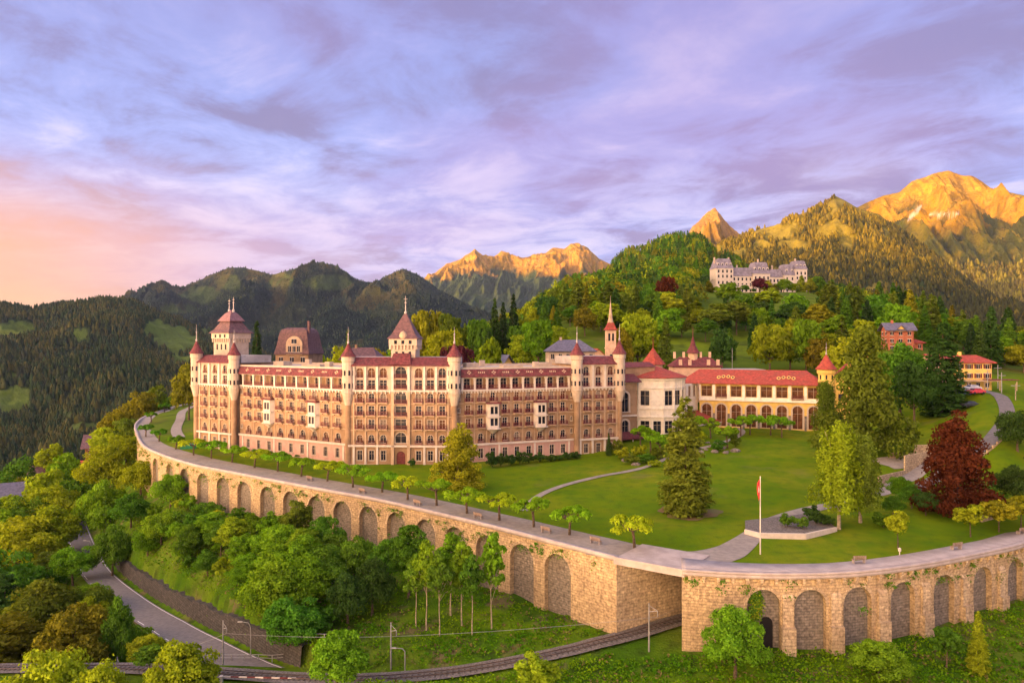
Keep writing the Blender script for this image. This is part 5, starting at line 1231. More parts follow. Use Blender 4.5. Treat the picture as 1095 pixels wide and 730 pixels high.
def crown_broad(seed, H=10., W=10., base=.22, ncl=46, nl=6500, ls=.30, shape='round'):
    """crown whose bottom is at base*H; clumps of leaves on limbs"""
    rg = np.random.default_rng(seed); V = []; Tn = []; cc = []
    zc = H*(1+base)/2; rz = H*(1-base)/2; rx = W/2
    k = 0
    while len(cc) < ncl and k < 4000:
        k += 1; v = unit(rg.normal(size=3)); q = rg.uniform(.35, .86)**.6
        if v[2] < -.55: continue
        p = v*np.array([rx, rx, rz])*q
        if shape == 'flame':
            t_ = rg.uniform(0, 1)**1.35; a_ = rg.uniform(0, 6.28); rd = rx*(1-t_*.93)**.8*rg.uniform(.35, .92); p = np.array([rd*math.cos(a_), rd*math.sin(a_), (t_*2-1)*rz*.93])
        if shape == 'oval' : p[:2] *= 1-.35*max(0, p[2]/rz)
        p = p+rg.normal(size=3)*rx*.06
        r = rx*rg.uniform(.17, .33)*(1.0 if ncl < 60 else .8)
        if all(np.linalg.norm(p-o_[0]) > .62*max(r, o_[1]) for o_ in cc): cc.append((p, r))
    ar = np.array([o_[1]**2 for o_ in cc]); cnt = np.maximum(8, nl*ar/ar.sum()).astype(int)
    for (p, r), m in zip(cc, cnt):
        d = unit(rg.normal(size=(m, 3))+unit(p+np.array([0, 0, rx*.5]))*.55+np.array([0, 0, .25])); rr = r*rg.uniform(.55, 1.12, (m, 1))**.6
        d2 = d*np.array([1.15, 1.15, .75]); c = p+d2*rr; c[:, 2] += zc
        c = c+rg.normal(size=c.shape)*.12*r
        V.append(leaves(c, d, ls, ls*.62, rg, .95)); tc_ = rg.uniform(.82, 1.18); Tn.append(tc_*rg.uniform(.72, 1.28, m))
    # inner leaves close the gaps to a dark but real interior
    m = int(nl*.16); d = unit(rg.normal(size=(m, 3))); rr = rg.uniform(.2, .75, (m, 1)); c = d*np.array([rx, rx, rz])*rr
    if shape == 'flame': c[:, :2] *= np.clip(1.05-.75*((c[:, 2:]/rz+1)/2), .15, 1)
    c[:, 2] += zc; V.append(leaves(c, d, ls*1.2, ls*.9, rg)); Tn.append(rg.uniform(.7, 1.1, m))
    return leaf_obj('crown', np.concatenate(V), np.concatenate(Tn)), [(p[0], p[1], p[2]+zc) for p, r in cc[:10]]
def crown_conifer(seed, H=20., W=8., base=.06, tiers=30, nl=7500, ls=.34, droop=.35, ragged=.25, pw=.82):
    rg = np.random.default_rng(seed); V = []; Tn = []; tot = sum((1-k/tiers)**1.1+.08 for k in range(tiers))
    for k in range(tiers):
        f = k/tiers; z = H*(base+(1-base)*f**.92); R0 = W/2*((1-f)**pw)*(1-.28*max(0, .12-f)/.12)+.12; nb = max(5, int(15*(1-f)+4)); m_t = nl*((1-f)**1.1+.08)/tot
        for j in range(nb):
            a = rg.uniform(0, 2*math.pi); Rb = R0*rg.uniform(1-ragged, 1+ragged*.5); m = max(3, int(m_t/nb))
            s = rg.uniform(.12, 1, m)**.62; rad = Rb*s; w = (.10+.22*(1-s))*Rb*rg.normal(size=m)*.75+rg.normal(size=m)*.12
            zz_ = z-droop*rad+.30*np.maximum(0, s-.6)*Rb*.5+rg.normal(size=m)*.16
            c = np.stack([rad*math.cos(a)-w*math.sin(a), rad*math.sin(a)+w*math.cos(a), zz_], -1)
            nr = np.stack([np.full(m, math.cos(a)*.6), np.full(m, math.sin(a)*.6), np.full(m, .9)], -1)
            V.append(leaves(c, nr, ls, ls*.42, rg, .8)); Tn.append(rg.uniform(.85, 1.15)*rg.uniform(.7, 1.3, m))
    return leaf_obj('crown', np.concatenate(V), np.concatenate(Tn)), []
def crown_weeping(seed, H=16., W=9., nl=11000, ls=.25):
    rg = np.random.default_rng(seed); V = []; Tn = []; tips = []
    for k in range(120):
        a = rg.uniform(0, 2*math.pi); f = rg.uniform(.36, 1); r = W/2*rg.uniform(.15, .95)*np.clip(1.25-f, .2, .9)**.7; top = H*f; ln = H*rg.uniform(.12, .32); m = nl//120
        s = rg.uniform(0, 1, m); c = np.stack([r*math.cos(a)+rg.normal(size=m)*.35+s*.25*math.cos(a), r*math.sin(a)+rg.normal(size=m)*.35, top-ln*s+rg.normal(size=m)*.2], -1)
        V.append(leaves(c, np.tile([math.cos(a), math.sin(a), .4], (m, 1)), ls, ls*.6, rg, 1)); Tn.append(rg.uniform(.8, 1.2)*rg.uniform(.75, 1.25, m)); tips.append((r*math.cos(a), r*math.sin(a), top))
    return leaf_obj('crown', np.concatenate(V), np.concatenate(Tn)), tips[:14]
def trunk_mesh(H, r, tips, seed, top=.85, lean=0):
    rg = random.Random(seed); b = MB(); n = 6; pts = []; x = y = 0
    for k in range(n+1): pts.append((x, y, H*top*k/n-(.6 if k == 0 else 0))); x += rg.uniform(-.12, .12)*H/14; y += rg.uniform(-.12, .12)*H/14
    b.tube(pts, [r*(1.25 if k == 0 else 1-.82*k/n) for k in range(n+1)], 7)
    for t in tips:
        z0 = min(t[2]*.75, H*top*.8); f = z0/(H*top); i = min(int(f*n), n-1); p = pts[i]
        b.tube([p, ((p[0]+t[0])/2, (p[1]+t[1])/2, (p[2]+t[2])/2+.4), t], [r*.42*(1-f*.5), r*.28*(1-f*.5), .04], 5, cap=False)
    me = bpy.data.meshes.new('trunk'); me.from_pydata(b.v, [], b.f); me.materials.append(None); me.polygons.foreach_set('use_smooth', [True]*len(b.f)); me.update(); return me
TEMPL = {}
def templ(kind, v, far):
    key = (kind, v, far)
    if key in TEMPL: return TEMPL[key]
    q = .34 if far else 1; g = 1.75 if far else 1; s = 100+v*7+(50 if far else 0)
    if kind == 'broad': me, tips = crown_broad(s, 12, 11, .05+.04*(v % 3), 44+8*v, int(7600*q), .27*g, ['round', 'oval', 'round', 'oval'][v % 4]); dims = (12, 11)
    elif kind == 'tall': me, tips = crown_broad(s+1, 16, 8, .25, 44, int(6400*q), .27*g, 'oval'); dims = (16, 8)
    elif kind == 'flame': me, tips = crown_broad(s+2, 16, 13, .06, 80, int(12500*q), .27*g, 'flame'); dims = (16, 13)
    elif kind == 'slim': me, tips = crown_broad(s+3, 10, 3.6, .35, 24, int(1900*q), .22*g, 'oval'); dims = (10, 3.6)
    elif kind == 'fir': me, tips = crown_conifer(s+4, 20, 8.5, .02, 30, int(11000*q), .38*g, .22, .22, .56); dims = (20, 8.5)
    elif kind == 'spire': me, tips = crown_conifer(s+5, 20, 6, .05, 30, int(6200*q), .34*g, .35, .2); dims = (20, 6)
    elif kind == 'cedar': me, tips = crown_conifer(s+6, 22, 14, .03, 24, int(17500*q), .40*g, .12, .42, .52); dims = (22, 14)
    elif kind == 'birch': me, tips = crown_weeping(s+7, 17, 10, int(11000*q), .25*g); dims = (17, 10)
    elif kind == 'shrub': me, tips = crown_broad(s+8, 2.2, 2.8, -.05, 16, int(900*q), .16*g, 'round'); tips = []; dims = (2.2, 2.8)
    elif kind == 'young': me, tips = crown_broad(s+9, 6, 4.2, .28, 26, int(1500*q), .24*g, 'round'); dims = (6, 4.2)
    H, W = dims
    tr = trunk_mesh(H, {'broad': .34, 'tall': .3, 'flame': .5, 'slim': .10, 'fir': .32, 'spire': .26, 'cedar': .55, 'birch': .3, 'shrub': .05, 'young': .13}[kind], tips, s, .9 if kind in ('fir', 'spire', 'cedar') else .8)
    TEMPL[key] = (me, tr, H, W); return TEMPL[key]
COLS0 = {'yellow-green': (.135, .172, .008), 'bright green': (.078, .150, .008), 'mid green': (.046, .105, .009), 'dark green': (.026, .055, .010), 'olive': (.068, .096, .010),
        'golden': (.135, .135, .008), 'orange-green': (.092, .088, .008), 'blackish green': (.016, .034, .010), 'copper-red': (.052, .017, .006), 'purple-brown': (.055, .014, .014)}
COLS = {k: tuple(min(.34, c*1.75) for c in v) for k, v in COLS0.items()}
KN = {'broad': ('broadleaf_tree', 'round broadleaf tree', 'tree'), 'tall': ('broadleaf_tree', 'tall broadleaf tree', 'tree'), 'flame': ('beech_tree', 'cone-shaped spreading beech', 'tree'), 'slim': ('young_tree', 'slender thin-stemmed young tree', 'tree'),
      'fir': ('conifer_tree', 'broad spruce', 'tree'), 'spire': ('conifer_tree', 'narrow pointed spruce', 'tree'), 'cedar': ('conifer_tree', 'huge layered conifer', 'tree'), 'birch': ('birch_tree', 'loose drooping birch', 'tree'),
      'shrub': ('shrub', 'low rounded shrub', 'shrub'), 'young': ('young_tree', 'small young tree', 'tree')}
TREES = []; OCC = []
def tree(px, ptop, D, wpx, kind, colname, region, v=None, zg=None, h=None, own=None):
    X = (px-CX)/F*D; zgr = ground(X, D) if zg is None else zg
    H_ = (EYE-(ptop-CY)/F*D-zgr) if h is None else h
    if H_ < .6: return None
    v = random.randrange(4) if v is None else v
    far = D > 235 and kind != 'shrub'
    me, tr, H, W = templ(kind, v, far); w = wpx/F*D if wpx else H_*W/H
    if kind == 'broad' and not own: w = min(w, H_*1.05)
    nm, lab, cat = KN[kind]; sx = w/W; sz = H_/H; rz = random.uniform(0, 6.28)
    root = bpy.data.objects.new(nm, None); col.objects.link(root); root.location = (X, D, zgr); root.rotation_euler = (0, 0, rz); root['category'] = cat
    c = bpy.data.objects.new('crown', me); col.objects.link(c); c.parent = root; c.scale = (sx, sx, sz); b = COLS[colname]; j = random.uniform(.85, 1.15)
    c.color = (b[0]*j*random.uniform(.93, 1.07), b[1]*j, b[2]*j, 1)
    t = bpy.data.objects.new('trunk', tr); col.objects.link(t); t.parent = root; t.scale = (min(sx, sz*1.1), min(sx, sz*1.1), sz)
    t.material_slots[0].link = 'OBJECT'; t.material_slots[0].material = M['bark_pale'] if kind in ('birch', 'slim') else M['bark']
    TREES.append([root, px, lab, colname, region, H_, D, ptop, own]); OCC.append((X, D, w*.5)); return root
Rg = random.Random(5)
# --- left foreground
L1 = 'near the lower left picture corner'
for a in [(-12, 590, 165, 100, 'broad', 'mid green'), (22, 553, 190, 95, 'broad', 'yellow-green'), (58, 540, 200, 70, 'broad', 'yellow-green'), (42, 622, 140, 95, 'broad', 'olive'), (8, 660, 125, 95, 'tall', 'orange-green'),
          (82, 648, 116, 80, 'broad', 'orange-green'), (48, 702, 100, 95, 'broad', 'yellow-green'), (108, 705, 96, 70, 'broad', 'yellow-green'), (195, 684, 95, 76, 'broad', 'yellow-green'), (128, 640, 118, 36, 'broad', 'mid green'), (160, 690, 103, 30, 'young', 'mid green'),
          (5, 610, 150, 60, 'fir', 'dark green')]: tree(*a, L1)
for a in [(78, 585, 172, 60, 'broad', 'bright green'), (20, 640, 152, 80, 'broad', 'olive'), (100, 622, 150, 44, 'broad', 'bright green')]: tree(*a, L1)
L2 = 'in the far left belt of trees'
for a in [(4, 530, 225, 62, 'broad', 'yellow-green'), (52, 502, 245, 46, 'broad', 'yellow-green'), (70, 486, 255, 40, 'broad', 'bright green'), (34, 490, 268, 18, 'spire', 'dark green'), (58, 474, 285, 36, 'tall', 'yellow-green'), (86, 508, 238, 40, 'broad', 'mid green'),
          (118, 455, 290, 50, 'broad', 'yellow-green'), (5, 545, 215, 50, 'broad', 'bright green'), (60, 520, 225, 55, 'broad', 'yellow-green'), (35, 528, 222, 45, 'broad', 'mid green'), (-15, 535, 220, 40, 'broad', 'mid green')]: tree(*a, L2)
L3 = 'beyond the left end of the terrace'
for a in [(126, 436, 300, 34, 'broad', 'orange-green'), (150, 420, 318, 40, 'broad', 'orange-green'), (168, 414, 330, 30, 'broad', 'olive'), (182, 424, 325, 26, 'broad', 'mid green'), (138, 444, 292, 30, 'broad', 'olive')]: tree(*a, L3)
tree(202, 388, 272, 34, 'broad', 'orange-green', 'standing alone beside the left end tower of the hotel', 1, own='round dark orange-green tree standing alone beside the left end tower of the hotel')
L4 = 'between lower road and arched wall'
for a in [(112, 478, 232, 52, 'broad', 'yellow-green'), (135, 462, 240, 48, 'broad', 'yellow-green'), (150, 492, 205, 56, 'broad', 'yellow-green'), (112, 515, 205, 50, 'broad', 'bright green'), (182, 508, 182, 52, 'broad', 'bright green'), (140, 528, 185, 60, 'broad', 'mid green'),
          (172, 548, 165, 58, 'broad', 'bright green'), (205, 560, 150, 50, 'broad', 'mid green'), (120, 560, 175, 40, 'broad', 'mid green'), (196, 575, 149, 48, 'broad', 'bright green'), (228, 548, 152, 40, 'tall', 'bright green'), (222, 590, 138, 50, 'broad', 'mid green'),
          (254, 606, 127, 44, 'broad', 'bright green'), (158, 566, 166, 40, 'broad', 'bright green'), (268, 592, 128, 52, 'broad', 'bright green'), (262, 625, 119, 40, 'broad', 'mid green')]: tree(*a, L4)
L5 = 'before the arches left of centre'
for a in [(292, 602, 113, 70, 'broad', 'bright green'), (325, 592, 116, 66, 'broad', 'bright green'), (312, 640, 106, 62, 'broad', 'mid green'), (318, 535, 136, 34, 'tall', 'olive'), (352, 585, 120, 56, 'broad', 'mid green'), (348, 552, 132, 40, 'broad', 'mid green'), (383, 575, 122, 46, 'broad', 'mid green'),
          (398, 598, 114, 44, 'broad', 'dark green'), (415, 574, 120, 36, 'tall', 'mid green'), (372, 612, 112, 44, 'broad', 'dark green'), (290, 560, 134, 42, 'broad', 'bright green'), (437, 560, 119, 40, 'tall', 'mid green'), (265, 556, 142, 36, 'broad', 'bright green')]: tree(*a, L5)
random.seed(4); c4 = 0
for tr_ in range(6000):
    if c4 >= 74: break
    D = Rg.uniform(104, 235); px = Rg.uniform(95, 420); X = (px-CX)/F*D
    if bool(in_poly(np.array([X]), np.array([D]), POLY)[0]): continue
    sdv, _z = near_line(np.array([X]), np.array([D]), ROAD, ROADZ)
    if sdv[0] < 10.5: continue
    sdt, _z = near_line(np.array([X]), np.array([D]), TRK, TRKZ)
    if abs(sdt[0]) < 7 or (X > -26): continue
    ew = float(np.min(np.hypot(EDGE[:, 0]-X, EDGE[:, 1]-D)))
    if ew < (15 if px < 335 else 8): continue
    h = Rg.uniform(6, 10.5)*min(1, .55+ew/28); w = h*Rg.uniform(.75, 1.0)
    if any(math.hypot(X-o_[0], D-o_[1]) < (w*.5+o_[2])*.66 for o_ in OCC): continue
    z = ground(X, D)
    if tree(px, CY+F*(EYE-z-h)/D, D, w*F/D, Rg.choice(['broad', 'broad', 'tall']), Rg.choice(['bright green', 'bright green', 'mid green', 'yellow-green', 'mid green']), L5 if px > 270 else L4): c4 += 1
cs_ = 0
for tr_ in range(4000):
    if cs_ >= 46: break
    D = Rg.uniform(108, 190); px = Rg.uniform(150, 345); X = (px-CX)/F*D
    if bool(in_poly(np.array([X]), np.array([D]), POLY)[0]): continue
    sdv, _z = near_line(np.array([X]), np.array([D]), ROAD, ROADZ); ew = float(np.min(np.hypot(EDGE[:, 0]-X, EDGE[:, 1]-D)))
    if sdv[0] < 6.8 or ew < 2.5 or any(math.hypot(X-o_[0], D-o_[1]) < (1.6+o_[2])*.7 for o_ in OCC): continue
    h = Rg.uniform(2.0, 3.6); z = ground(X, D)
    if tree(px, CY+F*(EYE-z-h)/D, D, h*1.35*F/D, 'shrub', Rg.choice(['bright green', 'mid green', 'bright green', 'yellow-green']), 'between lower road and arched wall' if px < 245 else 'below the arches left of centre'): cs_ += 1
c1 = 0
for tr_ in range(6000):
    if c1 >= 44: break
    D = Rg.uniform(92, 250); px = Rg.uniform(-30, 190); X = (px-CX)/F*D
    sdv, _z = near_line(np.array([X]), np.array([D]), ROAD, ROADZ); sdt, _z = near_line(np.array([X]), np.array([D]), TRK, TRKZ)
    if sdv[0] > -7 or abs(sdt[0]) < 6: continue
    h = Rg.uniform(9, 15); w = h*Rg.uniform(.75, 1.0); z = ground(X, D)
    if sdv[0] > -22: h *= .6; w *= .6
    if any(math.hypot(X-o_[0], D-o_[1]) < (w*.5+o_[2])*.62 for o_ in OCC): continue
    if tree(px, CY+F*(EYE-z-h)/D, D, w*F/D, Rg.choice(['broad', 'broad', 'tall']), Rg.choice(['yellow-green', 'yellow-green', 'bright green', 'mid green', 'olive']), L1 if D < 170 else L2): c1 += 1
print('fill', c4, c1)
L6 = 'on the dry slope below the arches'
for a in [(456, 578, 108, 30, 'slim', 'bright green'), (470, 588, 106, 28, 'slim', 'mid green'), (482, 570, 112, 34, 'slim', 'bright green'), (494, 578, 109, 30, 'slim', 'bright green'), (505, 590, 106, 26, 'slim', 'mid green'), (526, 568, 107, 28, 'slim', 'bright green'), (445, 590, 109, 26, 'slim', 'mid green')]: tree(*a, L6)
tree(361, 676, 93.5, 62, 'broad', 'bright green', '', 2, own='round bright green tree at the bottom edge below the level crossing')
tree(786, 652, 90.5, 62, 'broad', 'bright green', '', 0, own='leafy bright green tree at the bottom edge in front of the leftmost right-hand arch')
tree(940, 684, 89.5, 58, 'broad', 'bright green', '', 3, own='round green tree at the bottom edge below the right-hand arches')
tree(1046, 652, 92, 26, 'spire', 'yellow-green', '', 2, own='thin yellow-green pointed tree at the bottom right in front of the arches')
tree(1012, 672, 93, 30, 'young', 'mid green', '', 2, own='small green bush-like tree at the foot of the wall near the lower right')
tree(575, 700, 87.5, 44, 'young', 'yellow-green', '', 1, own='scrubby yellowish little tree at the bottom edge left of centre below the railway')
# --- terrace specimens
tree(490, 452, 150, 62, 'flame', 'golden', '', 0, own='broad cone-shaped golden-green tree on the lawn in front of the hotel')
tree(733, 423, 128.5, 63, 'fir', 'olive', '', 1, own='big solitary dense conifer in the middle of the lawn')
tree(925, 357, 165, 98, 'flame', 'olive', '', 2, own='huge cone-shaped golden-green tree right of the annex')
tree(1008, 344, 185, 54, 'fir', 'dark green', '', 3, own='tall dark green spruce between the brick house and the yellow house')
tree(962, 368, 190, 60, 'broad', 'mid green', '', 1, own='large round green tree between the huge conifer and the tall dark spruce')
tree(978, 385, 182, 46, 'broad', 'dark green', '', 2, own='dark green round tree at the left foot of the tall dark spruce')
tree(897, 450, 118, 66, 'birch', 'yellow-green', '', 0, own='pale drooping birch with two trunks right of the planter, nearer one')
tree(920, 460, 121, 58, 'birch', 'olive', '', 1, own='drooping olive birch just behind and right of the pale birch')
tree(883, 406, 180, 34, 'birch', 'olive', '', 2, own='feathery olive tree in front of the right end of the annex')
tree(1022, 438, 125, 84, 'flame', 'copper-red', '', 0, own='big copper-red beech on the right of the lawn')
for a, l in [((960, 546, 108, 27, 'young', 'yellow-green'), 'small bright young tree on the lawn beside the white garden lamp'), ((1038, 540, 114, 30, 'young', 'yellow-green'), 'small round yellow-green tree at the foot of the copper-red beech'),
             ((1068, 534, 116.5, 36, 'young', 'golden'), 'yellow young tree near the right edge, left one of a pair by the bench'), ((1092, 530, 119, 36, 'young', 'golden'), 'yellow young tree cut by the right edge above the wall')]: tree(*a, '', own=l)
L7 = 'left of the copper-red beech'
for a in [(955, 530, 124, 34, 'broad', 'mid green'), (975, 518, 128, 36, 'broad', 'mid green'), (990, 526, 124, 30, 'broad', 'dark green'), (964, 510, 136, 26, 'broad', 'bright green'), (945, 548, 118, 22, 'shrub', 'mid green')]: tree(*a, L7)
L8 = 'on the bank right of the copper-red beech'
for a in [(1088, 440, 152, 60, 'broad', 'dark green'), (1086, 498, 129, 40, 'broad', 'dark green'), (1062, 520, 130, 26, 'shrub', 'mid green'), (1096, 488, 150, 34, 'broad', 'dark green')]: tree(*a, L8)
tree(651, 462, 183, 8, 'spire', 'dark green', '', 0, own='small dark cypress at the right corner of the hotel')
tree(440, 490, 172, 8, 'shrub', 'dark green', '', 0, own='dark clipped bush right of the hotel entrance door')
L9 = 'in the hedge below the hotel\'s right wing'
for k, px in enumerate([526, 536, 546, 556, 566, 577, 588, 598, 608, 616]): tree(px, 484+Rg.uniform(-1.5, 2), 171+k*1.1, 11+Rg.uniform(-1, 3), 'shrub', 'dark green', L9)
L10 = 'at the foot of the hotel\'s left wing'
for k, px in enumerate([262, 275, 288, 302, 320, 336, 350, 364, 395, 412]): tree(px, 478+k*1.9, 196-k*2.4, 10+Rg.uniform(-2, 4), 'shrub', 'mid green', L10)
L11 = 'on the rockery below the round hall'
for a in [(664, 478, 178, 16), (676, 486, 172, 18), (690, 484, 173, 20), (703, 478, 176, 16), (660, 470, 184, 14), (700, 492, 168, 14), (684, 474, 180, 16), (748, 460, 190, 16), (768, 470, 182, 16), (786, 464, 188, 13)]: tree(*a, 'shrub', Rg.choice(['mid green', 'olive', 'yellow-green']), L11)
L12 = 'in the planter right of the flagpole'
for a in [(842, 548, 118, 18), (856, 552, 117, 16), (872, 545, 120, 22), (886, 552, 119, 15), (866, 540, 124, 16)]: tree(*a, 'shrub', Rg.choice(['mid green', 'dark green']), L12, zg=.8)
# pollarded planes
def plane_tree(px, py, h, w, region, colname='bright green', zb=0.0, D=None):
    if D is None: x, y, z = G(px, py, zb)
    else: x, y = (px-CX)/F*D, D
    z = float(z_hi(np.array([x]), np.array([y]))[0]); rg = np.random.default_rng(int(px*7)); rr = random.Random(int(px))
    root = empty('plane_tree', (x, y, z)); root['category'] = 'tree'
    b = MB(); lean = rr.uniform(-.35, .35); th = h*.52; b.tube([(0, 0, -.4), (lean*.3, 0, th*.5), (lean, rr.uniform(-.2, .2), th)], [.24, .19, .2], 8); V = []; Tn = []; tp = rr.choice([8, 9, 10])
    for k in range(tp+2):
        a = 2*math.pi*k/tp+rr.uniform(-.3, .3); r = w/2*rr.uniform(.5, .85) if k < tp else w*.12; e = (lean+r*math.cos(a), r*math.sin(a), th+h*rr.uniform(.14, .3) if k < tp else h*.86)
        m = (lean+r*.55*math.cos(a), r*.55*math.sin(a), th+h*.10); b.tube([(lean, 0, th-.05), m, e], [.15, .11, .12], 6)
        n = 170; d = unit(rg.normal(size=(n, 3))+np.array([math.cos(a)*.5, math.sin(a)*.5, .5])); s = rg.uniform(.2, 1, (n, 1))
        c = np.array(e)+d*s*np.array([w*.15, w*.15, h*.10])-np.array([0, 0, .35])*(s**2); V.append(leaves(c, d, .34, .15, rg)); Tn.append(rg.uniform(.85, 1.15)*rg.uniform(.75, 1.25, n))
    t = b.build('trunk', M['bark'], root, origin=(0, 0, 0)); t.location = (0, 0, 0)
    me = leaf_obj('crown', np.concatenate(V), np.concatenate(Tn)); c = bpy.data.objects.new('crown', me); col.objects.link(c); c.parent = root; q = COLS[colname]; c.color = (q[0]*1.25, q[1]*1.25, q[2], 1)
    TREES.append([root, px, 'pollarded plane tree', colname, region, h, y, py, None])
T1 = 'along the promenade'
for i, (px, py) in enumerate([(207, 490), (226, 494), (248, 498), (272, 503), (297, 507), (322, 512), (350, 517), (377.5, 523), (408.5, 528.5), (436, 536), (467, 542), (499.5, 550), (534, 557), (571, 564), (609, 572.5), (678.6, 587)]):
    plane_tree(px, py, 4.7+.3*math.sin(i*2.1)+(.3 if i > 9 else 0), 6.9+.6*math.cos(i*1.7), T1, 'bright green' if i % 3 else 'yellow-green')
T2 = 'by the driveway at the terrace\'s left end'
for px, py in [(156, 468), (170, 474), (188, 483), (162, 452), (176, 443)]: plane_tree(px, py, 4.2, 4.8, T2, 'mid green')
T3 = 'in front of the arcaded annex'
for px, py in [(685, 466), (696, 471), (707, 477), (728, 462), (745, 458), (760, 459), (778, 469), (792, 456), (802, 454), (824, 455), (836, 458)]:
    D = float(np.interp(py, [454, 477], [206, 176])); plane_tree(px, py, 6.0, 7.0 if px > 780 else 5.6, T3, 'bright green', D=D)

# --- the wooded hillside: individual trees up to about 450 m, a wood beyond
BLD = [(-65, 226, 13), (-47, 235, 10), (20, 255, 13), (-8, 272, 10), (34, 262, 7), (30, 270, 10), (133, 260, 10), (143, 262, 7), (118, 205, 16), (59, 236, 14), (74, 238, 14), (100, 206, 14), (204, 596, 44)]
MEADOWS = [(655, 352, 775, 384, 225, 345), (735, 382, 870, 405, 235, 300), (600, 350, 650, 372, 255, 345), (520, 372, 625, 396, 215, 285), (1050, 425, 1095, 500, 100, 235)]
def blocked(X, D, r=3):
    if any(math.hypot(X-b[0], D-b[1]) < b[2]+r for b in BLD): return True
    z = ground(X, D); px, py = pix(X, D, z)
    for m in MEADOWS:
        if m[0] < px < m[2] and m[4] < D < m[5]: return True
    return False
RH = ['behind the left half of the hotel', 'behind the right half of the hotel', 'behind the church and round hall', 'below the hilltop castle hotel', 'behind the right end of the annex', 'around the red brick house', 'behind the yellow house at right']
def rh(px): return RH[int(np.searchsorted([430, 630, 745, 860, 925, 1010], px))]
# hand-placed landmarks on the slope
for a in [(275, 342, 250, 25, 'spire', 'blackish green'), (457, 325, 330, 34, 'broad', 'golden'), (482, 330, 325, 34, 'broad', 'olive'), (478, 352, 285, 46, 'broad', 'yellow-green'), (440, 345, 330, 36, 'broad', 'golden'), (487, 363, 240, 38, 'broad', 'purple-brown'),
          (512, 336, 320, 26, 'broad', 'mid green'), (529, 318, 330, 20, 'spire', 'dark green'), (538, 322, 335, 18, 'spire', 'blackish green'), (549, 314, 330, 20, 'spire', 'blackish green'), (523, 362, 262, 24, 'young', 'yellow-green'), (556, 344, 320, 26, 'broad', 'mid green'), (576, 337, 290, 34, 'broad', 'bright green'), (592, 356, 285, 14, 'spire', 'yellow-green'), (602, 358, 283, 14, 'spire', 'yellow-green'),
          (682, 334, 275, 46, 'broad', 'yellow-green'), (712, 339, 270, 20, 'fir', 'olive'), (665, 345, 268, 26, 'broad', 'golden'), (712, 292, 430, 24, 'broad', 'copper-red'), (772, 352, 290, 26, 'broad', 'dark green'), (823, 345, 280, 38, 'broad', 'yellow-green'), (845, 342, 285, 32, 'broad', 'yellow-green'), (862, 340, 280, 34, 'broad', 'bright green'),
          (812, 296, 560, 22, 'broad', 'purple-brown'), (778, 300, 480, 50, 'broad', 'bright green'), (745, 320, 400, 28, 'spire', 'yellow-green'), (822, 308, 420, 28, 'tall', 'yellow-green'), (887, 300, 380, 32, 'fir', 'olive'), (917, 305, 370, 30, 'fir', 'olive'), (880, 325, 330, 30, 'fir', 'golden'), (888, 362, 300, 30, 'broad', 'yellow-green'), (650, 300, 400, 26, 'fir', 'olive'), (618, 298, 390, 30, 'fir', 'olive'),
          (795, 312, 420, 34, 'broad', 'mid green'), (850, 312, 400, 30, 'broad', 'bright green'), (935, 330, 330, 30, 'broad', 'mid green'), (1068, 352, 300, 26, 'broad', 'mid green'), (1082, 362, 270, 26, 'spire', 'golden'), (1064, 366, 262, 20, 'fir', 'olive'), (1050, 358, 262, 22, 'broad', 'mid green'), (1095, 366, 250, 34, 'broad', 'golden'),
          (362, 372, 260, 30, 'broad', 'yellow-green'), (345, 374, 262, 24, 'broad', 'yellow-green'), (385, 372, 262, 26, 'broad', 'olive'), (405, 368, 270, 24, 'broad', 'golden'), (372, 352, 300, 12, 'spire', 'olive'), (330, 378, 270, 20, 'broad', 'mid green')]: tree(*a, rh(a[0]))
L13 = 'at the foot of the hilltop castle hotel'
for px_, pt_, k_ in ((766, 306, 'broad'), (776, 310, 'broad'), (786, 307, 'tall'), (797, 304, 'broad'), (806, 308, 'broad'), (820, 300, 'broad'), (829, 304, 'fir'), (838, 298, 'broad'), (848, 302, 'broad'), (857, 294, 'fir'), (866, 300, 'broad'), (758, 300, 'fir'), (874, 296, 'broad'), (812, 312, 'broad'), (792, 314, 'broad')):
    tree(px_, pt_, 572+Rg.uniform(-12, 10), (17 if k_ != 'fir' else 11)+Rg.uniform(-2, 4), k_, Rg.choice(['yellow-green', 'mid green', 'bright green', 'golden', 'olive']), L13)
random.seed(21); cnt = 0; tries = 0
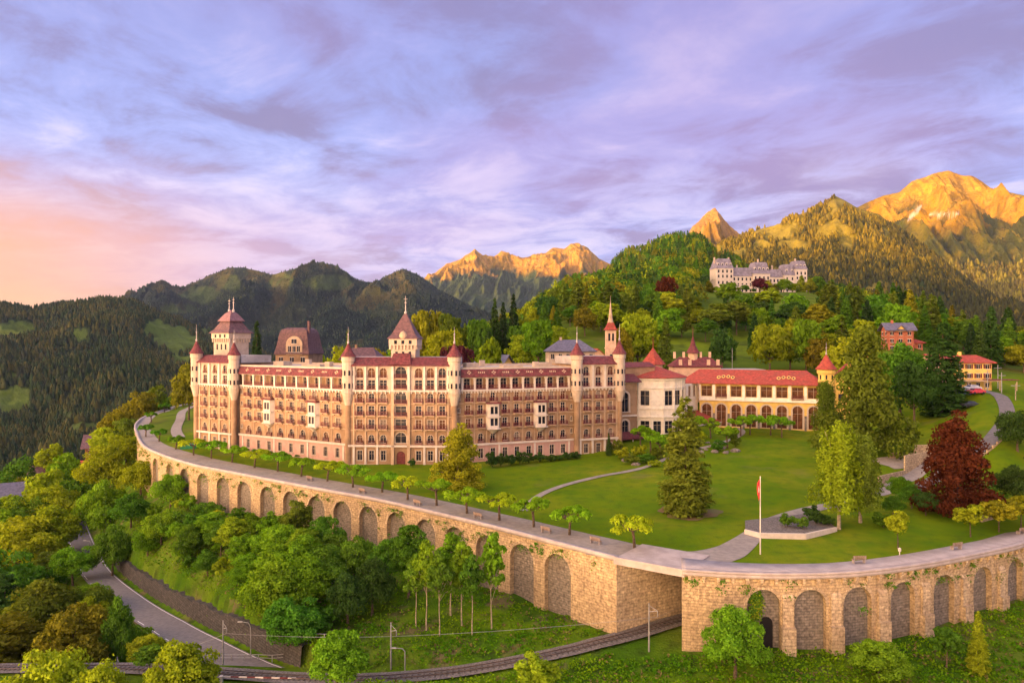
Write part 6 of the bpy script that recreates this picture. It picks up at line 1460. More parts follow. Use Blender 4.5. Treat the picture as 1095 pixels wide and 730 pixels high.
while cnt < 235 and tries < 30000:
    tries += 1; D = math.sqrt(Rg.uniform(235**2, 470**2)); px = Rg.uniform(425, 1140); X = (px-CX)/F*D
    if blocked(X, D): continue
    con = Rg.random() < (.34 if px < 900 else .5); h = Rg.uniform(10, 17)*(1.25 if con else 1); w = h*(.42 if con else .85)*Rg.uniform(.85, 1.15)
    if px < 560 and D < 300: continue
    if any(math.hypot(X-o_[0], D-o_[1]) < (w*.5+o_[2])*.78 for o_ in OCC): continue
    cn = Rg.choices(['yellow-green', 'bright green', 'mid green', 'dark green', 'olive', 'golden', 'orange-green'], [5, 4, 3.5, 1.5, 1.8, .6, .6])[0] if not con else Rg.choices(['olive', 'dark green', 'golden', 'orange-green', 'mid green', 'blackish green'], [3, 3, .6, .8, 3.4, 1])[0]
    z = ground(X, D); ptop = CY+F*(EYE-z-h)/D
    if 750 < px < 880 and ptop < 318: continue
    hwp = w*F/D*.5
    if any(a_-hwp < px < b_+hwp and D < d_ and ptop < y_ for a_, b_, d_, y_ in ((946, 982, 257, 372), (1022, 1062, 201, 415), (496, 536, 270, 378), (586, 640, 250, 390), (642, 664, 262, 380), (702, 750, 240, 388))): continue
    if tree(px, ptop, D, w*F/D, Rg.choice(['fir', 'spire', 'fir']) if con else Rg.choice(['broad', 'broad', 'tall']), cn, rh(px)): cnt += 1
print('trees', len(TREES), 'hill', cnt)

# labels: kind, colour, place, rank from the left among the same kind and colour there
ORD = ['', 'first', 'second', 'third', 'fourth', 'fifth', 'sixth', 'seventh', 'eighth', 'ninth', 'tenth', 'eleventh', 'twelfth', 'thirteenth', 'fourteenth', 'fifteenth', 'sixteenth', 'seventeenth', 'eighteenth', 'nineteenth', 'twentieth']+['twenty-'+w for w in ('first', 'second', 'third', 'fourth', 'fifth', 'sixth', 'seventh', 'eighth', 'ninth')]
from collections import defaultdict
gr_ = defaultdict(list)
for t in TREES:
    if t[8]: t[0]['label'] = t[8]
    else:
        gr_[(t[2], t[3], t[4])].append(t)
for (lab, cn, reg), ts in gr_.items():
    ts.sort(key=lambda t: t[1])
    for i, t in enumerate(ts):
        s = f"{cn} {lab} {reg}"
        if len(ts) > 1: s += f", {ORD[i+1]} from left"
        t[0]['label'] = s
    if len(ts) > 1:
        pass
for t in TREES:
    if t[4]:
        t[0]['group'] = ('pollarded plane trees ' if 'pollard' in t[2] else 'shrubs ' if t[2].endswith('shrub') else 'trees ')+t[4]

# --- woods too numerous to count: one mesh each
def wood(name, pts, hs, ws, cols, con, nl, ls, seed):
    """pts (n,3) bases; light leaf crowns merged in one mesh"""
    rg = np.random.default_rng(seed); V = []; Tn = []; Cc = []
    tb = []
    for s in range(4):
        m = nl; d = unit(rg.normal(size=(m, 3))); d[:, 2] = np.abs(d[:, 2])*.9-.12; lump = 1+.22*np.sin(d[:, 0]*5+s)*np.cos(d[:, 1]*6+s*2); c = d*lump[:, None]*np.array([.5, .5, .5])*rg.uniform(.75, 1.05, (m, 1)); c[:, 2] += .5; tb.append((c, d))
    tc2 = []
    for s in range(4):
        m = nl; f = rg.uniform(0, 1, m)**1.25; a = rg.uniform(0, 6.28, m); r = .5*(1-f)**.8*rg.uniform(.6, 1.1, m)+.02; c = np.stack([r*np.cos(a), r*np.sin(a), .06+.94*f], -1); tc2.append((c, np.stack([np.cos(a), np.sin(a), np.full(m, .7)], -1)))
    for i in range(len(pts)):
        c, d = (tc2 if con[i] else tb)[rg.integers(4)]; a = rg.uniform(0, 6.28); R3 = np.array([[math.cos(a), -math.sin(a), 0], [math.sin(a), math.cos(a), 0], [0, 0, 1]])
        cc = (c@R3.T)*np.array([ws[i], ws[i], hs[i]])+pts[i]; V.append(leaves(cc, d@R3.T, ls, ls*.7, rg, .7)); Tn.append(rg.uniform(.75, 1.25, len(c))); Cc.append(np.tile(cols[i], (len(c), 1)))
    V = np.concatenate(V); me = leaf_obj(name, V, np.concatenate(Tn), 'leaf_stuff', np.concatenate(Cc)); o = bpy.data.objects.new(name, me); col.objects.link(o); tag(o, kind='stuff'); return o
# wood on the hill beyond 450 m
rg = np.random.default_rng(3); n = 9000; D = np.exp(rg.uniform(math.log(430), math.log(1650), n)); px = rg.uniform(400, 1160, n); X = (px-CX)/F*D
ok = in_poly(X, D, POLY) & ~((px > 745) & (px < 885) & (D < 596)) & ~((np.hypot(X-204, D-598) < 50)) 
ok &= ~((px < 560) & (D > 700))
X, D, px = X[ok], D[ok], px[ok]; keep = []; cell = {}
for i in range(len(X)):
    r = 6.5+D[i]*.002; k = (int(X[i]//r), int(D[i]//r))
    if k in cell: continue
    cell[k] = 1; keep.append(i)
X, D, px = X[keep], D[keep], px[keep]; Z = z_hi(X, D); n = len(X); con = rg.random(n) < np.clip((D-400)/500, .35, .85); hs = rg.uniform(10, 18, n); ws = np.where(con, hs*.45, hs*.85)
pal = np.array([COLS['olive'], COLS['dark green'], COLS['mid green'], COLS['orange-green'], COLS['yellow-green'], COLS['golden']]); w = rg.choice(6, n, p=[.20, .26, .28, .08, .15, .03]); cols = pal[w]*rg.uniform(.75, 1.15, (n, 1))
print('wood', n); wood('hillside_forest', np.stack([X, D, Z-.5], -1), hs, ws, cols, con, 150, .95, 4)
# the wood goes on down the valley left of the road, and on the steep flank below the terrace's far end
n = 2600; D = np.exp(rg.uniform(math.log(95), math.log(620), n)); px = rg.uniform(-420, 130, n); X = (px-CX)/F*D
sd, _ = near_line(X, D, ROAD, ROADZ); ok = ~in_poly(X, D, POLY) & (sd < -9) & ((px < -35) | (D > 300)) & ~((np.abs(X+180) < 26) & (np.abs(D-290) < 45)); X, D = X[ok], D[ok]; keep = []; cell = {}
for i in range(len(X)):
    k = (int(X[i]//9), int(D[i]//9))
    if k not in cell: cell[k] = 1; keep.append(i)
X, D = X[keep], D[keep]; n = len(X); hs = rg.uniform(8, 13, n); cols = pal[rg.choice(6, n, p=[.2, .15, .3, .05, .28, .02])]*rg.uniform(.75, 1.1, (n, 1))
wood('valley_wood', np.stack([X, D, z_lo(X, D)-.5], -1), hs, hs*.95, cols, rg.random(n) < .1, 420, .55, 9)
# low-poly firs on the mountains (each a few pixels)
def mountain_forest(name, src, n, h, w, seed, base=(.026, .046, .016), warm=(.075, .072, .018), pxr=(-200, 1300)):
    X, D, Z, fo, T = FORN[src]; rg = np.random.default_rng(seed); ny, nx = X.shape; fr_ = rg.uniform(0, 1, n*3); 
    i = rg.integers(0, ny-1, n*3); j = rg.integers(0, nx-1, n*3); a, b = rg.random(n*3), rg.random(n*3)
    def s(A): return A[i, j]*(1-a)*(1-b)+A[i+1, j]*a*(1-b)+A[i, j+1]*(1-a)*b+A[i+1, j+1]*a*b
    x, y, z, f, t = s(X), s(D), s(Z), s(fo), s(T); p = CX+F*x/y; clump = fbm(x/90., y/90., 3)
    ok = (f+.25*clump > rg.uniform(.35, 1.0, n*3)) & (p > pxr[0]) & (p < pxr[1]) & (t < 1.04); x, y, z = x[ok][:n], y[ok][:n], z[ok][:n]; n = len(x)
    hh = rg.uniform(.6, 1.25, n)*h; ww = rg.uniform(.7, 1.2, n)*w; q = 6; ang = np.arange(q)*2*math.pi/q; rot = rg.uniform(0, 6.28, n)
    ring = lambda rf, zf: np.stack([x[:, None]+ww[:, None]*rf*np.cos(ang+rot[:, None])*rg.uniform(.75, 1.25, (n, q)), y[:, None]+ww[:, None]*rf*np.sin(ang+rot[:, None])*rg.uniform(.75, 1.25, (n, q)), z[:, None]+hh[:, None]*zf+0*ang], -1)
    V = np.concatenate([ring(.5, 0.), ring(.42, .45), ring(.06, 1.0)], 1); k = np.arange(q); base_f = np.concatenate([np.stack([l*q+k, l*q+(k+1) % q, (l+1)*q+(k+1) % q, (l+1)*q+k], -1) for l in range(2)])
    Fc = (base_f[None]+(np.arange(n)*3*q)[:, None, None]).reshape(-1, 4); mixf = np.clip(rg.uniform(-.3, 1, n)+fbm(x/150., y/150., 3)+(0 if src != 'wooded_peak' else np.clip((z-260)/220, -.9, .4)), 0, 1); c = (np.array(base)*(1-mixf[:, None])+np.array(warm)*mixf[:, None])*rg.uniform(.65, 1.35, (n, 1))  # on the wooded peak, shade below and sun above are painted by height
    o = np_mesh(name, V.reshape(-1, 3), Fc, [M['fir_mass']], attrs={'col': ('C', np.repeat(c, 3*q, axis=0))}); tag(o, kind='stuff'); print(name, n)
M['fir_mass'] = attr_mat('fir_mass', nscale=.15, namp=.3)
mountain_forest('valley_forest', 'left_mountain', 42000, 15, 9, 1)
mountain_forest('peak_forest', 'wooded_peak', 26000, 17, 11, 2, base=(.035, .040, .010), warm=(.15, .12, .009))
mountain_forest('high_forest', 'great_mountain', 16000, 24, 16, 3, base=(.08, .07, .010), warm=(.15, .14, .012))
mountain_forest('ridge_forest', 'middle_mountains', 22000, 12, 8, 4, base=(.020, .040, .022), warm=(.05, .068, .022))
# rough undergrowth and grass on the lower slope, one mesh
n = 36000; D = np.exp(rg.uniform(math.log(85), math.log(190), n)); px = rg.uniform(-20, 1115, n); X = (px-CX)/F*D; ok = ~in_poly(X, D, POLY)
sd, _ = near_line(X, D, ROAD, ROADZ); sd2, _ = near_line(X, D, TRK, TRKZ); ok &= (np.abs(sd) > 4.8) & (np.abs(sd2) > 2.8); ok &= ~((X > 13) & (X < 26) & (D > 96))
X, D = X[ok], D[ok]; Z = z_lo(X, D); n = len(X); f = fbm(X/9., D/9., 4); bare = (X > -22) & (X < 12) & (D > 99) & (D < 118) & (f > -.02); k = ~bare | (rg.random(n) < .25); X, D, Z, f = X[k], D[k], Z[k], f[k]; n = len(X)
m = 6; c = np.repeat(np.stack([X, D, Z+.15], -1), m, 0)+rg.normal(size=(n*m, 3))*np.array([.35, .35, .14])*np.repeat(.6+np.clip(f+.3, 0, 1), m)[:, None]
c[:, 2] += np.repeat(np.clip(f, 0, 1)*1.2, m)*rg.random(n*m)
V = leaves(c, np.tile([0, -.3, 1.], (n*m, 1)), .20, .12, rg, 1.2); w = np.clip(.5+f*1.3+rg.normal(size=n)*.25, 0, 1)
cl_ = np.array((.055, .16, .005))*(1-w[:, None])+np.array((.14, .24, .006))*w[:, None]; dry = rg.random(n) < .10; cl_[dry] = (.15, .12, .04)
me = leaf_obj('undergrowth', V, rg.uniform(.7, 1.3, n*m), 'leaf_stuff', np.repeat(cl_, m, 0)); o = bpy.data.objects.new('undergrowth', me); col.objects.link(o); tag(o, kind='stuff')

# tufts of fern and ivy rooted in the wall joints, mostly just under the coping
V = []; Cc = []; Tn = []
for Lw, nn in ((LW[120:], 170), (RW[:150], 120)):
    A = np.array(Lw)
    for q in range(nn):
        i = rg.integers(1, len(A)-2); p = A[i]; t_ = A[i+1]-A[i-1]; t_ /= np.linalg.norm(t_); nn_ = np.array([t_[1], -t_[0]]); zt = -rg.exponential(1.1)-.15
        if zt < -6: continue
        m = rg.integers(10, 46); sp_ = rg.uniform(.15, .55); c = np.stack([p[0]+nn_[0]*.12+t_[0]*rg.normal(size=m)*sp_+nn_[0]*rg.random(m)*.3, p[1]+nn_[1]*.12+t_[1]*rg.normal(size=m)*sp_+nn_[1]*rg.random(m)*.3, zt-np.abs(rg.normal(size=m))*sp_*1.1], -1)
        V.append(leaves(c, np.tile([nn_[0], nn_[1], .5], (m, 1)), .13, .09, rg)); Tn.append(rg.uniform(.7, 1.3, m)); Cc.append(np.tile(np.array(COLS['mid green'] if rg.random() < .6 else COLS['olive']), (m, 1)))
me = leaf_obj('wall_plants', np.concatenate(V), np.concatenate(Tn), 'leaf_stuff', np.concatenate(Cc)); o = bpy.data.objects.new('wall_plants', me); col.objects.link(o); tag(o, kind='stuff')
# ------------------------------------------------------------------ lower road, railway, small things
ribbon('lower_road', ROAD, 2.8, 3.4, None, M['asphalt'], .06, zlist=ROADZ)
Ln = np.array(ROAD)
def line_mark(name, line, zl, off, w, lift, dash=None):
    L = np.array(line); T = np.gradient(L, axis=0); T /= np.linalg.norm(T, axis=1)[:, None]; Nn = np.stack([-T[:, 1], T[:, 0]], -1); a = L+Nn*(off-w/2); b = L+Nn*(off+w/2); V = []; Fq = []
    s = np.r_[0, np.cumsum(np.hypot(*np.diff(L, axis=0).T))]
    for i in range(len(L)-1):
        if dash and (s[i] % (dash[0]+dash[1])) > dash[0]: continue
        k = len(V); V += [(*a[i], zl[i]+lift), (*b[i], zl[i]+lift), (*b[i+1], zl[i+1]+lift), (*a[i+1], zl[i+1]+lift)]; Fq.append((k, k+1, k+2, k+3))
    return np_mesh(name, V, Fq, [M['paint']])
for off, dsh in ((2.5, None), (-2.9, (5, 3.5))): tag(line_mark('road_marking', ROAD, ROADZ, off, .11, .07, dsh), kind='structure')
rw = empty('road_retaining_wall', (-60, 128, -18)); tag(rw, 'dark rough stone wall along the uphill side of the lower road', 'retaining wall')
i0 = int(np.argmin(np.hypot(Ln[:, 0]+104, Ln[:, 1]-186))); i1 = int(np.argmin(np.hypot(Ln[:, 0]+31, Ln[:, 1]-101)))
T = np.gradient(Ln, axis=0); T /= np.linalg.norm(T, axis=1)[:, None]; Nn = np.stack([-T[:, 1], T[:, 0]], -1); wl0 = Ln+Nn*3.9; wl1 = Ln+Nn*5.9
mb = MB(); 
for i in range(i0, i1):
    hh = 3.3*min(1, (i-i0)/6+.2)+.25*math.sin(i*.7)+.2*math.sin(i*1.9); h2 = 3.3*min(1, (i+1-i0)/6+.2)+.25*math.sin((i+1)*.7)+.2*math.sin((i+1)*1.9); a, b = wl0[i], wl0[i+1]; c, d = wl1[i], wl1[i+1]; z, z2 = ROADZ[i], ROADZ[i+1]
    mb.face([(a[0], a[1], z-1), (b[0], b[1], z2-1), (b[0]+Nn[i+1][0]*.35, b[1]+Nn[i+1][1]*.35, z2+h2), (a[0]+Nn[i][0]*.35, a[1]+Nn[i][1]*.35, z+hh)], raw=True); mb.face([(a[0]+Nn[i][0]*.35, a[1]+Nn[i][1]*.35, z+hh), (b[0]+Nn[i+1][0]*.35, b[1]+Nn[i+1][1]*.35, z2+h2), (d[0], d[1], z2+h2), (c[0], c[1], z+hh)], raw=True)
    mb.face([(c[0], c[1], z+hh), (d[0], d[1], z2+h2), (d[0], d[1], z2-1), (c[0], c[1], z-1)], raw=True)
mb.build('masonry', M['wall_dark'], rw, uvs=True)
# rack railway
ribbon('railway_ballast', TRK, 1.7, 1.7, None, M['ballast'], -.02, zlist=TRKZ)
tr = empty('railway_track', (0, 97.5, -12)); tag(tr, 'single rack railway track curving under the promenade bridge', 'railway track')
L = np.array(TRK); T = np.gradient(L, axis=0); T /= np.linalg.norm(T, axis=1)[:, None]; Nn = np.stack([-T[:, 1], T[:, 0]], -1)
for off, w, h in ((-.5, .08, .16), (.5, .08, .16)):
    b = MB()
    for i in range(len(L)-1):
        p0, p1 = L[i]+Nn[i]*off, L[i+1]+Nn[i+1]*off; n0, n1 = Nn[i]*w/2, Nn[i+1]*w/2; z0, z1 = TRKZ[i]+h, TRKZ[i+1]+h
        b.face([(*(p0-n0), z0), (*(p1-n1), z1), (*(p1+n1), z1), (*(p0+n0), z0)], raw=True); b.face([(*(p0-n0), z0-.16), (*(p1-n1), z1-.16), (*(p1-n1), z1), (*(p0-n0), z0)], raw=True)
    b.build('rail', M['steel'], tr)
b = MB()
for i in range(len(L)-1):
    p0, p1 = L[i], L[i+1]; b.face([(*(p0-Nn[i]*.06), TRKZ[i]+.2), (*(p1-Nn[i+1]*.06), TRKZ[i+1]+.2), (*(p1+Nn[i+1]*.06), TRKZ[i+1]+.2), (*(p0+Nn[i]*.06), TRKZ[i]+.2)], raw=True)
b.build('rack_rail', M['steel'], tr); b = MB(); s = np.r_[0, np.cumsum(np.hypot(*np.diff(L, axis=0).T))]; q = 0
while q < s[-1]-1:
    x, y, z = (float(np.interp(q, s, c)) for c in (L[:, 0], L[:, 1], TRKZ)); i = min(int(np.searchsorted(s, q)), len(L)-1); b.fr((x, y, z), tuple(Nn[i])); b.box(-.9, .9, -.11, .11, 0, .05); q += .75
b.build('sleepers', M['sleeper'], tr)
# stone edging beside the track
ke = [(p[0], p[1]) for p in (L+Nn*1.95)[8:]]
def posts(name, lab, cat, grp, pts, H, build):
    for i, (p, l) in enumerate(zip(pts, lab)):
        root = empty(name, p); tag(root, l, cat, grp); build(root, p, H)
def catenary(root, p, H):
    b = MB((p[0], p[1], p[2])); b.lathe(0, 0, [(.12, -1), (.11, H*.5), (.08, H)], 8); b.build('mast', M['metal'], root); a = MB((p[0], p[1], p[2])); a.tube([(p[0], p[1], p[2]+H*.82), (p[0]+.9, p[1]-1.1, p[2]+H*.9)], .05, 5); a.tube([(p[0], p[1], p[2]+H*.95), (p[0]+.9, p[1]-1.1, p[2]+H*.9)], .03, 5); a.tube([(p[0]+.9, p[1]-1.1, p[2]+H*.9), (p[0]+.9, p[1]-1.1, p[2]+H*.78)], .06, 6); a.build('bracket', M['metal'], root)
def on_low(px, py0, D): X = (px-CX)/F*D; return (X, D, ground(X, D))
cp = [on_low(694, 685, 97.3), on_low(418, 722, 99.8), on_low(238.5, 716, 105.5), on_low(125.5, 700, 112)]
posts('catenary_mast', ['grey catenary mast beside the track left of the right-hand wall', 'grey catenary mast on the dry slope below the arches', 'grey catenary mast beside the level crossing near the dark wall', 'grey catenary mast among the trees at lower left'], 'mast', 'catenary masts along the railway', cp, 6.3, catenary)
w_ = empty('overhead_wire', (cp[0][0], cp[0][1], cp[0][2]+6)); tag(w_, 'thin overhead contact wire hanging above the rack railway between its masts', 'wire')
b = MB(); pts = []
hs_ = [(cc[0]+.9, cc[1]-1.1, cc[2]+4.9) for cc in cp]; hs_ = [(30, 107.5, hs_[0][2]+.6)]+hs_
for a_, c_ in zip(hs_, hs_[1:]):
    for k in range(8): q = k/8; pts.append((a_[0]+(c_[0]-a_[0])*q, a_[1]+(c_[1]-a_[1])*q, a_[2]+(c_[2]-a_[2])*q-.5*4*q*(1-q)*.6))
b.tube(pts+[hs_[-1]], .018, 4); b.build('wire', M['metal'], w_)
def lamp(root, p, H, sgn=-1):
    H = 3.2 if p[0] > -20 else H
    b = MB(); b.tube([(p[0], p[1], p[2]-.5), (p[0], p[1], p[2]+H*.85), (p[0]+sgn*.3, p[1], p[2]+H*.97), (p[0]+sgn*1.3, p[1], p[2]+H)], [.09, .07, .06, .05], 7); b.build('pole', M['metal'], root)
    b = MB((p[0]+sgn*1.5, p[1], p[2]+H)); b.box(-.4, .35, -.13, .13, -.06, .08, 0, .03); b.build('lamp_head', M['metal'], root)
posts('street_lamp', ['curved street lamp on the inner side of the lower road bend at left', 'short street lamp beside the track below the dry slope', 'street lamp on the dark wall above the lower road'], 'street lamp', 'street lamps on the lower road', [on_low(97, 590, 190), on_low(433, 724, 98.9), on_low(268, 690, 109.5)], 5.5, lamp)
# fence at the level crossing
fe = empty('crossing_fence', (-30, 100.4, -14.5)); tag(fe, 'metal railing between the lower road and the railway at the level crossing', 'fence'); b = MB()
fp = [(float(x), float(y)) for x, y in (L+Nn*-2.3)] ; fp = [p for p in fp if -48 < p[0] < -22]
fp = [(x, y+4.6) for x, y in fp]
for i in range(0, len(fp), 2):
    x, y = fp[i]; z = ground(x, y); b.fr((x, y, z), (1, 0)); b.box(-.05, .05, -.05, .05, -.3, 1.1)
for h in (1.05, .6):
    b.tube([(x, y, ground(x, y)+h) for x, y in fp[::2]], .045, 5)
b.build('railing', M['metal'], fe)
bb = empty('barrier_arm', (-36, 100, -14.5)); tag(bb, 'red and white level crossing barrier arm beside the track', 'barrier')
x0, y0 = -38.5, 99.0; zb_ = ground(x0, y0); b = MB((x0, y0, zb_), (1, -.05)); b.box(-.2, .2, -.2, .2, -.3, 1.0, 0)
for k in range(10): b.box(.2+k*1.1, .2+(k+1)*1.1, -.06, .06, .85, 1.0, 1 if k % 2 else 0)
b.build('arm', [M['white'], M['rail_red']], bb)
# benches
def bench(p, ang, lab):
    root = empty('bench', p, ang); tag(root, lab, 'bench', 'benches along the promenade wall')
    def part(nm, fn, m):
        b = MB((0, 0, 0), (1, 0)); fn(b); o = b.build(nm, m, root, origin=(0, 0, 0)); o.location = (0, 0, 0)
    part('seat', lambda b: [b.box(-.95, .95, -.25+.17*k, -.12+.17*k, .42, .47) for k in range(3)], M['wood_pale'])
    part('backrest', lambda b: [b.box(-.95, .95, -.34, -.30, .55+.16*k, .67+.16*k) for k in range(3)], M['wood_pale'])
    for s in (-.75, .75): part('leg', lambda b: [b.box(s-.05, s+.05, -.33, .22, 0, .42), b.box(s-.04, s+.04, -.36, -.31, .42, .95)], M['concrete'])
bl = ['below the left wing of the hotel', 'in line with the left end of the central block', 'below the entrance of the hotel', 'below the cone-shaped golden-green tree', 'near the centre of the promenade', 'just left of the last promenade plane tree']
for i, (px, py) in enumerate([(332, 515.5), (388, 528.5), (447, 541), (512, 554.5), (584.5, 569.5), (637.5, 581)]):
    x, y, z = G(px, py, .1); bench((x, y, float(z_hi(np.array([x]), np.array([y]))[0])+.08), math.atan2(-74, 85)+math.pi, 'pale wooden bench on the promenade '+bl[i])
for i, (px, py, a) in enumerate([(918, 601, .1), (1022, 586.5, .35), (1092, 570, .4)]):
    x, y, z = G(px, py, .36); bench((x, y, .35), a+math.pi, ['wooden bench on the wall walkway below the drooping birches', 'wooden bench on the wall walkway below the copper-red beech', 'wooden bench on the wall walkway cut by the right edge'][i])
# flagpole
x, y, z = G(813, 592, .15); fl = empty('flagpole', (x, y, .1)); tag(fl, 'tall white flagpole on the lawn edge above the right-hand wall', 'flagpole'); b = MB((x, y, 0)); b.lathe(0, 0, [(.10, 0), (.05, 10.9), (.09, 10.95), (.02, 11.1)], 8); b.build('pole', M['white'], fl)
M['flag_red'] = mat('flag_red', (.55, .03, .03), .8, .1, 2); M['flag_green'] = mat('flag_green', (.03, .16, .05), .8, .1, 2)
fg = empty('limp_flag', (x, y, 8)); tag(fg, 'limp red flag with white cross and green tail hanging on the flagpole', 'flag')
nz, nu = 22, 9; V = []; mi = []; Fq = []
for i in range(nz+1):
    for j in range(nu+1):
        f = i/nz; wdt = .32*(1-.35*f)+.08*math.sin(f*5); V.append((x-.08-wdt*j/nu, y-.05+.16*math.sin(j*1.5+f*3)*(j/nu), 10.7-3.0*f-.5*(j/nu)**1.3))
for i in range(nz):
    for j in range(nu):
        k = i*(nu+1)+j; Fq.append((k, k+1, k+nu+2, k+nu+1)); c = (8 <= i <= 12 and 3 <= j <= 5) or (i in (10,) and 2 <= j <= 6) or (6 <= i <= 14 and j == 4); mi.append(1 if c else 2 if i > 18 else 0)
o = np_mesh('cloth', V, Fq, [M['flag_red'], M['white'], M['flag_green']], mi=mi); o.parent = fg; o.matrix_parent_inverse = Matrix.Translation(Vector((x, y, 8))).inverted()
sm = o.modifiers.new('thick', 'SOLIDIFY'); sm.thickness = .015
# white garden lamp
x, y, z = G(962, 594, .15); gl_ = empty('garden_lamp', (x, y, .15)); tag(gl_, 'small white garden lamp on the lawn edge by the right-hand wall', 'garden lamp'); b = MB((x, y, .1)); b.lathe(0, 0, [(.07, 0), (.07, .7), (.2, .72), (.2, 1.1), (.05, 1.2)], 10); b.build('body', M['white'], gl_)
# green container on the terrace
x, y, z = G(206, 484, .3); x, y = (206-CX)/F*206, 201; gb = empty('garden_container', (-86, 201, .6)); tag(gb, 'green covered container on the lawn at the foot of the left end tower', 'container'); M['green_paint'] = mat('green_paint', (.01, .16, .07), .5)
b = MB((-90, 203, .3), (1, -.1)); b.box(0, 4.2, -1.6, 0, 0, 1.5); b.gable(0, 4.2, -1.6, 0, 1.5, 2.0, .15, 0); b.build('body', M['green_paint'], gb)
# right-hand road and its walls
ribbon('hillside_road', PROAD, 1.5, 1.5, None, M['asphalt'], .05, zlist=PROADZ)
rw2 = empty('roadside_wall', (115, 160, 8)); tag(rw2, 'pale low stone wall along the outer side of the right-hand hillside road', 'wall')
La = np.array(PROAD); T = np.gradient(La, axis=0); T /= np.linalg.norm(T, axis=1)[:, None]; N2 = np.stack([-T[:, 1], T[:, 0]], -1); b = MB()
for i in range(8, len(La)-22):
    p, q = La[i]-N2[i]*1.7, La[i+1]-N2[i+1]*1.7; b.fr((p[0], p[1], PROADZ[i]), (q[0]-p[0], q[1]-p[1])); b.box(0, math.hypot(*(q-p))+.02, -.02, .28, -1.2, .55)
b.build('masonry', M['wall_pale'], rw2, uvs=True)
# garden walls and terrace steps by the copper beech
for pts, lab in (([G(905, 532, 1.1), G(940, 520, 2), G(968, 508, 3), G(1000, 494, 4.5)], 'low pale stone garden wall beside the path left of the copper-red beech'), ([G(952, 492, 4.6), G(978, 491, 4.8), G(1004, 489, 5)], 'short stone garden wall on the bare terrace behind the beech'), ([G(1050, 560, .6), G(1075, 553, 1), G(1100, 546, 1.4)], 'low wooden garden kerb behind the yellow young trees at the right edge')):
    g = empty('garden_wall', pts[0]); tag(g, lab, 'garden wall'); b = MB()
    for p, q in zip(pts, pts[1:]):
        zz_ = [float(z_hi(np.array([r[0]]), np.array([r[1]]))[0]) for r in (p, q)]; b.fr((p[0], p[1], min(zz_)), (q[0]-p[0], q[1]-p[1])); b.box(0, math.hypot(q[0]-p[0], q[1]-p[1]), -.3, 0, -.6, .8+abs(zz_[0]-zz_[1]))
    b.build('masonry', M['wall_pale'], g, uvs=True)
pv = smooth_line([G(940, 497, 4.2)[:2], G(965, 495, 4.4)[:2], G(1005, 498, 4.2)[:2]], 1.5); ribbon('paved_yard', pv, 4, 4, z_hi, M['gravel'], .10)
# boulders of the rockery
rk = random.Random(3); lst = []
for i, (px, py, D) in enumerate([(668, 484, 176), (680, 490, 171), (692, 478, 177), (755, 470, 184), (764, 475, 181), (772, 466, 186), (760, 464, 188), (776, 476, 180), (748, 476, 181), (672, 475, 181), (786, 474, 182), (768, 459, 192), (757, 458, 193)]):
    X = (px-CX)/F*D; z = ground(X, D); bm = bmesh.new(); bmesh.ops.create_icosphere(bm, subdivisions=2, radius=1)
    for v in bm.verts: v.co *= 1+.25*math.sin(v.co.x*4+i)*math.cos(v.co.y*5+i*2)+rk.uniform(-.1, .1); v.co.z *= .65
    me = bpy.data.meshes.new('boulder'); bm.to_mesh(me); bm.free(); me.materials.append(M['rock']); o = bpy.data.objects.new('boulder', me); col.objects.link(o); s = rk.uniform(.45, 1.0); o.scale = (s*1.3, s, s); o.location = (X, D, z+.2*s); o.rotation_euler = (0, 0, rk.uniform(0, 6)); lst.append((px, o))
lst.sort(key=lambda a: a[0])
for i, (px, o) in enumerate(lst): tag(o, 'grey boulder on the rockery in front of the round hall, '+ORD[i+1]+' from the left', 'boulder', 'boulders of the rockery')
# cars
def car(x, y, z, ang, paint, lab, s=1.0):
    root = empty('parked_car', (x, y, z), ang); tag(root, lab, 'car', 'cars parked below the yellow house')
    def add(nm, b, m, par=root):
        o = b.build(nm, m, par, origin=(0, 0, 0)); o.location = (0, 0, 0); return o
    prof = [(-2.1, .35), (-2.15, .75), (-1.9, .95), (-1.45, 1.0), (-.85, 1.42), (.7, 1.45), (1.35, 1.0), (1.95, .88), (2.15, .7), (2.12, .35)]
    b = MB(); n = len(prof)
    for sgn in (1, -1): b.face([(u, sgn*(.84 if z_ < 1.05 else .66), z_) for u, z_ in prof][::sgn])
    for k in range(n):
        u, z_ = prof[k]; u2, z2 = prof[(k+1) % n]; w1, w2 = (.84 if z_ < 1.05 else .66), (.84 if z2 < 1.05 else .66); b.face([(u, -w1, z_), (u2, -w2, z2), (u2, w2, z2), (u, w1, z_)])
    body = add('body', b, paint)
    b = MB()
    for sgn in (1, -1):
        b.face([(-1.25, sgn*.80, 1.03), (1.15, sgn*.80, 1.03), (.65, sgn*.70, 1.38), (-.8, sgn*.70, 1.36)])
    b.face([(-1.42, -.66, 1.04), (-1.42, .66, 1.04), (-.92, .6, 1.39), (-.92, -.6, 1.39)]); b.face([(1.34, -.66, 1.03), (1.34, .66, 1.03), (.77, .6, 1.41), (.77, -.6, 1.41)]); add('windows', b, M['glass'])
    for u in (-1.35, 1.35):
        for sgn in (-1, 1):
            b = MB(); b.tube([(u, sgn*.70, .32), (u, sgn*.88, .32)], .32, 14); add('wheel', b, M['tyre'])
    for sgn in (-1, 1): b = MB(); b.box(2.08, 2.17, sgn*.6-.17, sgn*.6+.17, .6, .75); add('headlight', b, M['white'])
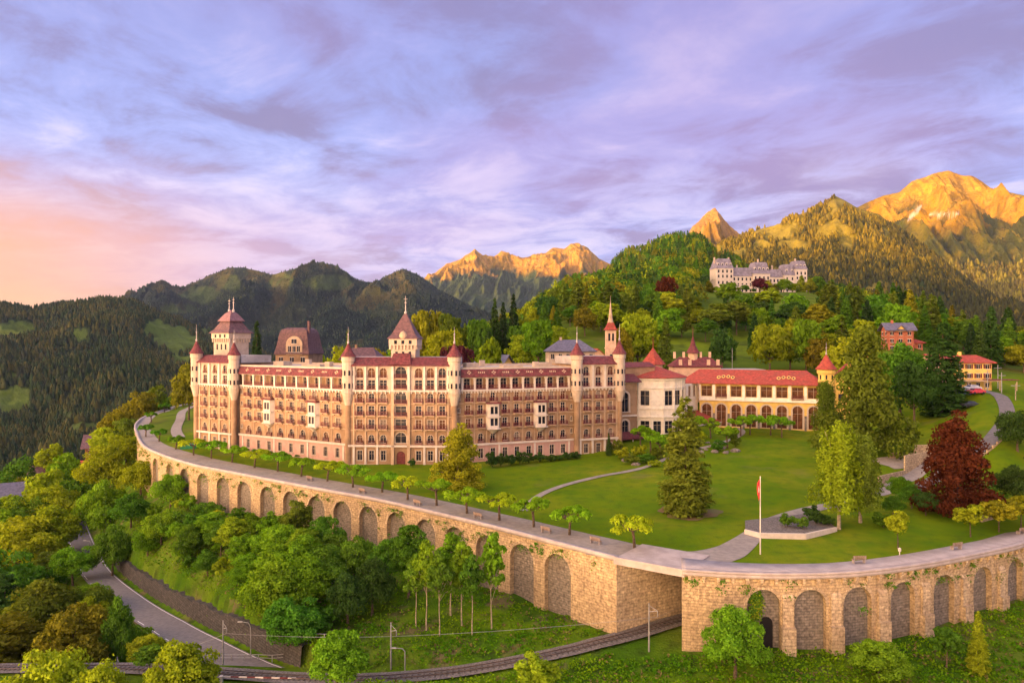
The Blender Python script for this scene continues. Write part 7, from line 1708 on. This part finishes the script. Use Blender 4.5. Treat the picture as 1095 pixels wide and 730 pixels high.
M['tyre'] = mat('tyre', (.02, .02, .02), .8); M['car_dark'] = mat('car_dark', (.04, .045, .06), .25, spec=.6); M['car_red'] = mat('car_red', (.45, .03, .03), .25, spec=.6); M['car_silver'] = mat('car_silver', (.5, .5, .52), .3, spec=.6); M['car_blue'] = mat('car_blue', (.05, .07, .16), .25, spec=.6)
for px, py, D, an, pt, lb in ((1037, 428, 181, .2, 'car_dark', 'dark car parked in front of the red car below the yellow house'), (1044, 425.5, 185.5, .25, 'car_red', 'red car parked between the dark and the silver car below the yellow house'), (1040, 423.5, 190, .25, 'car_silver', 'silver car parked behind the red car below the yellow house'), (1032, 425, 187, .3, 'car_blue', 'blue car parked leftmost beside the tall spruce')):
    X = (px-CX)/F*D; car(X, D, ground(X, D)+.05, an, M[pt], lb)
# poles by the right-hand road and hill railway masts
hp = [(1056, 396, 424, 190), (1071, 398, 422, 192), (1086, 410, 440, 180), (1067, 390, 412, 205), (561, 350, 390, 0)][:4]
for i, (px, p0, p1, D) in enumerate(hp):
    X = (px-CX)/F*D; z = ground(X, D); h = EYE-(p0-CY)/F*D-z; root = empty('utility_pole', (X, D, z)); tag(root, ['thin grey utility pole just right of the yellow house', 'grey utility pole with crossbar above the road bend at right', 'pale wooden pole by the road bend near the right edge', 'slim grey pole behind the road bend right of the yellow house'][i], 'pole', 'utility poles near the yellow house')
    b = MB((X, D, z)); b.lathe(0, 0, [(.14, -.5), (.09, h)], 8); b.build('pole', M['bark_pale'] if i == 2 else M['metal'], root); b = MB((X, D, z)); b.box(-1.1, 1.1, -.06, .06, h*.86, h*.86+.12); b.build('crossbar', M['metal'], root)
# park lamps and masts behind the annex
for i, (px, p0, D) in enumerate([(783, 372, 262), (866, 358, 300)]):
    X = (px-CX)/F*D; z = ground(X, D); h = EYE-(p0-CY)/F*D-z; root = empty('mast', (X, D, z)); tag(root, ['slim mast on the meadow behind the annex roof', 'slim pale mast among trees behind the right end of the annex'][i], 'mast'); b = MB((X, D, z)); b.lathe(0, 0, [(.16, -.5), (.07, h)], 8); b.build('pole', M['metal'], root)

HAZE = 1.6e-5
# bare ring of soil under the big lawn conifer, and worn patches
x, y = (733-CX)/F*129, 129.0; n = 28; V = [(x, y, float(z_hi(np.array([x]), np.array([y]))[0])+.13)]
for k in range(n):
    a = 2*math.pi*k/n; rr_ = 5.2+.8*math.sin(3*a+1)+.5*math.sin(7*a); V.append((x+.6+rr_*math.cos(a), y+rr_*.9*math.sin(a), float(z_hi(np.array([x+.6+rr_*math.cos(a)]), np.array([y+rr_*.9*math.sin(a)]))[0])+.10))
me = bpy.data.meshes.new('bare_soil'); me.from_pydata(V, [], [(0, 1+k, 1+(k+1) % n) for k in range(n)]); me.materials.append(M['soil']); o = bpy.data.objects.new('bare_soil', me); col.objects.link(o); tag(o, kind='structure')
# air
if HAZE:
    m = bpy.data.materials.new('haze'); m.use_nodes = True; nt = m.node_tree; nt.nodes.clear(); oo = nt.nodes.new('ShaderNodeOutputMaterial'); v = nt.nodes.new('ShaderNodeVolumePrincipled')
    v.inputs['Color'].default_value = (.50, .62, 1.0, 1); v.inputs['Density'].default_value = HAZE; v.inputs['Anisotropy'].default_value = .2; nt.links.new(v.outputs[0], oo.inputs['Volume'])
    b = MB(); b.box(-9500, 9500, -13500, 40, -700, 1600); o = b.build('haze', m); tag(o, kind='stuff')
    bm = bmesh.new(); bm.from_mesh(o.data); bmesh.ops.remove_doubles(bm, verts=bm.verts, dist=.1); bmesh.ops.recalc_face_normals(bm, faces=bm.faces); bm.to_mesh(o.data); bm.free()

# passage mouth (flat face, its darkness painted on) and climbing green in the first arch of the right-hand wall
sA = s_of_px(LRn, dR, 817); p = at_s(LRn, dR, sA-2); q = at_s(LRn, dR, sA+2); mb = MB((p[0], p[1], 0), (q[0]-p[0], q[1]-p[1])); M['dark'] = mat('painted_dark', (.012, .010, .009), .95)
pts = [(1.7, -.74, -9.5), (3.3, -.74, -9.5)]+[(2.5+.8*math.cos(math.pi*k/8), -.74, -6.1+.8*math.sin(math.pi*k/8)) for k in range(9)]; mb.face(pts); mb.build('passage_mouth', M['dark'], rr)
V = []; Cc = []; Tn = []
for k in range(60):
    a = rg.uniform(0, 1); u = .2+1.5*a; z = -2.2-rg.uniform(0, 5.5)*(1-a*.6); m = 26; c0 = np.array(mb.pt(u, -.45, z)); V.append(leaves(c0+rg.normal(size=(m, 3))*.28, np.tile([0, -1, .4], (m, 1)), .13, .09, rg)); Tn.append(rg.uniform(.7, 1.3, m)); Cc.append(np.tile(np.array(COLS['mid green' if k % 3 else 'yellow-green']), (m, 1)))
me = leaf_obj('ivy', np.concatenate(V), np.concatenate(Tn), 'leaf_stuff', np.concatenate(Cc)); o = bpy.data.objects.new('ivy', me); col.objects.link(o); tag(o, 'green ivy climbing in the leftmost arch of the right-hand wall', 'ivy')
